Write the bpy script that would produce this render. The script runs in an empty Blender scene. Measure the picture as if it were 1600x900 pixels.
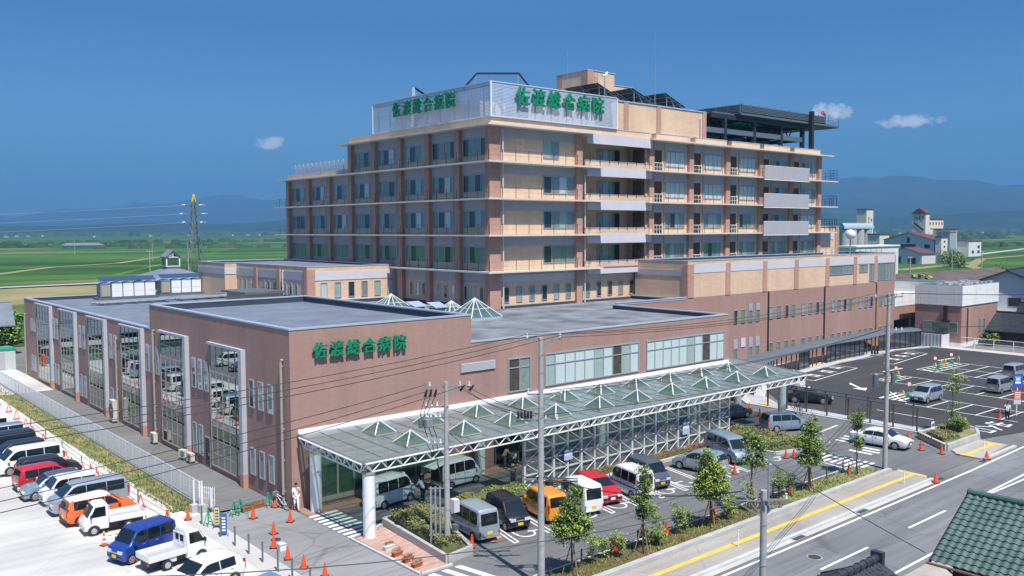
import bpy, math, random
from mathutils import Vector, Matrix, Euler
R_ = math.radians
random.seed(7)
scene = bpy.context.scene
COL = scene.collection

# ---------------------------------------------------------------- camera
cam_d = bpy.data.cameras.new('camera')
cam = bpy.data.objects.new('camera', cam_d)
COL.objects.link(cam)
RM = Matrix(((0.758820, 0.045904, -0.649681),(-0.651291, 0.048049, -0.757305),(-0.003547, 0.997790, 0.066357)))
cam.matrix_world = Matrix.Translation((0, 0, 17.6)) @ RM.to_4x4()
cam_d.sensor_width = 36.0
cam_d.lens = 36.0 * 1387.0 / 1600.0
cam_d.clip_start = 0.5
cam_d.clip_end = 40000.0
scene.camera = cam

# ---------------------------------------------------------------- sun and sky
SUN_DIR = Vector((-0.11, -0.545, 1.0)).normalized()        # towards the sun
sun_el = math.asin(SUN_DIR.z)
world = bpy.data.worlds.new('World')
scene.world = world
world.use_nodes = True
nt = world.node_tree
nt.nodes.clear()
wo = nt.nodes.new('ShaderNodeOutputWorld')
bg = nt.nodes.new('ShaderNodeBackground')
sky = nt.nodes.new('ShaderNodeTexSky')
sky.sky_type = 'NISHITA'
sky.sun_disc = False
sky.sun_elevation = sun_el
sky.sun_rotation = math.atan2(SUN_DIR.x, SUN_DIR.y)
sky.altitude = 0
sky.air_density = 1.0
sky.dust_density = 0.3
sky.ozone_density = 3.0
bg.inputs['Strength'].default_value = 0.1
# the sky's own blue deepened towards the horizon, and three small cumulus puffs low down
tc = nt.nodes.new('ShaderNodeTexCoord')
sep = nt.nodes.new('ShaderNodeSeparateXYZ')
nt.links.new(tc.outputs['Generated'], sep.inputs[0])
ramp = nt.nodes.new('ShaderNodeValToRGB')
ramp.color_ramp.elements[0].position = 0.0
ramp.color_ramp.elements[0].color = (0.11, 0.24, 0.36, 1)
ramp.color_ramp.elements[1].position = 0.9
ramp.color_ramp.elements[1].color = (0.85, 0.93, 1.0, 1)
for p_, c_ in ((0.05, (0.17, 0.36, 0.52)), (0.12, (0.28, 0.48, 0.68)), (0.22, (0.22, 0.43, 0.68)), (0.45, (0.6, 0.8, 1.0))):
    e = ramp.color_ramp.elements.new(p_); e.color = c_ + (1,)
nt.links.new(sep.outputs['Z'], ramp.inputs[0])
mul = nt.nodes.new('ShaderNodeMix'); mul.data_type = 'RGBA'; mul.blend_type = 'MULTIPLY'
mul.inputs[0].default_value = 1.0
nt.links.new(sky.outputs[0], mul.inputs[6]); nt.links.new(ramp.outputs[0], mul.inputs[7])
last = mul.outputs[2]
nz = nt.nodes.new('ShaderNodeTexNoise'); nz.inputs['Scale'].default_value = 60; nz.inputs['Detail'].default_value = 12; nz.inputs['Roughness'].default_value = 0.62
nt.links.new(tc.outputs['Generated'], nz.inputs['Vector'])
def cloud(d, sx, sz, dens):
    global last
    d = Vector(d).normalized()
    side = Vector((d.y, -d.x, 0)).normalized()
    mp = nt.nodes.new('ShaderNodeVectorMath'); mp.operation = 'SUBTRACT'; mp.inputs[1].default_value = d
    nt.links.new(tc.outputs['Generated'], mp.inputs[0])
    a = nt.nodes.new('ShaderNodeVectorMath'); a.operation = 'DOT_PRODUCT'; a.inputs[1].default_value = side / sx
    b = nt.nodes.new('ShaderNodeVectorMath'); b.operation = 'DOT_PRODUCT'; b.inputs[1].default_value = Vector((0, 0, 1)) / sz
    nt.links.new(mp.outputs[0], a.inputs[0]); nt.links.new(mp.outputs[0], b.inputs[0])
    def m(op, x, y=None, v=None):
        n = nt.nodes.new('ShaderNodeMath'); n.operation = op
        nt.links.new(x, n.inputs[0])
        if y is not None: nt.links.new(y, n.inputs[1])
        elif v is not None: n.inputs[1].default_value = v
        return n.outputs[0]
    r = m('ADD', m('MULTIPLY', a.outputs['Value'], a.outputs['Value']), m('MULTIPLY', b.outputs['Value'], b.outputs['Value']))
    n2 = m('MULTIPLY', nz.outputs[0], v=3.4)
    f = m('SUBTRACT', m('SUBTRACT', n2, r), v=1.15)
    cl = nt.nodes.new('ShaderNodeMath'); cl.operation = 'MULTIPLY'; cl.use_clamp = True
    nt.links.new(f, cl.inputs[0]); cl.inputs[1].default_value = 1.5
    fac = m('MULTIPLY', cl.outputs[0], v=dens)
    mx = nt.nodes.new('ShaderNodeMix'); mx.data_type = 'RGBA'
    nt.links.new(fac, mx.inputs[0]); nt.links.new(last, mx.inputs[6])
    mx.inputs[7].default_value = (7.2, 7.2, 7.6, 1)
    last = mx.outputs[2]
cloud((0.4305, 0.898, 0.0935), 0.022, 0.009, 0.7)
cloud((0.862, 0.492, 0.118), 0.024, 0.016, 0.9)
cloud((0.897, 0.425, 0.108), 0.044, 0.009, 0.75)
nt.links.new(last, bg.inputs['Color'])
nt.links.new(bg.outputs[0], wo.inputs['Surface'])

sd = bpy.data.lights.new('sun', 'SUN')
sd.energy = 4.6
sd.angle = R_(0.5)
sd.color = (1.0, 0.965, 0.9)
sun = bpy.data.objects.new('sun', sd)
COL.objects.link(sun)
sun.rotation_euler = SUN_DIR.to_track_quat('Z', 'Y').to_euler()
sun.location = (0, 0, 80)

scene.view_settings.view_transform = 'Standard'
scene.view_settings.look = 'None'
scene.view_settings.exposure = 0.54
scene.view_settings.gamma = 1.0
scene.view_settings.use_curve_mapping = False
scene.render.engine = 'CYCLES'
cy = scene.cycles
cy.max_bounces = 6
cy.diffuse_bounces = 2
cy.glossy_bounces = 3
cy.transmission_bounces = 4
cy.transparent_max_bounces = 12
cy.volume_bounces = 0
cy.use_denoising = True
cy.caustics_reflective = False
cy.caustics_refractive = False
cy.sample_clamp_indirect = 6.0

# ---------------------------------------------------------------- materials
MATS = {}
def principled(name):
    m = bpy.data.materials.new(name); m.use_nodes = True
    return m, m.node_tree, m.node_tree.nodes['Principled BSDF']
def mat(name, col=(0.5, 0.5, 0.5), rough=0.7, metal=0.0, var=0.0, scale=1.0, bump=0.0, emit=0, coat=0.0, col2=None, detail=4, stretch=None, spec=None):
    """plain procedural material: colour broken up by world-space noise, optional bump"""
    if name in MATS: return MATS[name]
    m, t, b = principled(name)
    b.inputs['Roughness'].default_value = rough
    b.inputs['Metallic'].default_value = metal
    if spec is not None: b.inputs['Specular IOR Level'].default_value = spec
    if coat: b.inputs['Coat Weight'].default_value = coat; b.inputs['Coat Roughness'].default_value = 0.05
    c = tuple(col) + (1,)
    b.inputs['Base Color'].default_value = c
    if var or col2 or bump:
        g = t.nodes.new('ShaderNodeNewGeometry')
        mp = t.nodes.new('ShaderNodeMapping')
        if stretch: mp.inputs['Scale'].default_value = stretch
        t.links.new(g.outputs['Position'], mp.inputs[0])
        n = t.nodes.new('ShaderNodeTexNoise'); n.inputs['Scale'].default_value = scale; n.inputs['Detail'].default_value = detail
        t.links.new(mp.outputs[0], n.inputs['Vector'])
        if var or col2:
            r = t.nodes.new('ShaderNodeValToRGB')
            r.color_ramp.elements[0].position = 0.3; r.color_ramp.elements[1].position = 0.7
            if col2:
                r.color_ramp.elements[0].color = c; r.color_ramp.elements[1].color = tuple(col2) + (1,)
            else:
                r.color_ramp.elements[0].color = tuple(x * (1 - var) for x in col) + (1,)
                r.color_ramp.elements[1].color = tuple(min(1, x * (1 + var)) for x in col) + (1,)
            t.links.new(n.outputs[0], r.inputs[0]); t.links.new(r.outputs[0], b.inputs['Base Color'])
        if bump:
            bp = t.nodes.new('ShaderNodeBump'); bp.inputs['Strength'].default_value = bump; bp.inputs['Distance'].default_value = 0.05
            t.links.new(n.outputs[0], bp.inputs['Height']); t.links.new(bp.outputs[0], b.inputs['Normal'])
    if emit:
        b.inputs['Emission Color'].default_value = c; b.inputs['Emission Strength'].default_value = emit
    MATS[name] = m
    return m
def tile_mat(name, col, var=0.08, w=0.6, h=0.2, joint=0.8, rough=0.75, horizontal=False, mortar=0.012, stain=0.10):
    """small facing tiles or pavers laid in world space (walls run along X or Y)"""
    m, t, b = principled(name)
    b.inputs['Roughness'].default_value = rough
    g = t.nodes.new('ShaderNodeNewGeometry')
    s = t.nodes.new('ShaderNodeSeparateXYZ'); t.links.new(g.outputs['Position'], s.inputs[0])
    cmb = t.nodes.new('ShaderNodeCombineXYZ')
    if horizontal:
        t.links.new(s.outputs['X'], cmb.inputs['X']); t.links.new(s.outputs['Y'], cmb.inputs['Y'])
    else:
        a = t.nodes.new('ShaderNodeMath'); a.operation = 'ADD'
        t.links.new(s.outputs['X'], a.inputs[0]); t.links.new(s.outputs['Y'], a.inputs[1])
        t.links.new(a.outputs[0], cmb.inputs['X']); t.links.new(s.outputs['Z'], cmb.inputs['Y'])
    br = t.nodes.new('ShaderNodeTexBrick')
    br.inputs['Scale'].default_value = 1.0
    br.inputs['Brick Width'].default_value = w; br.inputs['Row Height'].default_value = h
    br.inputs['Mortar Size'].default_value = mortar
    br.inputs['Color1'].default_value = tuple(x * (1 - var) for x in col) + (1,)
    br.inputs['Color2'].default_value = tuple(x * (1 + var) for x in col) + (1,)
    br.inputs['Mortar'].default_value = tuple(x * joint for x in col) + (1,)
    t.links.new(cmb.outputs[0], br.inputs['Vector'])
    n = t.nodes.new('ShaderNodeTexNoise'); n.inputs['Scale'].default_value = 0.35; n.inputs['Detail'].default_value = 6
    mp = t.nodes.new('ShaderNodeMapping'); mp.inputs['Scale'].default_value = (1, 1, 0.35) if not horizontal else (1, 1, 1)
    t.links.new(g.outputs['Position'], mp.inputs[0]); t.links.new(mp.outputs[0], n.inputs['Vector'])
    mr = t.nodes.new('ShaderNodeMapRange'); mr.inputs['From Min'].default_value = 0.3; mr.inputs['From Max'].default_value = 0.7
    mr.inputs['To Min'].default_value = 1 - stain; mr.inputs['To Max'].default_value = 1 + stain * 0.6
    t.links.new(n.outputs[0], mr.inputs[0])
    mx = t.nodes.new('ShaderNodeMix'); mx.data_type = 'RGBA'; mx.blend_type = 'MULTIPLY'; mx.inputs[0].default_value = 1
    t.links.new(br.outputs['Color'], mx.inputs[6]); t.links.new(mr.outputs[0], mx.inputs[7])
    out = mx
    if not horizontal:      # rain streaks below the parapets and slight tone shifts from panel to panel
        mp2 = t.nodes.new('ShaderNodeMapping'); mp2.inputs['Scale'].default_value = (2.2, 2.2, 0.10)
        n2 = t.nodes.new('ShaderNodeTexNoise'); n2.inputs['Scale'].default_value = 1.0; n2.inputs['Detail'].default_value = 8
        t.links.new(g.outputs['Position'], mp2.inputs[0]); t.links.new(mp2.outputs[0], n2.inputs['Vector'])
        r2 = t.nodes.new('ShaderNodeMapRange'); r2.inputs['From Min'].default_value = 0.35; r2.inputs['From Max'].default_value = 0.65
        r2.inputs['To Min'].default_value = 0.95; r2.inputs['To Max'].default_value = 1.03; t.links.new(n2.outputs[0], r2.inputs[0])
        b2 = t.nodes.new('ShaderNodeTexBrick'); b2.inputs['Scale'].default_value = 1; b2.inputs['Brick Width'].default_value = 5.4; b2.inputs['Row Height'].default_value = 3.0; b2.offset = 0
        b2.inputs['Color1'].default_value = (.98, .98, .98, 1); b2.inputs['Color2'].default_value = (1.015, 1.015, 1.015, 1); b2.inputs['Mortar'].default_value = (.94, .94, .94, 1); b2.inputs['Mortar Size'].default_value = .03
        t.links.new(cmb.outputs[0], b2.inputs['Vector'])
        for src in (r2.outputs[0], b2.outputs['Color']):
            q = t.nodes.new('ShaderNodeMix'); q.data_type = 'RGBA'; q.blend_type = 'MULTIPLY'; q.inputs[0].default_value = 1
            t.links.new(out.outputs[2], q.inputs[6]); t.links.new(src, q.inputs[7]); out = q
    t.links.new(out.outputs[2], b.inputs['Base Color'])
    MATS[name] = m
    return m
def ground_mat(name, col, streak=0.12, patch=0.16, crack=0.3, speck=0.12, rough=0.9):
    """worn paving: repaired patches, tyre streaks along the street, fine cracks and speckle"""
    m, t, b = principled(name); b.inputs['Roughness'].default_value = rough; L = t.links.new
    g = t.nodes.new('ShaderNodeNewGeometry'); out = None
    def tex(kind, scale, stretch=(1, 1, 1), **k):
        mp = t.nodes.new('ShaderNodeMapping'); mp.inputs['Scale'].default_value = stretch; L(g.outputs['Position'], mp.inputs[0])
        n = t.nodes.new(kind); n.inputs['Scale'].default_value = scale
        for a, v in k.items():
            if a == 'feature': n.feature = v
            else: n.inputs[a].default_value = v
        L(mp.outputs[0], n.inputs['Vector']); return n
    def rng(src, f0, f1, t0, t1):
        r = t.nodes.new('ShaderNodeMapRange')
        for a, v in zip(('From Min', 'From Max', 'To Min', 'To Max'), (f0, f1, t0, t1)): r.inputs[a].default_value = v
        L(src, r.inputs[0]); return r.outputs[0]
    fs = [rng(tex('ShaderNodeTexNoise', .12, Detail=6).outputs[0], .35, .65, 1 - patch, 1 + patch * .6),
          rng(tex('ShaderNodeTexNoise', 1.0, (.05, 1.4, 1), Detail=5).outputs[0], .35, .7, 1 - streak, 1 + streak * .5),
          rng(tex('ShaderNodeTexNoise', 9, Detail=8, Roughness=.8).outputs[0], .3, .7, 1 - speck, 1 + speck),
          rng(tex('ShaderNodeTexNoise', .8, Detail=3).outputs[0], .68, .78, 1, 1 - patch * 1.4)]
    vo = tex('ShaderNodeTexVoronoi', .16, feature='DISTANCE_TO_EDGE', Randomness=.9)
    fs.append(rng(vo.outputs[0], .0, .012, 1 - crack, 1))
    c = t.nodes.new('ShaderNodeRGB'); c.outputs[0].default_value = tuple(col) + (1,); cur = c.outputs[0]
    for f in fs:
        q = t.nodes.new('ShaderNodeMix'); q.data_type = 'RGBA'; q.blend_type = 'MULTIPLY'; q.inputs[0].default_value = 1
        L(cur, q.inputs[6]); L(f, q.inputs[7]); cur = q.outputs[2]
    L(cur, b.inputs['Base Color']); MATS[name] = m
def glass_mat(name, tint, trans=0.5, rough=0.03, milk=None, refl=(0.8, 0.86, 0.9)):
    """a real pane: part of the light goes through, part is mirrored, more so at a slant; milk = frosted share"""
    m = bpy.data.materials.new(name); m.use_nodes = True
    t = m.node_tree; t.nodes.clear()
    o = t.nodes.new('ShaderNodeOutputMaterial')
    sh_ = t.nodes.new('ShaderNodeBsdfTransparent'); sh_.inputs[0].default_value = tuple(tint) + (1,)
    if milk:
        df = t.nodes.new('ShaderNodeBsdfDiffuse'); df.inputs[0].default_value = tuple(milk[1]) + (1,)
        m0 = t.nodes.new('ShaderNodeMixShader'); m0.inputs[0].default_value = milk[0]
        t.links.new(sh_.outputs[0], m0.inputs[1]); t.links.new(df.outputs[0], m0.inputs[2]); sh_ = m0
    gl = t.nodes.new('ShaderNodeBsdfGlossy'); gl.inputs['Roughness'].default_value = rough
    gl.inputs['Color'].default_value = tuple(refl) + (1,)
    fr = t.nodes.new('ShaderNodeLayerWeight'); fr.inputs['Blend'].default_value = 0.5
    pw = t.nodes.new('ShaderNodeMath'); pw.operation = 'POWER'; pw.inputs[1].default_value = 3.5
    t.links.new(fr.outputs['Facing'], pw.inputs[0])
    mr = t.nodes.new('ShaderNodeMapRange'); mr.inputs['To Min'].default_value = 1 - trans; mr.inputs['To Max'].default_value = 1.0
    t.links.new(pw.outputs[0], mr.inputs[0])
    mx = t.nodes.new('ShaderNodeMixShader')
    t.links.new(mr.outputs[0], mx.inputs[0]); t.links.new(sh_.outputs[0], mx.inputs[1]); t.links.new(gl.outputs[0], mx.inputs[2])
    t.links.new(mx.outputs[0], o.inputs['Surface'])
    MATS[name] = m
    return m

tile_mat('beige_tile', (0.715, 0.50, 0.342), 0.05, 0.9, 0.3, 0.9)
tile_mat('salmon_tile', (0.50, 0.285, 0.215), 0.06, 0.9, 0.3, 0.9)
tile_mat('brown_tile', (0.395, 0.238, 0.197), 0.04, 0.45, 0.12, 0.85)
tile_mat('dark_brown_tile', (0.18, 0.10, 0.08), 0.07, 0.45, 0.12, 0.85)
mat('grey_panel', (0.42, 0.41, 0.45), 0.6, var=0.05, scale=0.6)
mat('pale_panel', (0.60, 0.58, 0.62), 0.6, var=0.04, scale=0.6)
mat('white_paint', (0.80, 0.80, 0.79), 0.5, var=0.05, scale=0.8)
mat('slab_paint', (0.62, 0.60, 0.57), 0.6, var=.08)
mat('white_steel', (0.82, 0.83, 0.82), 0.35)
mat('coping', (0.45, 0.52, 0.62), 0.35, metal=0.2, var=0.05)
mat('frame_grey', (0.40, 0.44, 0.50), 0.35, metal=0.3)
mat('frame_tan', (0.40, 0.37, 0.31), 0.45, metal=0.1)
mat('pier_grey', (0.46, 0.47, 0.51), 0.55, var=0.05)
tile_mat('roof_grey', (0.165, 0.19, 0.24), 0.05, 9.0, 1.05, 0.80, horizontal=True, mortar=0.03, stain=.22)
tile_mat('roof_patchy', (0.195, 0.21, 0.24), 0.07, 9.0, 1.05, 0.80, horizontal=True, mortar=0.03, stain=.5)
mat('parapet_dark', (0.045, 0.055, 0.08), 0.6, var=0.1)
mat('black_metal', (0.03, 0.03, 0.035), 0.45, metal=0.5)
mat('dark_steel', (0.035, 0.042, 0.05), 0.5, metal=0.4)
mat('mid_steel', (0.16, 0.19, 0.22), 0.45, metal=0.4)
mat('galv', (0.42, 0.46, 0.50), 0.4, metal=0.6, var=0.1, scale=3)
mat('concrete', (0.42, 0.42, 0.41), 0.85, var=0.12, scale=1.2, bump=0.15)
mat('concrete_pole', (0.38, 0.38, 0.37), 0.8, var=0.10, scale=4)
mat('curtain_pale', (0.50, 0.56, 0.52), 0.9, var=0.12, scale=8, stretch=(2, 2, 0.1))
mat('curtain_green', (0.22, 0.36, 0.26), 0.9, var=0.2, scale=8, stretch=(2, 2, 0.1))
mat('curtain_white', (0.82, 0.84, 0.82), 0.9, var=0.08, scale=6, stretch=(2, 2, 0.1))
mat('sash_dark', (0.33, 0.35, 0.32), 0.7, var=0.15, scale=3)
mat('room_dark', (0.03, 0.035, 0.04), 0.8)
mat('room_brown', (0.085, 0.055, 0.035), 0.8, var=0.4, scale=1.5)
glass_mat('window_glass', (0.90, 0.95, 0.94), 0.87, refl=(0.68, 0.71, 0.70))
glass_mat('band_glass', (0.90, 0.96, 0.95), 0.93)
glass_mat('mirror_glass', (0.35, 0.42, 0.42), 0.30, 0.012, refl=(0.56, 0.62, 0.63))
glass_mat('green_glass', (0.55, 0.70, 0.62), 0.90, milk=(0.16, (0.22, 0.33, 0.29)))
glass_mat('canopy_glass', (0.84, 0.93, 0.89), 0.95, 0.3, milk=(0.27, (0.42, 0.50, 0.47)))
mat('blind_green', (0.50, 0.70, 0.57), 0.8, var=.06)
mat('screen_grey', (0.55, 0.58, 0.58), 0.45)
glass_mat('screen_glass', (0.88, 0.94, 0.92), 0.92, 0.04, milk=(0.20, (0.55, 0.62, 0.59)))
glass_mat('car_glass', (0.5, 0.56, 0.56), 0.93, 0.03)
glass_mat('dark_acrylic', (0.25, 0.28, 0.32), 0.88, 0.10, milk=(0.75, (0.055, 0.06, 0.07)))
mat('sign_green', (0.005, 0.23, 0.115), 0.4)
ground_mat('asphalt_dark', (0.048, 0.046, 0.050))
ground_mat('asphalt_front', (0.15, 0.15, 0.157))
ground_mat('asphalt_road', (0.185, 0.188, 0.20), streak=.2)
ground_mat('asphalt_path', (0.18, 0.175, 0.17))
ground_mat('sidewalk', (0.38, 0.355, 0.32), crack=.15)
mat('pale_concrete', (0.47, 0.46, 0.44), 0.9, var=0.10, scale=0.35, bump=0.2, detail=9)
ground_mat('lot_concrete', (0.60, 0.59, 0.56), patch=.20, crack=.12, speck=.06)
mat('gravel', (0.50, 0.47, 0.42), 0.95, var=0.22, scale=3, bump=0.6, detail=10)
mat('kerb', (0.50, 0.50, 0.50), 0.85, var=0.12, scale=1.5)
mat('line_white', (0.80, 0.80, 0.78), 0.7, var=0.12, scale=2.5, detail=9)
mat('line_yellow', (0.82, 0.50, 0.06), 0.7, var=0.10, scale=2.5, detail=9)
mat('line_orange', (0.80, 0.30, 0.10), 0.7, var=0.10, scale=2.5)
tile_mat('brick_paving', (0.50, 0.32, 0.265), 0.14, 0.42, 0.21, 0.8, horizontal=True)
tile_mat('terracotta_paving', (0.36, 0.21, 0.155), 0.10, 0.42, 0.42, 0.8, horizontal=True)
tile_mat('grey_paving', (0.44, 0.44, 0.47), 0.08, 0.9, 0.9, 0.85, horizontal=True)
mat('grass', (0.095, 0.14, 0.04), 0.95, col2=(0.31, 0.26, 0.12), scale=0.75, bump=0.8, detail=9)
mat('soil', (0.16, 0.085, 0.045), 0.95, col2=(0.085, 0.10, 0.035), scale=0.9, bump=0.8, detail=9)
mat('post_brown', (0.12, 0.095, 0.08), 0.6)
mat('leaf_mid', (0.16, 0.25, 0.05), 0.6, var=0.3, scale=3)
mat('leaf_light', (0.31, 0.38, 0.065), 0.55, var=0.25, scale=3)
mat('leaf_dark', (0.06, 0.115, 0.03), 0.6, var=0.3, scale=3)
mat('leaf_rust', (0.25, 0.19, 0.08), 0.7, var=0.3, scale=3)
mat('hedge_core', (0.10, 0.11, 0.045), 0.9, var=0.3, scale=3)
mat('leaf_pink', (0.33, 0.11, 0.085), 0.7, var=0.35, scale=4)
mat('bark', (0.14, 0.10, 0.07), 0.9, var=0.3, scale=8)
mat('stake_wood', (0.28, 0.20, 0.12), 0.85, var=0.2, scale=5)
mat('cone_orange', (0.78, 0.085, 0.02), 0.45)
mat('rubber', (0.025, 0.025, 0.027), 0.8)
mat('rim', (0.45, 0.47, 0.49), 0.35, metal=0.5)
mat('lamp_clear', (0.75, 0.78, 0.8), 0.12, metal=0.2)
mat('lamp_red', (0.42, 0.015, 0.01), 0.2)
mat('plate_yellow', (0.85, 0.56, 0.02), 0.5)
mat('plate_white', (0.8, 0.8, 0.8), 0.5)
mat('trim_black', (0.02, 0.02, 0.022), 0.55)
mat('wire_black', (0.02, 0.02, 0.022), 0.6)
mat('porcelain', (0.8, 0.8, 0.8), 0.25)
mat('skin', (0.50, 0.30, 0.21), 0.6)
mat('hair', (0.02, 0.015, 0.012), 0.6)
mat('shirt_white', (0.75, 0.77, 0.8), 0.8)
mat('shirt_blue', (0.38, 0.50, 0.68), 0.8)
mat('cloth_navy', (0.02, 0.025, 0.045), 0.8)
mat('cloth_green', (0.30, 0.42, 0.10), 0.8)
mat('cloth_tan', (0.45, 0.35, 0.24), 0.8)
mat('cloth_teal', (0.06, 0.15, 0.17), 0.8)
mat('plastic_green', (0.01, 0.34, 0.19), 0.4)
mat('plastic_blue', (0.03, 0.12, 0.48), 0.4)
mat('plastic_yellow', (0.80, 0.62, 0.03), 0.4)
mat('terracotta', (0.45, 0.13, 0.07), 0.7)
mat('flower_red', (0.6, 0.03, 0.08), 0.7)
mat('tarp_silver', (0.55, 0.57, 0.6), 0.35, metal=0.3, var=0.25, scale=2, bump=1.0)

# ---------------------------------------------------------------- object helpers
ORG = {}
def link(o): COL.objects.link(o); return o
def tag(o, label, cat, group=None, kind=None):
    if label: o['label'] = label
    if cat: o['category'] = cat
    if group: o['group'] = group
    if kind: o['kind'] = kind
    return o
def thing(name, label, cat, loc=(0, 0, 0), rz=0.0, group=None):
    o = link(bpy.data.objects.new(name, None))
    o.empty_display_size = 0.3
    o.location = loc; o.rotation_euler = (0, 0, rz)
    tag(o, label, cat, group)
    ORG[o] = Matrix.Translation(loc) @ Matrix.Rotation(rz, 4, 'Z')
    return o
class MB:
    def __init__(s): s.v = []; s.f = []; s.m = []; s.mats = []
    def mi(s, m):
        if m not in s.mats: s.mats.append(m)
        return s.mats.index(m)
    def add(s, vs, fs, m):
        k = len(s.v); s.v += [Vector(p) for p in vs]; i = s.mi(m)
        for f in fs: s.f.append([k + a for a in f]); s.m.append(i)
        return s
    def box(s, x0, x1, y0, y1, z0, z1, m):
        if x0 > x1: x0, x1 = x1, x0
        if y0 > y1: y0, y1 = y1, y0
        if z0 > z1: z0, z1 = z1, z0
        return s.add([(x0, y0, z0), (x1, y0, z0), (x1, y1, z0), (x0, y1, z0), (x0, y0, z1), (x1, y0, z1), (x1, y1, z1), (x0, y1, z1)],
              [(0, 3, 2, 1), (4, 5, 6, 7), (0, 1, 5, 4), (1, 2, 6, 5), (2, 3, 7, 6), (3, 0, 4, 7)], m)
    def bar(s, p0, p1, w, m, h=None):
        """square bar from p0 to p1"""
        p0 = Vector(p0); p1 = Vector(p1); d = p1 - p0
        if d.length < 1e-6: return s
        d.normalize(); h = h or w
        a = d.cross(Vector((0, 0, 1)))
        if a.length < 1e-3: a = Vector((1, 0, 0))
        a.normalize(); b = d.cross(a).normalized()
        a *= w / 2; b *= h / 2
        vs = [p + sa * a + sb * b for p in (p0, p1) for sa, sb in ((-1, -1), (1, -1), (1, 1), (-1, 1))]
        return s.add(vs, [(0, 1, 2, 3), (7, 6, 5, 4), (0, 4, 5, 1), (1, 5, 6, 2), (2, 6, 7, 3), (3, 7, 4, 0)], m)
    def cyl(s, p0, p1, r0, r1, m, n=12, cap=True):
        p0 = Vector(p0); p1 = Vector(p1); d = (p1 - p0).normalized()
        a = d.cross(Vector((0, 0, 1)))
        if a.length < 1e-3: a = Vector((1, 0, 0))
        a.normalize(); b = d.cross(a)
        vs = []
        for p, r in ((p0, r0), (p1, r1)):
            for i in range(n):
                t = 2 * math.pi * i / n
                vs.append(p + a * (r * math.cos(t)) + b * (r * math.sin(t)))
        fs = [(i, i + n, (i + 1) % n + n, (i + 1) % n) for i in range(n)]
        if cap: fs += [tuple(range(n)), tuple(range(2 * n - 1, n - 1, -1))]
        return s.add(vs, fs, m)
    def tube(s, pts, r, m, n=5):
        pts = [Vector(p) for p in pts]; k = len(s.v); i0 = s.mi(m)
        for j, p in enumerate(pts):
            d = (pts[min(j + 1, len(pts) - 1)] - pts[max(j - 1, 0)]).normalized()
            a = d.cross(Vector((0, 0, 1)))
            if a.length < 1e-3: a = Vector((1, 0, 0))
            a.normalize(); b = d.cross(a)
            for i in range(n):
                t = 2 * math.pi * i / n
                s.v.append(p + a * (r * math.cos(t)) + b * (r * math.sin(t)))
        for j in range(len(pts) - 1):
            for i in range(n):
                s.f.append([k + j * n + i, k + (j + 1) * n + i, k + (j + 1) * n + (i + 1) % n, k + j * n + (i + 1) % n]); s.m.append(i0)
        return s
    def prism(s, poly, z0, z1, m):
        n = len(poly)
        vs = [(x, y, z0) for x, y in poly] + [(x, y, z1) for x, y in poly]
        fs = [tuple(range(n - 1, -1, -1)), tuple(range(n, 2 * n))] + [(i, (i + 1) % n, (i + 1) % n + n, i + n) for i in range(n)]
        return s.add(vs, fs, m)
    def sheet(s, poly, z, m): return s.add([(x, y, z) for x, y in poly], [tuple(range(len(poly)))], m)
    def build(s, name, parent=None, smooth=False, local=False):
        me = bpy.data.meshes.new(name)
        vs = s.v
        if parent is not None and not local:
            inv = ORG[parent].inverted(); vs = [inv @ v for v in vs]
        me.from_pydata([tuple(v) for v in vs], [], s.f)
        for m in s.mats: me.materials.append(MATS[m])
        me.polygons.foreach_set('material_index', s.m)
        if smooth:
            me.polygons.foreach_set('use_smooth', [True] * len(s.f))
            if smooth != 'all': me.set_sharp_from_angle(angle=R_(smooth if smooth is not True else 35))
        me.update()
        o = link(bpy.data.objects.new(name, me))
        if parent is not None:
            o.parent = parent; ORG[o] = ORG[parent]
        return o
def copy_tree(o, parent=None):
    c = o.copy(); COL.objects.link(c)
    if parent: c.parent = parent
    for ch in [x for x in o.children]: copy_tree(ch, c)
    return c
def place(o, x, y, z=0, rz=0, label=None, first=False):
    c = o if first else copy_tree(o)
    c.location = (x, y, z); c.rotation_euler = (0, 0, rz)
    if label: c['label'] = label
    return c
ORD = ['nearest', 'second', 'third', 'fourth', 'fifth', 'sixth', 'seventh', 'eighth', 'ninth', 'tenth', 'eleventh', 'twelfth', 'thirteenth', 'fourteenth', 'fifteenth', 'sixteenth', 'seventeenth', 'eighteenth', 'nineteenth', 'twentieth', 'twenty-first', 'twenty-second']
ORF = ['first'] + ORD[1:]
def struct(mb, name): 
    o = mb.build(name); o['kind'] = 'structure'; return o
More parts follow.
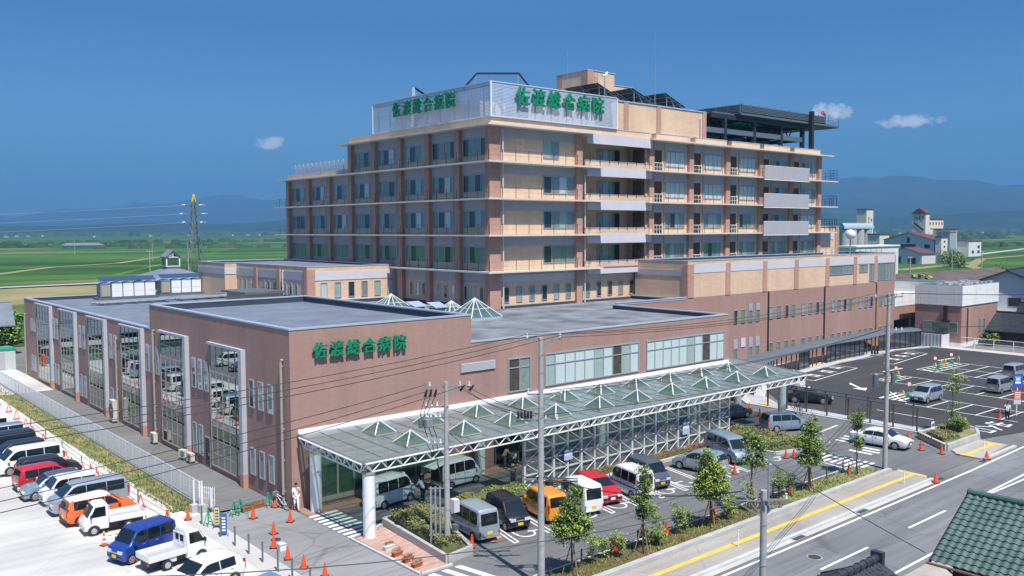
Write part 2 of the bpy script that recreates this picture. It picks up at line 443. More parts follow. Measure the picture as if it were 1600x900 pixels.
# wall frame: face 'X' looks towards -X at plane X=c (u runs along Y); face 'Y' looks towards -Y at plane Y=c (u runs along X)
def wbox(mb, face, c, u0, u1, v0, v1, d0, d1, m):
    if face == 'X': mb.box(c - d1, c - d0, u0, u1, v0, v1, m)
    else: mb.box(u0, u1, c - d1, c - d0, v0, v1, m)
def window(parent, face, c, u0, u1, v0, v1, cols=1, rows=1, name='window', frame='frame_grey', glass='window_glass', backs=('room_dark',), fw=0.07, mw=0.05, dep=0.09, back_rows=None):
    f = MB()
    wbox(f, face, c, u0, u1, v0, v0 + fw, 0, dep, frame); wbox(f, face, c, u0, u1, v1 - fw, v1, 0, dep, frame)
    wbox(f, face, c, u0, u0 + fw, v0 + fw, v1 - fw, 0, dep, frame); wbox(f, face, c, u1 - fw, u1, v0 + fw, v1 - fw, 0, dep, frame)
    for i in range(1, cols):
        u = u0 + (u1 - u0) * i / cols
        wbox(f, face, c, u - mw / 2, u + mw / 2, v0 + fw, v1 - fw, 0, dep - 0.012, frame)
    ys = [v0 + (v1 - v0) * j / rows for j in range(1, rows)] if isinstance(rows, int) else list(rows)
    for v in ys: wbox(f, face, c, u0 + fw, u1 - fw, v - mw / 2, v + mw / 2, 0, dep - 0.02, frame)
    w = f.build(name, parent)
    p = MB(); a0, a1, b0, b1 = u0 + fw * 0.5, u1 - fw * 0.5, v0 + fw * 0.5, v1 - fw * 0.5; e = c - 0.05
    p.add([(e, a1, b0), (e, a0, b0), (e, a0, b1), (e, a1, b1)] if face == 'X' else [(a0, e, b0), (a1, e, b0), (a1, e, b1), (a0, e, b1)], [(0, 1, 2, 3)], glass); p.build('pane', w)
    b = MB()
    n = len(backs)
    ins = fw * 0.3
    for i, m in enumerate(backs):
        a0 = u0 + ins + (u1 - u0 - 2 * ins) * i / n; a1 = u0 + ins + (u1 - u0 - 2 * ins) * (i + 1) / n
        wbox(b, face, c, a0, a1, v0 + ins, v1 - ins, 0.003, 0.02, m)
    b.build('blind', w)
    return w
# ---------------------------------------------------------------- ground, fields, hills
def field_material():
    m, t, b = principled('paddy_fields')
    b.inputs['Roughness'].default_value = 0.95
    b.inputs['Specular IOR Level'].default_value = 0.1
    L = t.links.new
    g = t.nodes.new('ShaderNodeNewGeometry')
    def brick(rot, w, h, c1, c2, mort, msize, off):
        mp = t.nodes.new('ShaderNodeMapping'); mp.inputs['Rotation'].default_value = (0, 0, R_(rot)); mp.inputs['Location'].default_value = (off, off * 1.7, 0)
        L(g.outputs['Position'], mp.inputs[0])
        br = t.nodes.new('ShaderNodeTexBrick'); br.inputs['Scale'].default_value = 1
        br.inputs['Brick Width'].default_value = w; br.inputs['Row Height'].default_value = h
        br.inputs['Mortar Size'].default_value = msize; br.inputs['Mortar Smooth'].default_value = 0.3
        br.inputs['Color1'].default_value = c1 + (1,); br.inputs['Color2'].default_value = c2 + (1,); br.inputs['Mortar'].default_value = mort + (1,)
        L(mp.outputs[0], br.inputs['Vector'])
        return br
    a = brick(28, 110, 34, (0.028, 0.095, 0.016), (0.072, 0.160, 0.034), (0.060, 0.085, 0.028), 0.9, 13)
    c = brick(28, 480, 170, (0.75, 0.75, 0.75), (1.2, 1.15, 1.1), (1.9, 1.5, 1.3), 1.6, 77)
    mx = t.nodes.new('ShaderNodeMix'); mx.data_type = 'RGBA'; mx.blend_type = 'MULTIPLY'; mx.inputs[0].default_value = 1
    L(a.outputs['Color'], mx.inputs[6]); L(c.outputs['Color'], mx.inputs[7])
    n = t.nodes.new('ShaderNodeTexNoise'); n.inputs['Scale'].default_value = 0.012; n.inputs['Detail'].default_value = 8
    L(g.outputs['Position'], n.inputs['Vector'])
    r = t.nodes.new('ShaderNodeValToRGB'); r.color_ramp.elements[0].position = 0.35; r.color_ramp.elements[1].position = 0.7
    r.color_ramp.elements[0].color = (0.75, 0.8, 0.7, 1); r.color_ramp.elements[1].color = (1.25, 1.15, 1.1, 1)
    L(n.outputs[0], r.inputs[0])
    mx2 = t.nodes.new('ShaderNodeMix'); mx2.data_type = 'RGBA'; mx2.blend_type = 'MULTIPLY'; mx2.inputs[0].default_value = 1
    L(mx.outputs[2], mx2.inputs[6]); L(r.outputs[0], mx2.inputs[7])
    # scattered fallow strips
    n3 = t.nodes.new('ShaderNodeTexNoise'); n3.inputs['Scale'].default_value = 0.004; n3.inputs['Detail'].default_value = 5
    mp = t.nodes.new('ShaderNodeMapping'); mp.inputs['Rotation'].default_value = (0, 0, R_(28)); mp.inputs['Scale'].default_value = (0.5, 3.0, 1)
    L(g.outputs['Position'], mp.inputs[0]); L(mp.outputs[0], n3.inputs['Vector'])
    r3 = t.nodes.new('ShaderNodeValToRGB'); r3.color_ramp.elements[0].position = 0.60; r3.color_ramp.elements[1].position = 0.66
    r3.color_ramp.elements[0].color = (0, 0, 0, 1); r3.color_ramp.elements[1].color = (1, 1, 1, 1)
    L(n3.outputs[0], r3.inputs[0])
    mx3 = t.nodes.new('ShaderNodeMix'); mx3.data_type = 'RGBA'; L(r3.outputs[0], mx3.inputs[0])
    L(mx2.outputs[2], mx3.inputs[6]); mx3.inputs[7].default_value = (0.20, 0.17, 0.075, 1)
    L(mx3.outputs[2], b.inputs['Base Color'])
    MATS['paddy_fields'] = m
field_material()
mat('forest', (0.016, 0.036, 0.022), 0.95, col2=(0.038, 0.062, 0.03), scale=0.006, detail=12, spec=0.1)
mat('woods', (0.02, 0.05, 0.018), 0.95, col2=(0.06, 0.10, 0.03), scale=0.03, detail=10, spec=0.1)
mat('bare_earth', (0.34, 0.27, 0.18), 0.95, col2=(0.20, 0.19, 0.12), scale=0.02, detail=10)
mat('dry_bank', (0.33, 0.25, 0.12), 0.95, col2=(0.16, 0.18, 0.06), scale=0.05, detail=10)

S = 10400
g = MB()
# one sheet to the horizon, finer near the hospital
xs = [-S, -3000, -600, -150, 0, 60, 150, 300, 800, 3000, S]
vs = [(x, y, -0.03) for y in xs for x in xs]
nx = len(xs)
g.add(vs, [(j * nx + i, j * nx + i + 1, (j + 1) * nx + i + 1, (j + 1) * nx + i) for j in range(nx - 1) for i in range(nx - 1)], 'paddy_fields')
struct(g, 'ground_fields')

def hnoise(a, seed, octs=5, f=1.0):
    from mathutils import noise
    return sum(noise.noise(Vector((a[0] * f * 2 ** o, a[1] * f * 2 ** o, seed))) * 0.5 ** o for o in range(octs))
def hills(name, prof, r0, r1, rp, seed, m, n_a=320, n_r=26, rough=1.0, a0=-10, a1=110, cut=None):
    """mountain range: polar height field round the plain; prof = [(azimuth deg, elevation tangent)]"""
    h = MB(); vs = []; fs = []
    def el(a):
        for (p, q) in zip(prof, prof[1:]):
            if p[0] <= a <= q[0]: 
                t_ = (a - p[0]) / (q[0] - p[0]); t_ = t_ * t_ * (3 - 2 * t_); return p[1] + (q[1] - p[1]) * t_
        return prof[0][1] if a < prof[0][0] else prof[-1][1]
    for j in range(n_r):
        t_ = j / (n_r - 1); r = r0 + (r1 - r0) * t_
        for i in range(n_a):
            a = a0 + (a1 - a0) * i / (n_a - 1)
            x = r * math.cos(R_(a)); y = r * math.sin(R_(a))
            pk = (rp - r0) / (r1 - r0)
            base = (t_ / pk) if t_ < pk else max(0, 1 - (t_ - pk) / (1 - pk) * 0.6)
            base = base ** 1.25 if t_ < pk else base
            H = el(a) * rp + 17
            n_ = hnoise((x / 1500, y / 1500), seed, 6)
            rid = 1 - abs(hnoise((x / 1100, y / 1100), seed + 9, 4)) * 1.6
            z = H * base * (0.80 + 0.20 * rid * rough) + n_ * 0.16 * H * rough * base
            vs.append((x, y, max(-5, z) if 0 < j else -5))
    for j in range(n_r - 1):
        for i in range(n_a - 1):
            k = j * n_a + i; fs.append((k, k + 1, k + n_a + 1, k + n_a))
    h.add(vs, fs, m)
    o = h.build(name, smooth='all'); o['kind'] = 'structure'
    return o
hills('mountains', [(-10, .05), (15, .049), (20, .0500), (23.5, .0525), (27, .0515), (30.5, .050), (40, .055), (58, .05)], 3900, 9000, 7200, 3.3, 'forest', n_a=220, a0=-10, a1=58)
hills('far_mountains', [(52, .042), (62, .039), (66, .037), (70, .033), (74, .026), (79.5, .018), (100, .018)], 6300, 10300, 9500, 5.3, 'forest', n_a=180, a0=52, a1=100)
hills('foothills', [(-10, .010), (22, .013), (28, .016), (34, .022), (60, .016), (68, .010), (80, .007), (110, .006)], 3350, 4700, 4000, 8.1, 'forest', n_a=420, n_r=14, rough=1.5)
# quarry scar on the right-hand slope: a band of bare ground draped on the mountainside
# line of far woods at the plain's edge: lumpy tree mass nobody could count
w = MB()
rng = random.Random(5)
for k in range(900):
    a = R_(rng.uniform(14, 86)); r = rng.uniform(3050, 3400)
    x, y = r * math.cos(a), r * math.sin(a); s_ = rng.uniform(10, 26)
    n_ = 6
    ring = [(x + s_ * 1.6 * math.cos(2 * math.pi * i / n_) * rng.uniform(.7, 1.3), y + s_ * math.sin(2 * math.pi * i / n_)) for i in range(n_)]
    hh = rng.uniform(6, 15)
    vs = [(p[0], p[1], -2) for p in ring] + [((p[0] - x) * .7 + x, (p[1] - y) * .7 + y, hh * rng.uniform(.6, .9)) for p in ring] + [(x, y, hh)]
    fs = [(i, (i + 1) % n_, (i + 1) % n_ + n_, i + n_) for i in range(n_)] + [(i + n_, (i + 1) % n_ + n_, 2 * n_) for i in range(n_)]
    w.add(vs, fs, 'woods')
o = w.build('far_woods', smooth='all'); tag(o, 'hazy band of woods along the far edge of the plain', 'woods', kind='stuff')
# nearer lines of trees and scrub between the paddies
w = MB()
for (x0, y0, x1, y1, n_, hh) in ((60, 1050, 420, 980, 90, 5), (1000, 520, 1500, 560, 120, 7), (800, 330, 1300, 300, 60, 5), (250, 900, 700, 700, 60, 4), (100, 1350, 700, 1250, 110, 5), (1500, 900, 2300, 700, 140, 9)):
    for k in range(n_):
        t_ = rng.random(); x = x0 + (x1 - x0) * t_ + rng.gauss(0, 8); y = y0 + (y1 - y0) * t_ + rng.gauss(0, 6); s_ = rng.uniform(3, 9)
        ring = [(x + s_ * math.cos(1.05 * i) * rng.uniform(.7, 1.3), y + s_ * math.sin(1.05 * i)) for i in range(6)]
        h2 = hh * rng.uniform(.4, 1.1)
        vs = [(p[0], p[1], -1) for p in ring] + [((p[0] - x) * .75 + x, (p[1] - y) * .75 + y, h2 * rng.uniform(.6, .9)) for p in ring] + [(x, y, h2)]
        w.add(vs, [(i, (i + 1) % 6, (i + 1) % 6 + 6, i + 6) for i in range(6)] + [(i + 6, (i + 1) % 6 + 6, 12) for i in range(6)], 'woods')
o = w.build('field_scrub', smooth='all'); tag(o, 'low scrub and trees in lines between the far rice paddies', 'scrub', kind='stuff')

# farm tracks and banks across the paddies (each sheet a little above the field)
def strip(mb, pts, wd, z, m):
    pts = [Vector((p[0], p[1], 0)) for p in pts]; vs = []
    for j, p in enumerate(pts):
        d = (pts[min(j + 1, len(pts) - 1)] - pts[max(j - 1, 0)]).normalized(); n_ = Vector((-d.y, d.x, 0)) * wd / 2
        vs += [(p.x - n_.x, p.y - n_.y, z), (p.x + n_.x, p.y + n_.y, z)]
    mb.add(vs, [(2 * j, 2 * j + 2, 2 * j + 3, 2 * j + 1) for j in range(len(pts) - 1)], m)
b = MB()
b.add([(-300, 232, 0), (45, 236, 0), (85, 250, 0), (200, 262, 0), (300, 268, 0), (300, 292, 0.25), (200, 290, .25), (70, 300, 0.25), (-300, 285, 0.25)], [(0, 1, 2, 3, 4, 5, 6, 7, 8)], 'dry_bank')
struct(b, 'dry_grass_bank')
b = MB(); strip(b, [(-300, 292), (0, 303), (58, 308), (90, 312), (300, 300)], 6, 0.28, 'concrete'); struct(b, 'bank_road')
b = MB()
strip(b, [(60, 380), (110, 470), (150, 500), (230, 640)], 5, 0.02, 'dry_bank')
strip(b, [(25, 350), (80, 500), (95, 640)], 4, 0.02, 'dry_bank')
strip(b, [(150, 1500), (330, 1180), (380, 1100)], 9, 0.02, 'concrete')
strip(b, [(500, 1600), (720, 1650), (900, 1500)], 10, 0.02, 'concrete')
strip(b, [(330, 120), (420, 170), (520, 205), (640, 215)], 5, 0.02, 'dry_bank')
strip(b, [(360, 175), (420, 182), (470, 188)], 7, 0.024, 'dry_bank')
strip(b, [(600, 240), (900, 300), (1300, 330)], 6, 0.02, 'concrete')
strip(b, [(900, 520), (1300, 480)], 7, 0.02, 'dry_bank')
struct(b, 'farm_tracks')

# ---- hospital grounds: sheets 4 mm apart
def sh(name, poly, z, m): 
    b = MB(); b.sheet(poly, z, m); return struct(b, name)
sh('hospital_ground', [(20.9, -10), (150, -10), (150, 59), (170, 62), (170, 150), (15, 150), (15, 128), (20.9, 120)], -0.02, 'asphalt_path')
sh('gravel_lot', [(7.5, 20), (21.0, 20), (21.0, 128), (9.5, 128)], 0.0, 'lot_concrete')
sh('lower_lot', [(-60, 20), (7.5, 20), (9.5, 128), (9.5, 240), (-60, 240)], -0.004, 'asphalt_road')
sh('side_street', [(-60, 128.5), (30, 136), (140, 150), (140, 160), (-60, 142)], 0.004, 'asphalt_path')
sh('concrete_yard', [(18.6, 107.0), (24.8, 107.0), (25.1, 121), (24.9, 129), (18.6, 128)], 0.008, 'lot_concrete')
sh('grass_verge', [(19.6, 57.6), (19.9, 54.4), (21.2, 54.6), (21.05, 125), (19.4, 125), (19.2, 85)], 0.004, 'grass')
sh('side_path', [(21.2, 53.0), (25.1, 53.0), (25.1, 107.0), (21.2, 107.0)], 0.004, 'asphalt_path')
ground_mat('yard_asphalt', (0.26, 0.26, 0.262), patch=.2)
sh("entrance_yard", [(12.0, 8), (62, 8), (62, 11), (30, 20), (25.2, 36.4), (25.2, 53), (19.9, 53.6), (19.9, 20)], 0.004, "yard_asphalt")
sh('pale_apron', [(19.3, 36), (20.6, 36), (20.6, 50.5), (21.6, 53.4), (19.3, 53.8)], 0.010, 'pale_concrete')
sh('front_lot', [(25.2, 30.6), (60.2, 30.6), (62.6, 30.4), (62.6, 27.6), (70.1, 27.6), (70.1, 30), (73.6, 34.2), (75.0, 34.2), (73.2, 51), (73.2, 59), (25.2, 50.6)], 0.006, 'asphalt_front')
sh('drive_lane', [(73.2, 33.0), (76.0, 32.0), (76.0, 52.0), (84, 58.2), (84, 64), (72, 64), (72, 50)], 0.010, 'asphalt_front')
sh('right_lot', [(77.3, 34.0), (80.3, 33.5), (79.3, 31.0), (77.2, 29.9), (86.5, 27.6), (131, 27.6), (130.8, 44.8), (131.2, 58.4), (124, 60.3), (113.5, 59.3), (107.7, 59.5), (98.2, 58.4), (91, 57.6), (84, 55.5), (77.2, 48.6)], 0.010, 'asphalt_dark')
sh('entrance_paving', [(25.4, 48.7), (73, 48.7), (73, 50.55), (25.4, 50.55)], 0.012, 'terracotta_paving')
sh('brick_paving', [(25.35, 36.75), (27.1, 36.75), (27.75, 44.2), (25.45, 43.4)], 0.03, 'brick_paving')
b = MB()
for a, c in (((25.2, 36.6), (25.2, 43.5)), ((25.2, 36.6), (27.2, 36.6)), ((25.2, 43.5), (27.8, 44.4))): b.bar((a[0], a[1], 0.05), (c[0], c[1], 0.05), 0.16, 'kerb', 0.12)
struct(b, 'paving_kerb')
# street
sh('street', [(-60, 11), (60, 11), (150, 6), (150, 26.5), (62.5, 26.5), (-60, 26.5)], 0.0, 'asphalt_road')
sh('far_footway', [(-60, 18.6), (62, 18.6), (62, 20.3), (-60, 20.3)], 0.10, 'sidewalk')
sh('drain_strip', [(-60, 26.75), (62.3, 26.75), (62.3, 27.35), (-60, 27.35)], 0.012, 'pale_concrete')
b = MB(); b.prism([(-60, 27.36), (61.6, 27.36), (62.5, 27.9), (62.6, 29.88), (-60, 29.88)], -0.02, 0.10, 'sidewalk')
b.prism([(70.2, 27.2), (76.3, 27.6), (76.4, 29.85), (71.2, 29.85), (70.2, 28.8)], -0.02, 0.10, 'sidewalk'); struct(b, 'footway')
b = MB(); b.box(-60, 62.0, 27.1, 27.355, -0.02, 0.13, 'kerb'); b.box(70.4, 76.4, 26.95, 27.19, -0.02, 0.13, 'kerb'); struct(b, 'street_kerb')
b = MB()
def L4(x0, x1, y0, y1, m='line_white', z=0.016): b.sheet([(x0, y0), (x1, y0), (x1, y1), (x0, y1)], z, m)
L4(-60, 66, 26.34, 26.5, z=0.004); b.sheet([(66, 26.34), (90, 26.75), (90, 26.91), (66, 26.5)], 0.004, 'line_white'); b.sheet([(90, 26.75), (150, 27.3), (150, 27.46), (90, 26.91)], 0.004, 'line_white')
for k in range(-10, 3):
    x = 41.2 + 9.7 * (k - 0); 
    if x < 57: L4(x, x + 4.9, 23.55, 23.7, z=0.004)
L4(-60, 60, 20.8, 20.95, z=0.004)
b.sheet([(60.6, 23.35), (100, 23.9), (100, 24.05), (60.6, 23.5)], 0.004, 'line_white'); b.sheet([(60.8, 23.35), (100, 21.9), (100, 21.75), (60.8, 23.2)], 0.0044, 'line_white')
struct(b, 'street_markings')
b = MB()
b.box(-20, 61.6, 28.45, 28.75, 0.09, 0.106, 'line_yellow'); b.box(62.0, 62.3, 27.7, 29.7, 0.09, 0.106, 'line_yellow'); b.box(61.6, 62.0, 28.46, 28.74, 0.09, 0.106, 'line_yellow')
b.box(70.6, 75.6, 28.3, 28.6, 0.09, 0.106, 'line_yellow'); b.box(70.3, 70.6, 27.8, 29.2, 0.09, 0.106, 'line_yellow'); b.box(75.6, 75.9, 27.8, 29.4, 0.09, 0.106, 'line_yellow')
struct(b, 'tactile_paving')
# low wall with coping between footway and planting strip
b = MB(); b.box(-20, 61.6, 29.9, 30.25, -0.02, 0.32, 'concrete'); b.box(-20, 61.6, 30.252, 30.32, -0.02, 0.20, 'kerb')
o = b.build('low_wall'); tag(o, 'long low concrete kerb wall between the footway and the planting strip', 'wall')
sh('planting_strip', [(22, 30.33), (60.0, 30.33), (60.6, 31.8), (56, 32.4), (22, 32.6)], 0.10, 'soil')
sh('lawn_strip', [(50, 30.34), (61.0, 30.34), (61.8, 31.7), (57, 32.2), (50, 32.2)], 0.105, 'grass')
b = MB(); b.box(22, 61, 32.45, 32.6, -0.02, 0.12, 'kerb'); struct(b, 'strip_kerb')

# manhole covers and drain grates
def manhole(x, y, r, label):
    b = MB(); b.cyl((x, y, 0.0), (x, y, 0.02), r, r, 'frame_tan', 20); b.cyl((x, y, 0.0), (x, y, 0.024), r * .82, r * .82, 'asphalt_dark', 20)
    tag(b.build('manhole_cover'), label, 'manhole cover')
manhole(21.95, 46.3, 0.38, 'round iron manhole cover in the drive left of the canopy')
manhole(42.5, 24.75, 0.42, 'round iron manhole cover in the street lane by the white dashes')
for i, x in enumerate((51.2, 61.9, 44.0, 69.5)):
    b = MB(); b.box(x, x + 1.1, 26.78, 27.1, 0.0, 0.02, 'mid_steel')
    for k in range(8): b.box(x + .08 + .13 * k, x + .13 + .13 * k, 26.80, 27.08, 0.02, 0.027, 'black_metal')
    tag(b.build('drain_grate'), 'steel drain grate in the street gutter, %s from the left' % ORF[[2, 0, 1, 3].index([0, 1, 2, 3][i]) if False else {44.0: 0, 51.2: 1, 61.9: 2, 69.5: 3}[x]], 'drain grate', 'drain grates along the kerb')

# front lot markings
b = MB()
for k in range(9):      # big zebra at the canopy mouth
    y = 43.75 + 0.58 * k
    b.sheet([(25.25, y), (27.25, y + .10), (27.25, y + .40), (25.25, y + .30)], 0.0165, 'line_white')
for k in range(4):
    b.sheet([(24.6 + .85 * k, 36.35), (25.0 + .85 * k, 36.35), (25.6 + .85 * k, 33.2), (25.2 + .85 * k, 33.2)], 0.0165, 'line_white')
struct(b, 'zebra_crossing')
b = MB()
def ustripe(x, y0=36.9, y1=41.6, s=0.24):
    lean = (y1 - y0) * s
    for dx in (0, 0.30):
        b.sheet([(x + dx, y0), (x + dx + .10, y0), (x + dx + .10 + lean, y1), (x + dx + lean, y1)], 0.0165, 'line_white')
    b.sheet([(x + .10, y0), (x + .30, y0), (x + .31, y0 + .12), (x + .12, y0 + .12)], 0.0166, 'line_white')
for x in (31.75, 34.35, 36.95, 39.7, 42.0, 44.45, 46.9, 49.2, 51.7, 54.0, 56.9): ustripe(x)
def arc(cx, cy_, r, a0, a1, wd=.12, n=14):
    for i in range(n):
        t0 = R_(a0 + (a1 - a0) * i / n); t1 = R_(a0 + (a1 - a0) * (i + 1) / n)
        b.sheet([(cx + (r - wd) * math.cos(t0), cy_ + (r - wd) * math.sin(t0)), (cx + r * math.cos(t0), cy_ + r * math.sin(t0)), (cx + r * math.cos(t1), cy_ + r * math.sin(t1)), (cx + (r - wd) * math.cos(t1), cy_ + (r - wd) * math.sin(t1))], 0.0165, 'line_white')
def wheelchair(cx, cy_):
    """painted accessible-bay symbol, head up the bay, wheel towards the lane"""
    arc(cx, cy_, .62, 150, 380)
    b.sheet([(cx - .62, cy_ + .25), (cx - .50, cy_ + .25), (cx - .30, cy_ + 1.3), (cx - .42, cy_ + 1.3)], 0.0165, 'line_white')
    b.sheet([(cx + .3, cy_ + .1), (cx + .95, cy_ - .1), (cx + 1.0, cy_ + .02), (cx + .34, cy_ + .24)], 0.0166, 'line_white')
    arc(cx - .36, cy_ + 1.62, .20, 0, 360, .2, 12)
    b.sheet([(cx - .42, cy_ + .72), (cx + .3, cy_ + .66), (cx + .3, cy_ + .78), (cx - .42, cy_ + .84)], 0.0167, 'line_white')
for x in (33.35, 38.4, 41.2, 43.4, 45.9, 48.3, 53.2, 58.6): wheelchair(x, 37.75)
L4(61.2, 66.3, 41.55, 41.7); 
b.sheet([(62.9, 39.4), (63.0, 39.55), (73, 40.6), (73, 40.4)], 0.0165, 'line_white')
b.sheet([(60.5, 35.1), (60.6, 34.95), (60.1, 31.95), (59.95, 31.95)], 0.0165, 'line_white')
struct(b, 'bay_markings')
b = MB()
for k in range(8):
    x = 60.9 + .0 * k; y = 36.1 - .56 * k
    b.sheet([(60.9, y), (63.2, y + .05), (63.2, y - .22), (60.9, y - .27)], 0.0165, 'line_white')
for (x, y, w_, h_) in ((65.3, 33.4, .35, 1.9), (66.1, 33.2, .35, 1.4), (66.9, 33.6, .35, 1.5), (67.7, 36.6, .3, 1.2), (68.6, 36.9, .3, 1.0), (69.5, 37.2, .3, .9)):
    b.sheet([(x, y), (x + w_, y), (x + w_, y + h_), (x, y + h_)], 0.0164, 'line_white')
struct(b, 'lane_lettering')
b = MB()
for (a, c) in (((31.3, 38.9), (32.4, 39.4)), ((31.0, 38.0), (31.9, 38.3))): b.bar((a[0], a[1], 0.018), (c[0], c[1], 0.018), 0.25, 'line_orange', 0.004)
struct(b, 'orange_mark')

# right lot markings
b = MB()
def ln(p, q, w_=.13, z=0.019, m='line_white'):
    p = Vector((p[0], p[1], 0)); q = Vector((q[0], q[1], 0)); d = (q - p).normalized(); n_ = Vector((-d.y, d.x, 0)) * w_ / 2
    b.sheet([(p.x - n_.x, p.y - n_.y), (q.x - n_.x, q.y - n_.y), (q.x + n_.x, q.y + n_.y), (p.x + n_.x, p.y + n_.y)], z, m)
ln((87.1, 41.0), (86.3, 30.4)); ln((92.3, 44.8), (91.2, 31.0))
for y in (38.9, 36.5, 34.2, 31.9): ln((86.9 - (38.9 - y) * .07, y), (91.5, y - .1), z=0.0194)
ln((98.4, 49.9), (96.6, 29)); ln((103.3, 49.0), (101.6, 29.5))
for y in (48.0, 45.5, 43.1, 40.8, 38.4, 36.1, 33.8, 31.4): ln((98.0 - (48 - y) * .08, y), (102.9 - (48 - y) * .08, y - .1), z=0.0194)
ln((109.3, 50.3), (107.2, 29)); ln((118.6, 50.2), (117.4, 29)); ln((113.7, 49), (112.6, 29), z=0.0190)
for y in (47.8, 45.4, 43.0, 40.6, 38.2, 35.8, 33.4): ln((108.8 - (48 - y) * .08, y), (118.3 - (48 - y) * .05, y - .1), z=0.0194)
for k in range(5): ln((87.6 + .1 * k, 41.6 + .65 * k * 1.0), (91.9, 41.4 + .75 * k), .3, 0.0198)
ln((87.1, 41.0), (92.2, 45.2), z=0.0192)
for k in range(5): ln((98.6 + k * .95, 48.4), (99.3 + k * .95, 49.7), .3, 0.0198)
ln((97.9, 48.2), (98.5, 50.0), z=0.0192); ln((98.5, 50.0), (103.3, 49.6), z=0.0192)
for k in range(7): ln((109.2 + k * 1.35, 48.2), (110.0 + k * 1.35, 49.9), .34, 0.0198)
ln((109.3, 50.3), (118.8, 50.0), z=0.0192)
ln((104.9, 59.0), (104.9, 55.7)); ln((104.9, 55.7), (92.4, 54.3)); ln((124.7, 58.9), (124.2, 55.7)); ln((124.2, 55.7), (111.4, 54.2)); ln((92.4, 54.3), (92.4, 55.7)); ln((111.4, 54.2), (111.4, 55.6))
ln((82.05, 41.5), (81.7, 35.9)); ln((104.5, 52.2), (108.9, 51.9), .3); ln((118.6, 51.8), (122.8, 51.4), .3)
for cx, cy_ in ((103.2, 57.8), (99.6, 56.8), (95.8, 56.3), (122.5, 57.4), (119.3, 57.1), (115.7, 56.3)):      # worn painted characters, no longer legible
    ln((cx + .55, cy_ - 1.0), (cx + .6, cy_ + 1.0), .18); ln((cx - .6, cy_ - 1.0), (cx - .5, cy_ + 1.0), .16); ln((cx - .5, cy_ - .5), (cx + .5, cy_ - .45), .22, 0.0196); ln((cx - .5, cy_ + .5), (cx + .5, cy_ + .55), .22, 0.0197); ln((cx, cy_ - .9), (cx + .05, cy_ + .9), .14, 0.0198)
b.sheet([(94.3, 50.9), (93.5, 50.6), (91.9, 48.6), (92.1, 48.45)], 0.0195, 'line_white'); b.sheet([(92.6, 48.0), (91.0, 47.3), (91.2, 49.0)], 0.0196, 'line_white')
struct(b, 'lot_markings')
# raised walkway island and kerbs of the right lot
b = MB(); b.prism([(75.2, 34.1), (77.2, 33.9), (77.1, 49.2), (79.5, 52.3), (86, 56.2), (86, 57.6), (78.5, 55.5), (75.0, 51.5)], -0.02, 0.13, 'kerb')
b.prism([(75.4, 34.3), (77.0, 34.1), (76.9, 49.2), (79.3, 52.5), (79.3, 54.6), (75.3, 51.0)], 0.10, 0.136, 'grey_paving'); struct(b, 'walkway_island')
b = MB(); b.prism([(77.205, 34.2), (77.35, 34.2), (77.3, 49.2), (77.15, 49.2)], 0.0, 0.05, 'line_yellow'); struct(b, 'island_edge_line')
b = MB()
pts = [(86, 56.3), (91, 57.6), (98.2, 58.45), (107.7, 59.55), (113.5, 59.35), (124, 60.35), (131.3, 58.5)]
for p, q in zip(pts, pts[1:]): b.bar((p[0], p[1], .06), (q[0], q[1], .06), .55, 'kerb', .16)
b.bar((131.3, 58.5, .06), (130.6, 30, .06), .55, 'kerb', .16); struct(b, 'lot_kerb')
sh('covered_way_floor', [(79, 54.8), (86, 57.7), (98, 58.9), (107.7, 60), (113.5, 59.8), (124, 60.8), (131.5, 59.4), (132, 64), (79, 64)], 0.06, 'grey_paving')
b = MB()
for p, q in (((86.5, 58.2), (90.5, 58.9)), ((101, 60.1), (105, 60.5)), ((108.5, 60.7), (112.5, 60.7)), ((119.5, 61.0), (123, 61.3)), ((75.6, 49.4), (76.9, 50.4))): b.bar((p[0], p[1], .15 if p[0] < 80 else .075), (q[0], q[1], .15 if p[0] < 80 else .075), .5, 'line_yellow', .02)
b.bar((131.8, 58.0, .08), (131.2, 30, .08), .5, 'line_yellow', .02); struct(b, 'yellow_tactile_strips')
sh('lot_far_walk', [(131.0, 58.4), (134.3, 58.4), (133.6, 30), (130.9, 30)], 0.035, 'pale_concrete')

# painted exit lettering on the car park surface, reading towards the far side
cu = bpy.data.curves.new('glyph', 'FONT'); cu.size = 2.5; cu.align_x = 'CENTER'; cu.align_y = 'CENTER'; cu.offset = .03; cu.resolution_u = 3
V = []; Fc = []
for ch, x in (('出', 84.2), ('入', 82.3), ('口', 80.4)):
    cu.body = ch; tmp = link(bpy.data.objects.new('tmp', cu)); bpy.context.view_layer.update()
    me = bpy.data.meshes.new_from_object(tmp.evaluated_get(bpy.context.evaluated_depsgraph_get())); bpy.data.objects.remove(tmp)
    cyy = sum(v.co.y for v in me.vertices) / len(me.vertices); k = len(V)
    V += [(x + (v.co.y - cyy) * .62, 31.2 - v.co.x, .0185) for v in me.vertices]; Fc += [[k + a for a in f.vertices] for f in me.polygons]
me = bpy.data.meshes.new('exit_lettering'); me.from_pydata(V, [], Fc); me.materials.append(MATS['line_white']); o = link(bpy.data.objects.new('exit_lettering', me)); o['kind'] = 'structure'
